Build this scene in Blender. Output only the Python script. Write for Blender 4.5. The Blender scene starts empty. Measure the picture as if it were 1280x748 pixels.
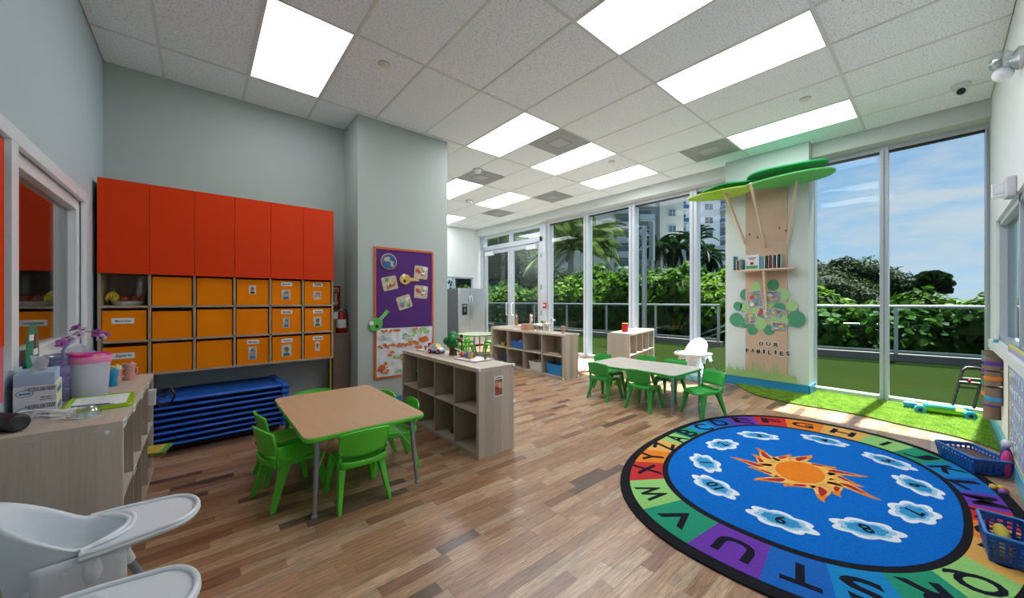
import bpy, bmesh, math, random
from mathutils import Vector, Matrix, Euler, noise as mnoise
PI = math.pi
sc = bpy.context.scene
COL = sc.collection
RND = random.Random(7)

# ------------------------------------------------------------ camera
HC = 1.27
TH = math.radians(40.5)
cam_d = bpy.data.cameras.new('camera')
cam = bpy.data.objects.new('camera', cam_d)
COL.objects.link(cam)
cam.location = (0, 0, HC)
cam.rotation_euler = (PI/2, 0, -TH)
cam_d.sensor_width = 36
cam_d.lens = 36*456/1280
cam_d.shift_y = 2/1280
cam_d.clip_start = 0.05
cam_d.clip_end = 600
sc.camera = cam
# ------------------------------------------------------------ colour management
sc.view_settings.view_transform = 'Standard'
sc.view_settings.look = 'None'
sc.view_settings.gamma = 1
sc.view_settings.use_curve_mapping = False
sc.view_settings.exposure = 1.42
# ------------------------------------------------------------ world sky with drifting cloud
W = bpy.data.worlds.new('sky'); sc.world = W; W.use_nodes = True
nt = W.node_tree; nt.nodes.clear()
def N(t, **k):
    n = nt.nodes.new(t)
    for a, b in k.items(): setattr(n, a, b)
    return n
def L(a, b): nt.links.new(a, b)
def MA(op, a, b=None, clamp=False):
    n = N('ShaderNodeMath', operation=op); n.use_clamp = clamp
    for i, v in enumerate((a, b)):
        if v is None: continue
        if isinstance(v, (int, float)): n.inputs[i].default_value = v
        else: L(v, n.inputs[i])
    return n.outputs[0]
tc = N('ShaderNodeTexCoord'); sp = N('ShaderNodeSeparateXYZ'); L(tc.outputs['Generated'], sp.inputs[0])
zz = MA('MAXIMUM', sp.outputs[2], 0.0)
ramp = N('ShaderNodeValToRGB'); L(zz, ramp.inputs[0])
e = ramp.color_ramp.elements
e[0].position = 0.0; e[0].color = (0.50, 0.68, 0.86, 1)
e[1].position = 0.75; e[1].color = (0.12, 0.26, 0.58, 1)
m_ = e.new(0.16); m_.color = (0.33, 0.56, 0.83, 1)
m_ = e.new(0.4); m_.color = (0.19, 0.38, 0.70, 1)
den = MA('ADD', zz, 0.22)
cx = MA('DIVIDE', sp.outputs[0], den); cy_ = MA('DIVIDE', sp.outputs[1], den)
cmb = N('ShaderNodeCombineXYZ'); L(cx, cmb.inputs[0]); L(cy_, cmb.inputs[1])
mp = N('ShaderNodeMapping'); L(cmb.outputs[0], mp.inputs[0]); mp.inputs['Scale'].default_value = (1.0, 0.62, 1); mp.inputs['Location'].default_value = (3.1, 1.7, 0)
n1 = N('ShaderNodeTexNoise'); L(mp.outputs[0], n1.inputs[0]); n1.inputs['Scale'].default_value = 2.6; n1.inputs['Detail'].default_value = 9; n1.inputs['Roughness'].default_value = 0.62; n1.inputs['Distortion'].default_value = 0.35
n2 = N('ShaderNodeTexNoise'); L(mp.outputs[0], n2.inputs[0]); n2.inputs['Scale'].default_value = 11; n2.inputs['Detail'].default_value = 6; n2.inputs['Roughness'].default_value = 0.6
cl = MA('ADD', MA('MULTIPLY', n1.outputs[0], 0.75), MA('MULTIPLY', n2.outputs[0], 0.25))
cr = N('ShaderNodeValToRGB'); L(cl, cr.inputs[0]); cr.color_ramp.elements[0].position = 0.44; cr.color_ramp.elements[1].position = 0.62
mixc = N('ShaderNodeMix', data_type='RGBA'); L(MA('MULTIPLY', cr.outputs[0], 0.85), mixc.inputs[0]); L(ramp.outputs[0], mixc.inputs[6]); mixc.inputs[7].default_value = (0.62, 0.67, 0.74, 1)
bg = N('ShaderNodeBackground'); L(mixc.outputs[2], bg.inputs[0]); bg.inputs[1].default_value = 0.40
wo = N('ShaderNodeOutputWorld'); L(bg.outputs[0], wo.inputs[0])
# ------------------------------------------------------------ sun, high over the window side
sd = bpy.data.lights.new('sun', 'SUN'); sd.energy = 9.5; sd.angle = math.radians(1.0); sd.color = (1, 0.95, 0.87)
so = bpy.data.objects.new('sun', sd); COL.objects.link(so)
so.rotation_euler = Vector((-0.52, 0.05, -1.0)).to_track_quat('-Z', 'Y').to_euler()
PANEL_LIGHT = 4.4

# ------------------------------------------------------------ materials
MATS = {}
def mat(name, c, r=0.5, metal=0.0, var=0.06, scale=20, bump=0.0, spec=0.5, emit=None, coat=0.0, alpha=None, trans=0.0):
    if name in MATS: return MATS[name]
    m = bpy.data.materials.new(name); m.use_nodes = True; t = m.node_tree
    p = t.nodes['Principled BSDF']
    p.inputs['Roughness'].default_value = r; p.inputs['Metallic'].default_value = metal
    p.inputs['Specular IOR Level'].default_value = spec
    p.inputs['Coat Weight'].default_value = coat
    p.inputs['Transmission Weight'].default_value = trans
    if alpha is not None: p.inputs['Alpha'].default_value = alpha
    g = t.nodes.new('ShaderNodeNewGeometry')
    n = t.nodes.new('ShaderNodeTexNoise'); n.inputs['Scale'].default_value = scale; n.inputs['Detail'].default_value = 4
    t.links.new(g.outputs['Position'], n.inputs[0])
    mx = t.nodes.new('ShaderNodeMix'); mx.data_type = 'RGBA'
    mx.inputs[6].default_value = tuple(max(0, x*(1-var*2)) for x in c[:3])+(1,)
    mx.inputs[7].default_value = tuple(min(1, x*(1+var*2)) for x in c[:3])+(1,)
    t.links.new(n.outputs[0], mx.inputs[0]); t.links.new(mx.outputs[2], p.inputs['Base Color'])
    if bump:
        b = t.nodes.new('ShaderNodeBump'); b.inputs['Strength'].default_value = bump; b.inputs['Distance'].default_value = 0.01
        t.links.new(n.outputs[0], b.inputs['Height']); t.links.new(b.outputs[0], p.inputs['Normal'])
    if emit:
        p.inputs['Emission Color'].default_value = tuple(emit[:3])+(1,); p.inputs['Emission Strength'].default_value = emit[3]
    MATS[name] = m; return m
def srgb(r, g, b):
    f = lambda x: (x/255/12.92) if x/255 <= 0.04045 else ((x/255+0.055)/1.055)**2.4
    return (f(r), f(g), f(b))
def wood(name, c1, c2, axis='z', stripe=0.085, rough=0.45, grain=1.0, tone=0.34):
    """plank-wise wood; axis = grain direction (object space)"""
    if name in MATS: return MATS[name]
    m = bpy.data.materials.new(name); m.use_nodes = True; t = m.node_tree; p = t.nodes['Principled BSDF']
    p.inputs['Roughness'].default_value = rough
    tcx = t.nodes.new('ShaderNodeTexCoord'); s = t.nodes.new('ShaderNodeSeparateXYZ'); t.links.new(tcx.outputs['Object'], s.inputs[0])
    def mth(op, a, b):
        n = t.nodes.new('ShaderNodeMath'); n.operation = op
        for i, v in enumerate((a, b)):
            if isinstance(v, (int, float)): n.inputs[i].default_value = v
            else: t.links.new(v, n.inputs[i])
        return n.outputs[0]
    idx = {'x': 0, 'y': 1, 'z': 2}[axis]
    oth = [i for i in range(3) if i != idx]
    perp = mth('ADD', s.outputs[oth[0]], s.outputs[oth[1]])
    fl = mth('FLOOR', mth('DIVIDE', perp, stripe), 0)
    wn = t.nodes.new('ShaderNodeTexWhiteNoise'); wn.noise_dimensions = '1D'; t.links.new(fl, wn.inputs['W'])
    mp = t.nodes.new('ShaderNodeMapping'); t.links.new(tcx.outputs['Object'], mp.inputs[0])
    sc3 = [34*grain]*3; sc3[idx] = 2.2*grain; mp.inputs['Scale'].default_value = sc3
    nz = t.nodes.new('ShaderNodeTexNoise'); nz.inputs['Scale'].default_value = 3; nz.inputs['Detail'].default_value = 6; nz.inputs['Distortion'].default_value = 0.6
    t.links.new(mp.outputs[0], nz.inputs[0])
    f = mth('ADD', mth('MULTIPLY', nz.outputs[0], 0.75), mth('MULTIPLY', mth('SUBTRACT', wn.outputs[0], 0.25), tone*2))
    mx = t.nodes.new('ShaderNodeMix'); mx.data_type = 'RGBA'; mx.clamp_factor = True
    mx.inputs[6].default_value = c1+(1,); mx.inputs[7].default_value = c2+(1,)
    t.links.new(f, mx.inputs[0]); t.links.new(mx.outputs[2], p.inputs['Base Color'])
    MATS[name] = m; return m
def speckle(name, c, dark, scale=160, thr=0.36, rough=0.9):
    if name in MATS: return MATS[name]
    m = bpy.data.materials.new(name); m.use_nodes = True; t = m.node_tree; p = t.nodes['Principled BSDF']
    p.inputs['Roughness'].default_value = rough
    g = t.nodes.new('ShaderNodeNewGeometry'); n = t.nodes.new('ShaderNodeTexNoise'); n.inputs['Scale'].default_value = scale; n.inputs['Detail'].default_value = 2
    t.links.new(g.outputs['Position'], n.inputs[0])
    r = t.nodes.new('ShaderNodeValToRGB'); r.color_ramp.elements[0].position = thr; r.color_ramp.elements[1].position = thr+0.08
    r.color_ramp.elements[0].color = dark+(1,); r.color_ramp.elements[1].color = c+(1,)
    t.links.new(n.outputs[0], r.inputs[0]); t.links.new(r.outputs[0], p.inputs['Base Color'])
    MATS[name] = m; return m
def glass(name, tint=(0.93, 0.97, 0.96), refl=0.06, rough=0.0):
    if name in MATS: return MATS[name]
    m = bpy.data.materials.new(name); m.use_nodes = True; t = m.node_tree; t.nodes.clear()
    o = t.nodes.new('ShaderNodeOutputMaterial'); tr = t.nodes.new('ShaderNodeBsdfTransparent'); tr.inputs[0].default_value = tint+(1,)
    gl = t.nodes.new('ShaderNodeBsdfGlossy'); gl.inputs['Roughness'].default_value = rough
    fr = t.nodes.new('ShaderNodeFresnel'); fr.inputs[0].default_value = 1.45
    ad = t.nodes.new('ShaderNodeMath'); ad.operation = 'MULTIPLY_ADD'; ad.use_clamp = True; ad.inputs[1].default_value = 0.16; ad.inputs[2].default_value = refl
    nz = t.nodes.new('ShaderNodeTexNoise'); nz.inputs['Scale'].default_value = 0.7
    g = t.nodes.new('ShaderNodeNewGeometry'); t.links.new(g.outputs['Position'], nz.inputs[0])
    mu = t.nodes.new('ShaderNodeMath'); mu.operation = 'MULTIPLY'; t.links.new(fr.outputs[0], mu.inputs[0]); t.links.new(nz.outputs[0], mu.inputs[1])
    t.links.new(mu.outputs[0], ad.inputs[0])
    mx = t.nodes.new('ShaderNodeMixShader'); t.links.new(ad.outputs[0], mx.inputs[0]); t.links.new(tr.outputs[0], mx.inputs[1]); t.links.new(gl.outputs[0], mx.inputs[2])
    t.links.new(mx.outputs[0], o.inputs[0]); MATS[name] = m; return m

# ------------------------------------------------------------ mesh builder
class MB:
    def __init__(s): s.v = []; s.f = []; s.m = []; s.M = Matrix.Identity(4)
    def add(s, vs, fs, mi=0):
        b = len(s.v); s.v += [tuple(s.M @ Vector(v)) for v in vs]
        s.f += [tuple(i+b for i in f) for f in fs]; s.m += [mi]*len(fs); return s
    def box(s, x0, x1, y0, y1, z0, z1, mi=0):
        return s.add([(x0,y0,z0),(x1,y0,z0),(x1,y1,z0),(x0,y1,z0),(x0,y0,z1),(x1,y0,z1),(x1,y1,z1),(x0,y1,z1)],
              [(0,3,2,1),(4,5,6,7),(0,1,5,4),(1,2,6,5),(2,3,7,6),(3,0,4,7)], mi)
    def prism(s, pts, z0, z1, mi=0, side=None):
        n = len(pts); vs = [(p[0],p[1],z0) for p in pts]+[(p[0],p[1],z1) for p in pts]
        s.add(vs, [tuple(range(n-1,-1,-1)), tuple(range(n,2*n))], mi)
        b = len(s.v)-2*n
        for i in range(n):
            j = (i+1) % n; s.f.append((b+i,b+j,b+n+j,b+n+i)); s.m.append(mi if side is None else side)
        return s
    def tube(s, pts, r, n=8, mi=0, closed=False):
        P = [Vector(p) for p in pts]; K = len(P)
        rr = r if isinstance(r, (list, tuple)) else [r]*K
        vs = []; fs = []; up = None
        for i, p in enumerate(P):
            if closed: d = (P[(i+1) % K]-P[i-1])
            else: d = P[min(i+1, K-1)]-P[max(i-1, 0)]
            d.normalize()
            if up is None: up = Vector((0,0,1)) if abs(d.z) < 0.9 else Vector((1,0,0))
            a = d.cross(up)
            if a.length < 1e-5: a = d.orthogonal()
            a.normalize(); b = a.cross(d).normalized(); up = b
            for k in range(n):
                t = 2*PI*k/n; vs.append(tuple(p+(a*math.cos(t)+b*math.sin(t))*rr[i]))
        R = K if closed else K-1
        for i in range(R):
            for k in range(n):
                k2 = (k+1) % n; i2 = (i+1) % K
                fs.append((i*n+k, i*n+k2, i2*n+k2, i2*n+k))
        if not closed: fs.append(tuple(range(n-1,-1,-1))); fs.append(tuple((K-1)*n+k for k in range(n)))
        return s.add(vs, fs, mi)
    def lathe(s, prof, n=20, c=(0,0,0), mi=0, sx=1, sy=1):
        vs = []; fs = []; K = len(prof)
        for r, z in prof:
            for k in range(n):
                t = 2*PI*k/n; vs.append((c[0]+r*math.cos(t)*sx, c[1]+r*math.sin(t)*sy, c[2]+z))
        for i in range(K-1):
            for k in range(n):
                k2 = (k+1) % n; fs.append((i*n+k, i*n+k2, (i+1)*n+k2, (i+1)*n+k))
        fs.append(tuple(range(n-1,-1,-1))); fs.append(tuple((K-1)*n+k for k in range(n)))
        return s.add(vs, fs, mi)
    def ball(s, c, r, n=10, mi=0):
        if not isinstance(r, (tuple, list)): r = (r,r,r)
        h = n//2+1; vs = []; fs = []
        for i in range(h+1):
            ph = -PI/2+PI*i/h
            for k in range(n):
                t = 2*PI*k/n; vs.append((c[0]+r[0]*math.cos(ph)*math.cos(t), c[1]+r[1]*math.cos(ph)*math.sin(t), c[2]+r[2]*math.sin(ph)))
        for i in range(h):
            for k in range(n):
                k2 = (k+1) % n; fs.append((i*n+k, i*n+k2, (i+1)*n+k2, (i+1)*n+k))
        return s.add(vs, fs, mi)
    def grid(s, fn, nu, nv, mi=0):
        vs = [fn(i/nu, j/nv) for j in range(nv+1) for i in range(nu+1)]; w = nu+1
        return s.add(vs, [(j*w+i, j*w+i+1, (j+1)*w+i+1, (j+1)*w+i) for j in range(nv) for i in range(nu)], mi)
    def build(s, name, mats, parent=None, bevel=0, seg=2, smooth=None, solid=0, loc=None, rot=None, sub=0, kind=None):
        me = bpy.data.meshes.new(name); me.from_pydata(s.v, [], s.f)
        if not isinstance(mats, (list, tuple)): mats = [mats]
        for m in mats: me.materials.append(m)
        me.polygons.foreach_set('material_index', s.m)
        me.validate(); me.update()
        if smooth:
            me.shade_smooth()
            if smooth < 179: me.set_sharp_from_angle(angle=math.radians(smooth))
        o = bpy.data.objects.new(name, me); COL.objects.link(o)
        if parent is not None: o.parent = parent
        if loc is not None: o.location = loc
        if rot is not None: o.rotation_euler = rot
        if solid: md = o.modifiers.new('s', 'SOLIDIFY'); md.thickness = solid; md.offset = 0
        if sub: md = o.modifiers.new('u', 'SUBSURF'); md.levels = sub; md.render_levels = sub
        if bevel: md = o.modifiers.new('b', 'BEVEL'); md.width = bevel; md.segments = seg; md.limit_method = 'ANGLE'
        if kind: o['kind'] = kind
        return o
def B(x0, x1, y0, y1, z0, z1): return MB().box(x0, x1, y0, y1, z0, z1)
def tag(o, label, cat=None, group=None):
    o['label'] = label
    if cat: o['category'] = cat
    if group: o['group'] = group
    return o
def thing(name, label, cat, loc=(0,0,0), rz=0, group=None):
    o = bpy.data.objects.new(name, None); COL.objects.link(o); o.empty_display_size = 0.05
    o.location = loc; o.rotation_euler = (0,0,rz); return tag(o, label, cat, group)
def struct(name, mb, m, parent=None, **k):
    o = mb.build(name, m, parent, **k)
    if parent is None: o['kind'] = 'structure'
    return o
def sempty(name, loc=(0,0,0)):
    o = bpy.data.objects.new(name, None); COL.objects.link(o); o.location = loc; o['kind'] = 'structure'; return o
def inst(o, name, parent=None, loc=None, rot=None, scale=None):
    c = o.copy(); c.name = name; COL.objects.link(c)
    if parent is not None: c.parent = parent
    if loc is not None: c.location = loc
    if rot is not None: c.rotation_euler = rot
    if scale is not None: c.scale = scale
    return c
def dup(root, label, loc=None, rz=None, group=None):
    r = root.copy(); COL.objects.link(r)
    kids = [(ch, r) for ch in root.children]
    while kids:
        ch, p = kids.pop(); c = ch.copy(); COL.objects.link(c); c.parent = p
        kids += [(g, c) for g in ch.children]
    if loc is not None: r.location = loc
    if rz is not None: r.rotation_euler = (0,0,rz)
    r['label'] = label
    if group: r['group'] = group
    return r
# lettering: font outlines turned into thin meshes
STR = list('ABCDEFGHIJKLMNOPQRSTUVWXYZ')+[str(i) for i in range(1,11)]+['Materiales','Ziploc ks','Marcello','Sully','Emilia','Adrian','Matteo','Yasmina','Anna','OUR','FAMILIES','LATEX GLOVES','POWDER FREE','FIRE','EXTINGUISHER','100 latex','examination','WILD','ANIMALS','PULL','BOOKS','Ty','ABC']
TXT = {}
def make_texts():
    obs = []
    for s_ in STR:
        cu = bpy.data.curves.new('t', 'FONT'); cu.body = s_; cu.size = 1.0; cu.extrude = 0.004; cu.resolution_u = 3
        cu.align_x = 'CENTER'; cu.align_y = 'CENTER'
        cu.offset = 0.02
        o = bpy.data.objects.new('t', cu); COL.objects.link(o); obs.append((s_, o))
    bpy.context.view_layer.update(); dg = bpy.context.evaluated_depsgraph_get()
    for s_, o in obs:
        me = bpy.data.meshes.new_from_object(o.evaluated_get(dg)); me.name = 'lettering'
        xs = [v.co.x for v in me.vertices]; ys = [v.co.y for v in me.vertices]
        cx0 = (max(xs)+min(xs))/2; cy0 = (max(ys)+min(ys))/2
        for v in me.vertices: v.co.x -= cx0; v.co.y -= cy0
        TXT[s_] = (me, max(xs)-min(xs), max(ys)-min(ys))
    for s_, o in obs: bpy.data.objects.remove(o)
make_texts()
def text(s_, m, parent, loc, rot, w=None, h=None, name='lettering', stretch=None, thick=0.0012):
    me, tw, th = TXT[s_]; me2 = me.copy(); me2.materials.clear(); me2.materials.append(m)
    o = bpy.data.objects.new(name, me2); COL.objects.link(o)
    if parent is not None: o.parent = parent
    k = (w/tw) if w else (h/th)
    ky = (h/th) if h and w else k
    o.scale = (k, ky, thick/0.008); o.location = loc; o.rotation_euler = rot; return o
RY = (PI/2, 0, 0)            # reads from the -Y side
RXm = (PI/2, 0, -PI/2)       # on a face that looks towards -X
RXp = (PI/2, 0, PI/2)        # on a face that looks towards +X
RYp = (PI/2, 0, PI)          # on a face that looks towards +Y
# common materials
white = mat('white_paint', (0.70, 0.73, 0.71), 0.6, var=0.01)
white_gloss = mat('white_gloss_plastic', (0.80, 0.83, 0.86), 0.25, var=0.01)
paper = mat('white_card', (0.78, 0.79, 0.80), 0.7, var=0.02)
black = mat('black_plastic', (0.012, 0.012, 0.014), 0.4, var=0.1)
blackink = mat('black_ink', (0.01, 0.01, 0.012), 0.7)
chrome = mat('brushed_steel', (0.52, 0.53, 0.55), 0.28, 1.0, var=0.03)
grey_leg = mat('grey_lacquered_steel', (0.30, 0.33, 0.38), 0.3, 0.6)
alu = mat('painted_aluminium', (0.50, 0.54, 0.60), 0.35, 0.15, var=0.015)
clear = glass('window_glass', refl=0.004)
# ================================================================= SETTING
X0, X1, Y0, Y1, CZ = -0.66, 6.35, -0.36, 9.15, 3.41
XG = 6.60           # plane of the glass
def project(x, y, z):
    d = x*math.sin(TH)+y*math.cos(TH); r = x*math.cos(TH)-y*math.sin(TH)
    if d < 0.05: return None
    return (640+456*r/d, 376-456*(z-HC)/d, d)
# --- floor: strip planks
base = struct('floor', B(X0-0.1, XG+0.1, Y0-0.1, Y1+0.1, -0.05, -0.004), mat('floor_joint_brown', (0.05, 0.03, 0.02), 0.8))
tones = [(0.50,0.29,0.17),(0.43,0.235,0.13),(0.36,0.185,0.10),(0.29,0.14,0.08),(0.56,0.36,0.22),(0.17,0.10,0.07),(0.48,0.32,0.21),(0.39,0.205,0.11)]
def plank_mat(i, c):
    name = 'floor_wood_%s' % ['amber','brown','russet','walnut','honey','smoked','sand','chestnut'][i]
    m = bpy.data.materials.new(name); m.use_nodes = True; t = m.node_tree; p = t.nodes['Principled BSDF']
    g = t.nodes.new('ShaderNodeNewGeometry'); mp = t.nodes.new('ShaderNodeMapping'); t.links.new(g.outputs['Position'], mp.inputs[0])
    mp.inputs['Scale'].default_value = (1.6, 26, 1)
    n = t.nodes.new('ShaderNodeTexNoise'); n.inputs['Scale'].default_value = 4; n.inputs['Detail'].default_value = 7; n.inputs['Roughness'].default_value = 0.65; n.inputs['Distortion'].default_value = 1.2
    t.links.new(mp.outputs[0], n.inputs[0])
    r = t.nodes.new('ShaderNodeValToRGB'); r.color_ramp.elements[0].position = 0.33; r.color_ramp.elements[1].position = 0.68
    r.color_ramp.elements[0].color = tuple(x*0.42 for x in c)+(1,); r.color_ramp.elements[1].color = tuple(min(1, x*1.2) for x in c)+(1,)
    t.links.new(n.outputs[0], r.inputs[0]); t.links.new(r.outputs[0], p.inputs['Base Color'])
    p.inputs['Roughness'].default_value = 0.28; p.inputs['Specular IOR Level'].default_value = 0.6
    b = t.nodes.new('ShaderNodeBump'); b.inputs['Strength'].default_value = 0.12; b.inputs['Distance'].default_value = 0.002
    t.links.new(n.outputs[0], b.inputs['Height']); t.links.new(b.outputs[0], p.inputs['Normal'])
    return m
PM = [plank_mat(i, c) for i, c in enumerate(tones)]
PW = 0.068; LEN = [0.24, 0.34, 0.46, 0.6]
planks = []
row = 0; y = Y0
while y < Y1:
    x = X0 - RND.random()*0.4; w = min(PW, Y1-y)
    while x < XG:
        ln = RND.choice(LEN); xa = max(x, X0); xb = min(x+ln, XG)
        if xb-xa > 0.02:
            planks.append((xa, xb, y, y+w, ln if (xa == x and xb == x+ln and w == PW) else None, RND.choice([0,0,0,1,1,1,2,2,3,4,4,5,6,6,7,7])))
        x += ln
    y += PW; row += 1
def under_rug(x, y): return (abs((x-3.36)/1.5)**2.4+abs((y-0.67)/1.0)**2.4) < 0.9
cand = []
for i, pk in enumerate(planks):
    cx_, cyy = (pk[0]+pk[1])/2, (pk[2]+pk[3])/2
    q = project(cx_, cyy, 0)
    if pk[4] and q and 0 < q[0] < 1290 and q[1] < 760 and not under_rug(cx_, cyy) and not (cx_ < 0.05 and cyy < 2.1): cand.append((q[2], i))
cand.sort(); near = set(i for _, i in cand[:292])
PMESH = {}
rest = MB()
for i, (xa, xb, ya, yb, ln, tn) in enumerate(planks):
    if i in near:
        key = (ln, tn)
        if key not in PMESH:
            mb = MB().box(0.0004, ln-0.0004, 0.0004, PW-0.0004, -0.004, 0.0)
            PMESH[key] = mb.build('floor_plank', PM[tn], base, loc=(xa, ya, 0))
        else: inst(PMESH[key], 'floor_plank', base, (xa, ya, 0))
    else: rest.box(xa+0.0004, xb-0.0004, ya+0.0004, yb-0.0004, -0.004, 0.0, tn)
rest.build('distant_floor_planks', PM, base, kind='stuff')

# --- ceiling: grid, tiles, panels, vents
ceil = struct('ceiling', B(X0-0.1, X1+0.3, Y0-0.1, Y1+0.1, CZ+0.02, CZ+0.1), mat('ceiling_void', (0.5, 0.5, 0.5), 0.9))
tile_m = speckle('mineral_fibre_tile', (0.90,0.955,1.0), (0.63,0.66,0.69), 95, 0.37)
bar_m = mat('ceiling_grid_white', (0.72, 0.74, 0.74), 0.5, var=0.01)
lp_dim = mat('light_diffuser_dimmed', (0.82, 0.83, 0.82), 0.5, var=0.01, emit=(0.97, 1.0, 1.02, PANEL_LIGHT*0.55))
lp_m = mat('light_diffuser', (0.86, 0.87, 0.86), 0.5, emit=(0.97, 1.0, 1.02, PANEL_LIGHT))
TX = lambda i: 2.175+0.61*i
TY = lambda j: 1.82+1.22*j
panels = {(-3,1),(0,-1),(2,-1),(1,1),(3,1),(5,1),(5,-1),(2,3),(4,3),(0,3),(2,5),(4,5)}
vents = {(2,1):0,(5,0):0,(5,2):1,(2,2):1,(5,4):1}
tmesh = {}
def tile(x0, x1, y0, y1, h):
    key = (round(x1-x0,3), round(y1-y0,3), h)
    if key in tmesh: o = inst(tmesh[key], 'ceiling_tile', ceil)
    else:
        w, d = key[0]-0.012, key[1]-0.012
        mb = B(-w/2, w/2, -d/2, d/2, h, 0.02)
        o = mb.build('ceiling_tile', tile_m, ceil); tmesh[key] = o
    o.location = ((x0+x1)/2, (y0+y1)/2, CZ)
cells_l = []; cells_v = []
for i in range(-5, 7):
    for j in range(-2, 7):
        x0, x1 = max(TX(i), X0), min(TX(i+1), X1); y0, y1 = max(TY(j), Y0), min(TY(j+1), Y1)
        if x1-x0 < 0.03 or y1-y0 < 0.03: continue
        if (i, j) in panels: cells_l.append((x0, x1, y0, y1)); continue
        if (i, j) in vents:
            ym = y0+0.61; k = vents[(i, j)]
            a, b = (y0, ym), (ym, y1)
            v, o_ = (a, b) if k == 0 else (a, b)
            if (i, j) in ((5,2),(2,2)): v, o_ = b, a
            cells_v.append((x0, x1)+v); tile(x0, x1, o_[0], o_[1], 0.0); continue
        tile(x0, x1, y0, y1, RND.choice([0.0, 0.0015, 0.003]))
for i in range(-5, 8):
    if X0 < TX(i) < X1: B(TX(i)-0.011, TX(i)+0.011, Y0, Y1, CZ-0.003, CZ+0.012).build('ceiling_grid_bar', bar_m, ceil)
for j in range(-2, 7):
    if Y0 < TY(j) < Y1: B(X0, X1, TY(j)-0.011, TY(j)+0.011, CZ-0.0035, CZ+0.012).build('ceiling_grid_bar', bar_m, ceil)
for (x0, x1, y0, y1), lab in zip(cells_l, [
    'smooth white ceiling light panel above the orange cabinets', 'ceiling light panel']+['']*20): pass
def where(x, y):
    q = project(x, y, CZ); return q
LPL = {(-3,1):'smooth white ceiling light panel nearest the left wall, one tile from the cabinet wall',
 (0,-1):'wide flat ceiling light panel cut by the top edge of the picture',
 (2,-1):'long bright ceiling light panel with a dark gap along its right side, top right',
 (1,1):'bright ceiling light panel just left of the square air vent nearest the pier',
 (3,1):'bright ceiling light panel touching the right corner of the nearest air vent',
 (5,1):'ceiling light panel beside the window beam, between air vent and far vents',
 (5,-1):'ceiling light panel next to the window beam just above the tree canopy column',
 (2,3):'far ceiling light panel beyond the smoke detector vent', (4,3):'far ceiling light panel one row right of the smoke detector',
 (0,3):'ceiling light panel hidden above the back of the pier', (2,5):'farthest left ceiling light panel by the back wall', (4,5):'farthest right ceiling light panel by the back wall'}
for key in sorted(panels):
    i, j = key; x0, x1 = TX(i), min(TX(i+1), X1); y0, y1 = max(TY(j), Y0), TY(j+1)
    if (x0+x1)/2 < 2.54 and y0 > 4.3: continue
    t = thing('ceiling_light', LPL[key], 'ceiling light', ((x0+x1)/2, (y0+y1)/2, CZ), group='flat ceiling light panels')
    w, d = (x1-x0)/2-0.008, (y1-y0)/2-0.008
    fr = MB().box(-w,w,-d,-d+0.012,-0.004,0.015).box(-w,w,d-0.012,d,-0.004,0.015).box(-w,-w+0.012,-d+0.012,d-0.012,-0.004,0.015).box(w-0.012,w,-d+0.012,d-0.012,-0.004,0.015)
    fr.build('light_frame', bar_m, t)
    B(-w+0.012, w-0.012, -d+0.012, d-0.012, -0.001, 0.015).build('diffuser', lp_dim if key in ((-3,1),(5,-1)) else lp_m, t)
vent_m = mat('vent_grey', (0.36, 0.38, 0.40), 0.5, 0.2)
VL = ['square grey ceiling air vent nearest the camera, left of the middle', 'square grey air vent by the beam beside the tree column',
      'square grey air vent near the beam, above the double doors', 'square grey air vent beside the round smoke detector', 'smallest and farthest square grey air vent, near the back wall']
def vkey(c): return {(2,1):0}.get(0)
vorder = sorted(cells_v, key=lambda c: (round(c[2],1), c[0]))
for (x0, x1, y0, y1) in vorder:
    cxv, cyv = (x0+x1)/2, (y0+y1)/2
    k = 0 if (cxv < 4.2 and cyv < 4) else 1 if cyv < 3 else 2 if (cxv > 4.2 and cyv < 6.2) else 3 if cxv < 4.2 else 4
    t = thing('air_vent', VL[k], 'vent', (cxv, cyv, CZ), group='square ceiling air vents')
    w = min(x1-x0, y1-y0)/2-0.006
    w2 = (x1-x0)/2-0.006
    MB().box(-w2, w2, -w, w, -0.006, 0.015).build('backing_plate', vent_m, t)
    mb = MB(); q = w*0.42
    for sgn in (-1, 1):
        mb.box(-q, q, sgn*q-0.006, sgn*q+0.006, -0.010, -0.006); mb.box(sgn*q-0.006, sgn*q+0.006, -q, q, -0.010, -0.006)
    mb.build('louvre_ring', vent_m, t)
    B(-w*0.38, w*0.38, -w*0.38, w*0.38, -0.009, -0.006).build('centre_plate', mat('vent_light_grey', (0.44, 0.46, 0.48), 0.5), t)
for x, y, lab in ((1.26,3.26,'small round sprinkler cap on the ceiling tile above the green table'), (4.87,0.92,'small round sprinkler cap on ceiling tile, upper right'), (4.81,3.27,'small round sprinkler cap between the bright ceiling panels')):
    t = thing('sprinkler_cap', lab, 'sprinkler', (x, y, CZ), group='sprinkler caps')
    MB().lathe([(0.045,0.0),(0.045,-0.006),(0.038,-0.012),(0.0005,-0.013)][::-1], 20).build('cap', white, t, smooth=40)
    MB().lathe([(0.05,0.001),(0.05,-0.003)][::-1], 20).build('collar', vent_m, t)
for x, y, lab in ((3.45,4.90,'round white smoke detector beside the left air vent'), (4.38,6.53,'smaller far smoke detector near the back of the ceiling')):
    t = thing('smoke_detector', lab, 'smoke detector', (x, y, CZ), group='smoke detectors')
    MB().lathe([(0.07,0.0),(0.07,-0.02),(0.055,-0.032),(0.052,-0.05),(0.03,-0.06),(0.001,-0.061)][::-1], 22).build('housing', white_gloss, t, smooth=40)
    MB().lathe([(0.085,0.0),(0.085,-0.008)][::-1], 22).build('mounting_ring', vent_m, t)
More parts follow.
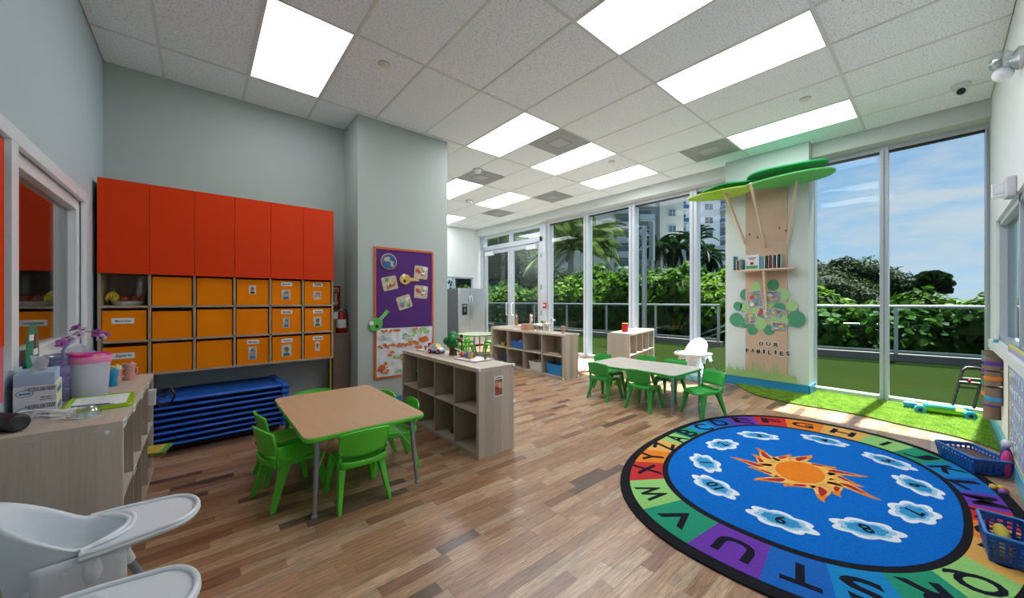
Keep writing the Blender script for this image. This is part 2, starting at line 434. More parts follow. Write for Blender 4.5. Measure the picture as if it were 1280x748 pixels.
t = thing('security_camera', 'small white dome security camera on the ceiling by the right wall', 'camera', (5.72, -0.14, CZ))
MB().lathe([(0.065,0.0),(0.065,-0.02),(0.05,-0.035),(0.001,-0.036)][::-1], 22).build('base', white_gloss, t, smooth=40)
MB().ball((0,0,-0.06), 0.048, 16).build('ball_housing', white_gloss, t, smooth=60)
m_ = MB(); m_.M = Matrix.Translation((-0.03,-0.0,-0.075)) @ Euler((0, 1.0, 0)).to_matrix().to_4x4()
m_.lathe([(0.03,-0.03),(0.03,0.006),(0.02,0.008)], 16).build('lens', black, t, smooth=40)

# --- walls
wall_m = mat('wall_paint_grey_green', (0.42, 0.475, 0.455), 0.75, var=0.012, scale=3)
wall_w = mat('wall_paint_white', (0.79, 0.83, 0.84), 0.55, var=0.01, scale=3)
bbm = mat('baseboard_blue', (0.02, 0.26, 0.50), 0.4, var=0.03)
struct('wall_back', B(X0-0.12, 1.37, 4.84, 4.96, 0, CZ+0.05), wall_m)
struct('wall_pier', B(1.37, 2.54, 4.32, 9.3, 0, CZ+0.05), wall_m)
wl = MB().box(X0-0.12, X0, 4.14, 4.84, 0, CZ+0.05).box(X0-0.12, X0, Y0-0.12, 4.14, 0, 0.95).box(X0-0.12, X0, Y0-0.12, 4.14, 2.01, CZ+0.05).box(X0-0.12, X0, Y0-0.12, 1.6, 0.95, 2.01)
struct('wall_left', wl, mat('wall_paint_cool_white', (0.48, 0.575, 0.62), 0.5, var=0.01, scale=3))
# back wall of the far room with a small window
wf = MB().box(2.54, 5.0, Y1, Y1+0.12, 0, CZ+0.05).box(5.0, 6.28, Y1, Y1+0.12, 0, 1.35).box(5.0, 6.28, Y1, Y1+0.12, 1.96, CZ+0.05).box(6.28, XG+0.12, Y1, Y1+0.12, 0, CZ+0.05)
struct('wall_far', wf, wall_w)
w3 = sempty('window_3', (0,0,0))
MB().box(5.0,6.28,Y1+0.02,Y1+0.07,1.35,1.39).box(5.0,6.28,Y1+0.02,Y1+0.07,1.92,1.96).box(5.0,5.04,Y1+0.02,Y1+0.07,1.35,1.96).box(6.24,6.28,Y1+0.02,Y1+0.07,1.35,1.96).box(5.62,5.66,Y1+0.02,Y1+0.07,1.35,1.96).build('window_frame', alu, w3)
B(5.04,6.24,Y1+0.04,Y1+0.046,1.39,1.92).build('pane', clear, w3)
# right wall with a glazed opening
wr = MB().box(5.9, XG+0.1, Y0-0.12, Y0, 0, CZ+0.05).box(X0-0.12, 5.9, Y0-0.12, Y0, 2.04, CZ+0.05).box(X0-0.12, 5.9, Y0-0.12, Y0, 0, 0.88).box(X0-0.12, 2.4, Y0-0.12, Y0, 0.88, 2.04)
struct('wall_right', wr, wall_w)
w2 = sempty('window_2')
MB().box(5.84,5.9,Y0-0.1,Y0-0.02,0.88,2.04).box(2.4,5.9,Y0-0.1,Y0-0.02,1.99,2.04).box(2.4,5.9,Y0-0.1,Y0-0.02,0.88,0.93).box(4.5,4.56,Y0-0.1,Y0-0.02,0.88,2.04).box(2.4,2.46,Y0-0.1,Y0-0.02,0.88,2.04).build('window_frame', alu, w2)
B(2.46,5.84,Y0-0.07,Y0-0.064,0.93,1.99).build('pane', glass('right_glass', (0.8,0.87,0.88), 0.25), w2)
MB().box(3.2, 6.1, Y0, Y0+0.035, 0.80, 0.88).build('window_ledge', white, w2, bevel=0.004)
# the next room behind the left window
nr = MB().box(-3.2,-3.1,0.8,4.9,0,3).box(-3.2,X0-0.12,4.8,4.9,0,3).box(-3.2,X0-0.12,0.8,0.9,0,3).box(-3.2,X0-0.12,0.8,4.9,3.0,3.1).box(-3.2,X0-0.12,0.8,4.9,-0.05,0)
struct('wall_next_room', nr, mat('next_room_wall', (0.50,0.56,0.52), 0.8))
w1 = sempty('window_1')
MB().box(X0-0.1,X0-0.02,4.06,4.14,0.95,2.01).box(X0-0.1,X0-0.02,1.6,4.06,1.93,2.01).box(X0-0.1,X0-0.02,1.6,4.06,0.95,1.02).box(X0-0.1,X0-0.02,1.6,1.68,0.95,2.01).build('window_frame', white_gloss, w1, bevel=0.004)
MB().box(X0-0.012,X0+0.014,4.12,4.19,0.93,2.07).box(X0-0.012,X0+0.014,1.5,4.12,2.0,2.07).box(X0-0.012,X0+0.014,2.72,2.80,0.95,2.0).build('window_casing', white_gloss, w1, bevel=0.003)
B(X0-0.07,X0-0.064,1.68,4.06,1.02,1.93).build('pane', glass('left_mirror_glass', (0.75,0.82,0.76), 0.50), w1)
# beam along the windows
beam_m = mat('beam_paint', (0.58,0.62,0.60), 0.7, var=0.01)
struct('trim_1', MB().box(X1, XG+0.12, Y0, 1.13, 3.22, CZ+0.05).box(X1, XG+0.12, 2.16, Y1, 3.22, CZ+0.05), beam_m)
# tree column
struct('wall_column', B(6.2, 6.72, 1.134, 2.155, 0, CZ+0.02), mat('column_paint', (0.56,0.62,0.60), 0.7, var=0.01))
struct('baseboard_column', MB().box(6.185, 6.2, 1.12, 2.165, 0, 0.13).box(6.185, 6.55, 1.119, 1.134, 0, 0.13).box(6.185, 6.55, 2.155, 2.17, 0, 0.13), bbm, bevel=0.003)
struct('baseboard_pier', MB().box(1.37, 2.555, 4.305, 4.32, 0, 0.1).box(2.54, 2.555, 4.32, 9.15, 0, 0.1), bbm)
struct('baseboard_right', MB().box(0.4, XG-0.06, Y0, Y0+0.018, 0, 0.12), mat('baseboard_sky_blue', (0.10,0.46,0.66), 0.3, var=0.03), bevel=0.003)
struct('baseboard_left', B(X0, X0+0.014, Y0, 4.84, 0, 0.1), bbm)
struct('baseboard_far', B(2.56, XG-0.05, Y1-0.014, Y1, 0, 0.1), white)
# --- window wall
HEAD = 3.16
def mull(y0, y1, z0=0.0, z1=HEAD+0.08): return B(XG-0.06, XG+0.10, y0, y1, z0, z1)
wins = [('window_4', -0.36, 0.41), ('window_5', 0.49, 1.13), ('window_6', 2.16, 2.73), ('window_7', 2.85, 3.92), ('window_8', 4.05, 5.06), ('window_9', 5.19, 6.25)]
for nm, ya, yb in wins:
    w = sempty(nm)
    B(XG-0.045, XG+0.07, ya, yb, 0.0, 0.062).build('sill_rail', alu, w, bevel=0.004)
    B(XG-0.045, XG+0.07, ya, yb, HEAD, 3.225).build('head_rail', alu, w, bevel=0.004)
    B(XG-0.01, XG-0.004, ya, yb, 0.062, HEAD).build('pane', clear, w)
    B(XG-0.02, XG+0.03, ya, yb, HEAD-0.022, HEAD).build('gasket', black, w)
tm = sempty('trim_2')
for ya, yb in ((-0.36,-0.33),(0.41,0.49),(1.13,1.17),(2.155,2.19),(2.73,2.85),(3.92,4.05),(5.06,5.19),(6.25,6.34)):
    mull(ya, yb).build('mullion', alu, tm, bevel=0.004)
    B(XG-0.067, XG-0.06, (ya+yb)/2-0.008, (ya+yb)/2+0.008, 0, HEAD).build('mullion_groove', mat('groove_grey', (0.3,0.33,0.38), 0.4), tm)
# --- double door
DA, DB, DT = 6.46, 9.03, 2.76
d1 = sempty('door_1')
MB().box(XG-0.08,XG+0.08,DA-0.12,DA+0.10,0,3.22).box(XG-0.08,XG+0.08,DB-0.05,DB+0.1,0,3.22).box(XG-0.08,XG+0.08,DA,DB,DT,DT+0.13).box(XG-0.05,XG+0.05,DA,DB,HEAD-0.02,3.22).box(XG-0.05,XG+0.05,7.72,7.8,DT+0.13,HEAD).box(XG-0.06,XG+0.06,6.34,6.4,0,3.22).build('door_frame', alu, d1, bevel=0.004)
B(XG-0.005,XG+0.001,DA+0.1,7.72,DT+0.13,HEAD-0.02).build('transom_pane', clear, d1); B(XG-0.005,XG+0.001,7.8,DB-0.05,DT+0.13,HEAD-0.02).build('transom_pane', clear, d1)
MID = 7.76
for ya, yb, hy in ((DA+0.10, MID-0.005, MID-0.11), (MID+0.005, DB-0.05, MID+0.11)):
    lf = MB().box(XG-0.03,XG+0.03,ya,ya+0.11,0.01,DT).box(XG-0.03,XG+0.03,yb-0.11,yb,0.01,DT).box(XG-0.03,XG+0.03,ya+0.11,yb-0.11,DT-0.11,DT).box(XG-0.03,XG+0.03,ya+0.11,yb-0.11,0.01,0.22).build('door_leaf', alu, d1, bevel=0.004)
    B(XG-0.005,XG+0.001,ya+0.11,yb-0.11,0.22,DT-0.11).build('pane', clear, lf)
    MB().tube([(XG-0.03,hy,0.87),(XG-0.09,hy,0.87),(XG-0.09,hy,1.2),(XG-0.03,hy,1.2)], 0.014, 8).build('door_handle', white_gloss, lf, smooth=50)
    cy0 = yb-0.55 if hy < MID else ya+0.75
    B(XG-0.1,XG-0.03,ya+0.12 if hy<MID else yb-0.5, ya+0.5 if hy<MID else yb-0.12, DT-0.16, DT-0.05).build('door_closer', white_gloss, lf, bevel=0.006)
for z in (0.9,1.55,2.35):
    B(XG-0.095,XG-0.08,DA+0.02,DA+0.06,z,z+0.12).build('hinge', grey_leg, d1)
# fire alarm pull station on the frame
t = thing('fire_alarm_pull', 'small red and white fire alarm pull station on the door frame', 'fire alarm', (XG-0.085, 6.36, 1.15))
B(-0.035,0,-0.05,0.05,-0.07,0.07).build('body', mat('alarm_red', (0.55,0.02,0.02), 0.4), t, bevel=0.005)
B(-0.045,-0.035,-0.035,0.035,-0.02,0.03).build('white_handle', white_gloss, t, bevel=0.003)
text('PULL', mat('alarm_red'.replace('alarm','ink'), (0.5,0.02,0.02), 0.5), t, (-0.046,0,0.005), RXm, w=0.05)
# ================================================================= OUTSIDE
def grass_mat(name, a, b, scale=220):
    if name in MATS: return MATS[name]
    m = speckle(name, a, b, scale, 0.42, 0.95); return m
turf_out = mat('outdoor_turf', (0.011, 0.021, 0.003), 0.95, var=0.22, scale=240, bump=0.6, spec=0.02)
struct('floor_terrace', B(XG+0.10, 12.0, -14, 34, -0.12, -0.02), turf_out)
conc = mat('concrete_kerb', (0.09,0.092,0.09), 0.85, var=0.12, scale=9)
ground = struct('ground', B(-60, 320, -200, 320, -1.3, -1.1), mat('planting_bed_green', (0.02,0.035,0.01), 0.95, var=0.3, scale=0.4))
struct('wall_kerb', MB().prism([(10.9,3.9),(10.9,34),(11.15,34),(11.15,3.9)], -0.12, 0.12).prism([(10.85,2.3),(11.9,-2.6),(12.15,-2.55),(11.1,2.35)], -0.12, 0.13).prism([(11.9,-2.6),(13.2,-14),(13.45,-14),(12.15,-2.55)], -0.12, 0.13), conc)
rail_m = mat('railing_grey_metal', (0.28,0.31,0.34), 0.35, 0.5)
rglass = glass('railing_glass', (0.66,0.76,0.76), 0.0)
def railing(name, label, p, q, n, z0=0.12):
    p = Vector(p+(0,)); q = Vector(q+(0,)); d = q-p; Ln = d.length; ang = math.atan2(d.y, d.x)
    t = thing(name, label, 'railing', (p.x, p.y, z0), ang)
    step = Ln/n; pm = None
    for i in range(n+1):
        if pm is None: pm = B(-0.03,0.03,-0.025,0.025,0,1.0).build('post', rail_m, t); 
        else: inst(pm, 'post', t, (i*step,0,0))
    MB().tube([(-0.03,0,1.02),(Ln+0.03,0,1.02)], 0.035, 10).build('top_rail', mat('rail_light_grey',(0.42,0.46,0.5),0.25,0.6), t, smooth=50)
    B(0,Ln,-0.02,0.02,0.05,0.09).build('bottom_rail', rail_m, t)
    gm = None
    for i in range(n):
        if gm is None: gm = B(0.04,step-0.04,-0.004,0.004,0.09,0.98).build('glass_panel', rglass, t)
        else: inst(gm, 'glass_panel', t, (i*step,0,0))
    return t
railing('glass_railing', 'grey railing with dark glass panels seen beyond the middle and left windows', (11.0, 4.0), (11.0, 28.0), 13)
railing('glass_railing', 'grey glass railing beyond the two right windows, above the kerb', (10.95, 2.2), (12.0, -2.6), 3)
railing('glass_railing', 'grey glass railing running out of the picture behind the right wall', (12.05, -2.75), (13.3, -13.8), 6)
# second, farther railing glimpsed through the first
railing('glass_railing', 'second thin railing in the shade behind the first, right windows', (12.35, 2.6), (13.1, -1.2), 4, -0.35)
# sloping stair handrail
t = thing('stair_handrail', 'pair of sloping metal stair handrails left of the tree column', 'handrail', (11.0, 3.6, 0))
for dy in (0.0, 1.2):
    for dz in (0.0, -0.16):
        MB().tube([(0.1+dy,0.2,1.05+dz),(0.1+dy,-1.1,1.0+dz*1.0),],0.02,8).build('level_rail', rail_m, t, smooth=50) if dz == 99 else None
        MB().tube([(0.0+dy,-0.9,1.1+dz),(0.6+dy,1.3,0.15+dz)],0.024,8).build('sloping_rail', rail_m, t, smooth=50)
    B(dy-0.03,dy+0.03,-0.93,-0.87,-0.1,1.05).build('post', rail_m, t)
# slender poles
t = thing('lamp_column', 'tall pale street lamp column with a boxy head in front of the flats', 'lamp post', (24.5, 13.3, -1.1))
MB().tube([(0,0,0),(0,0,5.2)], 0.10, 10).build('column', mat('lamp_column_grey',(0.42,0.43,0.42),0.5), t, smooth=50)
B(-0.15,0.15,-0.15,0.15,5.2,8.0).build('lamp_head', mat('lamp_head_grey',(0.33,0.36,0.39),0.4), t, bevel=0.02)
t = thing('steel_post', 'thin blue grey steel post standing on the terrace', 'post', (10.4, 5.9, -0.02))
MB().tube([(0,0,0),(0,0,3.6)], 0.07, 10).build('shaft', rail_m, t, smooth=50)
MB().lathe([(0.12,0),(0.12,0.02),(0.07,0.03)],12).build('base_plate', rail_m, t)

# ---- foliage
def leafmat(name, a, b, scale=6):
    if name in MATS: return MATS[name]
    m = bpy.data.materials.new(name); m.use_nodes = True; t = m.node_tree; p = t.nodes['Principled BSDF']; p.inputs['Roughness'].default_value = 0.5
    p.inputs['Specular IOR Level'].default_value = 0.04
    g = t.nodes.new('ShaderNodeNewGeometry'); n = t.nodes.new('ShaderNodeTexNoise'); n.inputs['Scale'].default_value = scale; n.inputs['Detail'].default_value = 3
    t.links.new(g.outputs['Position'], n.inputs[0]); r = t.nodes.new('ShaderNodeValToRGB')
    r.color_ramp.elements[0].position = 0.35; r.color_ramp.elements[1].position = 0.65; r.color_ramp.elements[0].color = a+(1,); r.color_ramp.elements[1].color = b+(1,)
    t.links.new(n.outputs[0], r.inputs[0]); t.links.new(r.outputs[0], p.inputs['Base Color'])
    tl = t.nodes.new('ShaderNodeBsdfTranslucent'); t.links.new(r.outputs[0], tl.inputs[0])
    mx = t.nodes.new('ShaderNodeMixShader'); mx.inputs[0].default_value = 0.3
    o = t.nodes['Material Output']; t.links.new(p.outputs[0], mx.inputs[1]); t.links.new(tl.outputs[0], mx.inputs[2]); t.links.new(mx.outputs[0], o.inputs[0])
    MATS[name] = m; return m
lf_hedge = leafmat('sea_grape_leaf', (0.01,0.045,0.005), (0.075,0.17,0.012), 2.5)
lf_hedge2 = leafmat('young_leaf', (0.02,0.075,0.006), (0.13,0.24,0.02), 3)
lf_dark = leafmat('dark_leaf', (0.006,0.022,0.008), (0.022,0.055,0.014), 1.2)
lf_palm = leafmat('palm_leaf', (0.03,0.065,0.015), (0.13,0.19,0.05), 1.5)
lf_royal = leafmat('royal_palm_leaf', (0.007,0.025,0.009), (0.03,0.07,0.02), 0.8)
bark = mat('bark_grey_brown', (0.16,0.12,0.09), 0.9, var=0.25, scale=6)
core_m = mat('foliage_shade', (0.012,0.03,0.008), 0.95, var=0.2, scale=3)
def foliage(mb, c, r, n, size, rnd, hexa=True, low=-0.6):
    for _ in range(n):
        z = rnd.uniform(low, 1); a = rnd.uniform(0, 2*PI); q = math.sqrt(max(0, 1-z*z)); k = rnd.uniform(0.72, 1.03)
        lump = 1+0.16*mnoise.noise((q*math.cos(a)*2.2+c[0], q*math.sin(a)*2.2+c[1], z*2.2))
        k *= lump
        p = Vector((c[0]+r[0]*q*math.cos(a)*k, c[1]+r[1]*q*math.sin(a)*k, c[2]+r[2]*z*k))
        nrm = Vector((q*math.cos(a), q*math.sin(a), z+0.5))+Vector((rnd.uniform(-.9,.9), rnd.uniform(-.9,.9), rnd.uniform(-.6,.9)))
        nrm.normalize(); u = nrm.orthogonal().normalized(); v = nrm.cross(u); s_ = size*rnd.uniform(0.6, 1.2)
        rot = rnd.uniform(0, 2*PI); u2 = u*math.cos(rot)+v*math.sin(rot); v2 = -u*math.sin(rot)+v*math.cos(rot)
        if hexa:
            vs = [p+u2*s_*0.5, p+u2*s_*0.25+v2*s_*0.45, p-u2*s_*0.3+v2*s_*0.4+nrm*s_*0.08, p-u2*s_*0.5, p-u2*s_*0.3-v2*s_*0.4+nrm*s_*0.08, p+u2*s_*0.25-v2*s_*0.45]
            b = len(mb.v); mb.v += [tuple(x) for x in vs]; mb.f.append(tuple(range(b, b+6))); mb.m.append(0)
        else:
            vs = [p+u2*s_*0.7, p+v2*s_*0.22, p-u2*s_*0.7, p-v2*s_*0.22]
            b = len(mb.v); mb.v += [tuple(x) for x in vs]; mb.f.append(tuple(range(b, b+4))); mb.m.append(0)
def shrub_proto(seed, lm, n=2600, size=0.15):
    rnd = random.Random(seed); t = thing('sea_grape_shrub', '', 'shrub', (0,0,0))
    mb = MB()
    blobs = []
    for i in range(7):
        blobs.append(((rnd.uniform(-.6,.6), rnd.uniform(-.6,.6), rnd.uniform(0.5, 1.45)), rnd.uniform(0.45, 0.7)))
    blobs.append(((0,0,0.8),0.95))
    for c, r in blobs: foliage(mb, c, (r, r, r*0.9), n//8, size, rnd)
    mb.build('foliage', lm, t)
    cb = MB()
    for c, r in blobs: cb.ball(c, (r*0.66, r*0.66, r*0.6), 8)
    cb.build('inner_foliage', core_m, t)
    st = MB()
    for i in range(4):
        a = i*1.6+seed; st.tube([(0.05*math.cos(a),0.05*math.sin(a),-0.3),(0.25*math.cos(a),0.25*math.sin(a),0.5),(0.5*math.cos(a),0.5*math.sin(a),1.1)],[0.05,0.035,0.015],6)
    st.build('stem', bark, t)
    return t
protos = [shrub_proto(3, lf_hedge), shrub_proto(11, lf_hedge2), shrub_proto(23, lf_hedge)]
used = [False]*3
G_SH = 'sea grape shrubs of the hedge beyond the railing'
def shrub(k, x, y, z, s, rz, label):
    o = protos[k]
    if not used[k]: used[k] = True; o.location = (x,y,z); o.rotation_euler = (0,0,rz); o['label'] = label
    else: o = dup(o, label, (x,y,z), rz)
    o.scale = s if isinstance(s, tuple) else (s,s,s)
    o['group'] = G_SH
    return o
rr = random.Random(5)
# hedge beyond middle windows: positions follow the railing outside
row1 = []
for i in range(13):
    y = 3.4+i*1.75; row1.append((13.0+rr.uniform(-.2,.3), y))
for i, (x, y) in enumerate(row1):
    side = 'beyond the double door' if y > 14 else 'behind the middle railing' if y > 7 else 'behind the left railing'
    top = {0:1.15,1:1.3,2:1.55,3:1.5,4:1.45,5:1.3,6:1.25}.get(i, 1.35)
    shrub(i % 3, x, y, -0.9, (1.3, 1.3, 1.05*top*1.12), rr.uniform(0,6), 'rounded sea grape shrub %s, %s' % (side, ['shrub nearest the column','second shrub from the column','third shrub from the column','fourth shrub from the column','fifth shrub from the column','sixth shrub from the column','seventh shrub from the column','eighth shrub from the column','ninth shrub from the column','tenth shrub from the column','third from the far end','second from the far end','at the far end'][i]))
row2 = [(15.2+rr.uniform(-.5,.8), 5.0+i*2.6) for i in range(7)]
for i, (x, y) in enumerate(row2):
    shrub((i+1) % 3, x, y, -0.9, (1.7,1.7,[1.75,2.1,2.0,1.85,1.7,1.8,1.8][i]), rr.uniform(0,6), 'taller shrub in the back row of the hedge, %s' % ['seen just left of the tree column','under the three palms','right of the lamp column','behind the steel post','below the coconut palm','left of the coconut palm','in the double door glass'][i])
pts = [(13.0,2.1),(13.4,0.55),(13.8,-0.95),(14.2,-2.5),(14.7,-4.1),(15.1,-5.9)]
for i, (x, y) in enumerate(pts):
    shrub((i*2+1) % 3, x, y, -0.9, (1.3,1.3,[1.36,1.26,1.30,1.26,1.30,1.3][i]), rr.uniform(0,6), 'bright sea grape shrub behind the right railing, %s' % ['first right of the tree column','second from the column, by the mullion','third, just right of the mullion','in the middle of the last window','at the right edge of the last window','hidden past the right wall'][i])
# palms
def frond_mesh(length, lm, n=44, leaf=0.55, droop=0.9, wid=0.026):
    mb = MB(); pts_ = []
    for i in range(9):
        t_ = i/8; pts_.append(Vector((length*t_*(1-0.18*t_), 0, length*(0.42*t_-droop*t_*t_))))
    mb.tube(pts_, [0.035*(1-0.85*i/8) for i in range(9)], 4)
    for i in range(n):
        t_ = 0.12+0.86*i/(n-1); k = t_*8; a = min(int(k), 7); p = pts_[a].lerp(pts_[a+1], k-a); ll = leaf*math.sin(PI*min(1, t_*0.8+0.2))**0.6
        for s_ in (-1, 1):
            e1 = p+Vector((ll*0.45, s_*ll*0.62, -ll*0.28)); e2 = p+Vector((ll*0.75, s_*ll*0.75, -ll*0.85)); w = Vector((wid, 0, 0.01))
            b = len(mb.v); mb.v += [tuple(p-w), tuple(p+w), tuple(e1+w), tuple(e1-w), tuple(e2)]
            mb.f += [(b,b+1,b+2,b+3),(b+3,b+2,b+4)]; mb.m += [0,0]
    return mb
def palm(name, label, loc, h, rad, nfr, flen, lm, lean=(0,0), leaf=0.6, group=None, tilt=(-35, 75), seed=1, droop=0.9):
    rnd = random.Random(seed); t = thing(name, label, 'palm', loc, 0, group)
    top = Vector((lean[0], lean[1], h))
    MB().tube([(0,0,-0.2),(lean[0]*0.3,lean[1]*0.3,h*0.4),(lean[0]*0.75,lean[1]*0.75,h*0.8),tuple(top)], [rad*1.3,rad,rad*0.85,rad*0.8], 10).build('trunk', mat('palm_trunk_grey', (0.26,0.22,0.19), 0.9, var=0.15, scale=4), t, smooth=60)
    f0 = None
    for i in range(nfr):
        a = 2*PI*i/nfr*1.0+rnd.uniform(-.2,.2)+i*2.4; el = math.radians(rnd.uniform(*tilt)); s_ = rnd.uniform(0.85, 1.1)
        rot = Euler((0, -el, a))
        if f0 is None: f0 = frond_mesh(flen, lm, leaf=leaf, droop=droop).build('frond', lm, t); f0.location = top; f0.rotation_euler = rot
        else: inst(f0, 'frond', t, top, rot, (s_,s_,s_))
    return t
palm('coconut_palm', 'large drooping coconut palm left of centre, behind the door mullion', (18.2, 16.0, -1.1), 5.6, 0.2, 24, 3.6, lf_palm, (0.3,-0.4), 0.75, seed=2, tilt=(-25,80))
palm('coconut_palm', 'bright green coconut palm in front of the balconies, second window', (21.4, 15.9, -1.1), 6.8, 0.17, 22, 3.0, lf_palm, (-0.3,0.3), 0.7, seed=5, tilt=(-30,80))
palm('coconut_palm', 'coconut palm fronds showing in the glass above the double door', (18.9, 23.3, -1.1), 7.6, 0.2, 22, 3.8, lf_palm, (0.2,0.2), 0.75, seed=8, tilt=(-30,75))
for i, (x, y, h) in enumerate(((36.3,18.9,8.2),(37.7,17.8,8.0),(39.1,16.6,8.5),(44.6,17.1,7.6))):
    palm('royal_palm', ['shaggy dark palm left of a close group of three','shaggy dark palm in the middle of the close group of three','shaggy dark palm right of the close group of three, beside a mullion','lone dark palm between mullion and tree column'][i], (x,y,-1.1), h, 0.26, 26, 2.6, lf_royal, (0.1*i-0.2,0.1), 0.5, 'shaggy palms before the white flats', (-75,70), seed=20+i)
palm('fan_palm', 'round fan palm rising above the hedge in the last window', (39.6, 0.3, -1.1), 3.5, 0.25, 90, 1.1, lf_royal, (0,0), 0.5, seed=31, tilt=(-40,88), droop=0.3)
palm('young_palm', 'small arching palm low behind the hedge left of centre', (17.3, 14.2, -1.1), 2.8, 0.1, 16, 2.0, lf_palm, (0,0), 0.5, seed=41, tilt=(-10,75))
# broad trees
def tree(label, loc, blobs, lm, leafsize, n, trunk_h, seed):
    rnd = random.Random(seed); t = thing('broadleaf_tree', label, 'tree', loc)
    mb = MB(); cb = MB()
    for c, r in blobs:
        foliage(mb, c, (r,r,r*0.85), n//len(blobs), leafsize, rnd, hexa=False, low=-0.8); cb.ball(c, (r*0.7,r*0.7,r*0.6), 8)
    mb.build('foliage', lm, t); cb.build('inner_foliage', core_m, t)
    tb = MB().tube([(0,0,-0.3),(0.1,0,trunk_h*0.6),(0,0.1,trunk_h)], [0.3,0.22,0.15], 8)
    for c, r in blobs[:4]: tb.tube([(0,0.1,trunk_h*0.8), tuple(c)], [0.12,0.04], 6)
    tb.build('trunk', bark, t, smooth=60); return t
tree('dark spreading tree above the hedge in the window right of the tree column', (40.0, 5.3, -1.1), [((0,0,4.2),1.8),((0.8,-1.4,4.4),1.7),((-0.8,1.6,4.2),1.8),((1.0,-2.6,3.7),1.6),((-1.4,2.8,3.9),1.8),((1.2,-3.6,2.9),1.2),((0.2,-.2,5.0),1.1)], lf_dark, 0.34, 6500, 3.2, 51)
tree('olive green tree in front of the dark spreading tree', (28.8, 4.4, -1.1), [((0,0,3.0),1.5),((1,-1.1,2.5),1.4),((-0.8,1.2,2.4),1.4)], leafmat('olive_leaf', (0.015,0.03,0.008), (0.045,0.07,0.022), 2), 0.16, 4500, 1.8, 52)
tree('feathery dark tree seen through the left leaf of the double door', (20.0, 25.0, -1.1), [((0,0,5.0),2.6),((2,-2.5,4.0),2.4),((-1,2.6,4.2),2.6),((1,0,7.0),2.2),((3.5,-5,3.2),2.2)], lf_dark, 0.3, 6000, 3.5, 53)
tree('small rounded tree beside the low white building', (48.5, 16.4, -1.1), [((0,0,5.6),1.5),((0.8,-1.1,4.6),1.5),((-.8,.8,4.4),1.5)], lf_dark, 0.3, 2600, 3.4, 54)
# ---- apartment buildings, faces square to the street
def bfr(D, u, v): return ((u-640)*D/456, HC+(376-v)*D/456)
def bthing(label, D):
    t = thing('apartment_building', label, 'building', (D*math.sin(TH), D*math.cos(TH), -1.1), -TH); return t
glassd = mat('far_window_glass', (0.10,0.14,0.17), 0.15, 0.0, var=0.15, scale=0.5)
wfm = mat('far_window_frame', (0.55,0.57,0.58), 0.5)
def bwin(t, D, u, v, w, h, nd=[0]):
    """window: frame + recessed pane, centred at u,v, w x h metres"""
    key = ('w', w, h)
    x, z = bfr(D, u, v); z += 1.1
    if key not in PMESH:
        f = MB().box(-w/2,w/2,-0.12,0.05,h/2-0.06,h/2).box(-w/2,w/2,-0.12,0.05,-h/2,-h/2+0.06).box(-w/2,-w/2+0.06,-0.12,0.05,-h/2,h/2).box(w/2-0.06,w/2,-0.12,0.05,-h/2,h/2).box(-0.03,0.03,-0.1,0.05,-h/2,h/2).box(-w/2+.06,w/2-.06,-0.03,0.02,-h/2+.06,h/2-.06,1)
        PMESH[key] = f.build('window', [wfm, glassd], t, loc=(x,0,z))
    else: inst(PMESH[key], 'window', t, (x,0,z))
def balcony(t, D, u, v, w, panel, key, dep=1.5):
    x, z = bfr(D, u, v); z += 1.1
    if key not in PMESH:
        f = MB().box(-w/2,w/2,-dep,0,-0.12,0.08,0).box(-w/2,w/2,-dep,-dep+0.04,0.15,1.05,1).box(-w/2,-w/2+0.04,-dep,0,0.15,1.05,1).box(w/2-0.04,w/2,-dep,0,0.15,1.05,1).box(-w/2,w/2,-dep-0.03,-dep+0.07,1.05,1.13,0).box(-w/2+.2,w/2-.2,-0.02,0.03,0.08,2.3,2)
        PMESH[key] = f.build('balcony', [wfm, panel, glassd], t, loc=(x,0,z))
    else: inst(PMESH[key], 'balcony', t, (x,0,z))
cream = mat('cream_render', (0.58,0.55,0.50), 0.9, var=0.03, scale=0.3)
pale = mat('pale_grey_render', (0.52,0.54,0.57), 0.9, var=0.03, scale=0.3)
bwhite = mat('white_render', (0.60,0.65,0.74), 0.9, var=0.02, scale=0.3)
bglass = mat('balcony_glass_pale', (0.40,0.46,0.50), 0.25)
bblue = mat('balcony_glass_blue', (0.02,0.12,0.26), 0.25)
D = 75
t = bthing('tall cream apartment tower with stacked rounded balconies, seen between the mullions', D)
x0, _ = bfr(D, 585, 0); x1, _ = bfr(D, 768, 0); x2, _ = bfr(D, 822, 0); x3, _ = bfr(D, 851, 0)
B(x0, x1, 0.0, 14, 0, 40).build('cream_wall', cream, t)
B(x1, x2, 0.6, 14, 0, 42).build('recessed_wall', pale, t)
B(x2, x3, -1.2, 14, 0, 44).build('plain_end_wall', cream, t)
for k in range(9):
    v = 262+18.2*k
    balcony(t, D, 779, v+6, 3.6, bglass, 'b1')
    bwin(t, D, 757, v, 1.5, 1.4)
    balcony(t, D, 806, v+6-9, 3.0, bglass, 'b2')
    bwin(t, D, 793, v, 1.4, 1.3)
for k in range(6):
    o_ = bwin(t, D, 714, 280+18.2*k, 1.2, 1.5)
for k in range(7):
    balcony(t, D, 660, 268+18.2*k, 5.0, bglass, 'b3'); bwin(t, D, 638, 265+18.2*k, 1.5, 1.4); bwin(t, D, 684, 265+18.2*k, 1.5, 1.4)
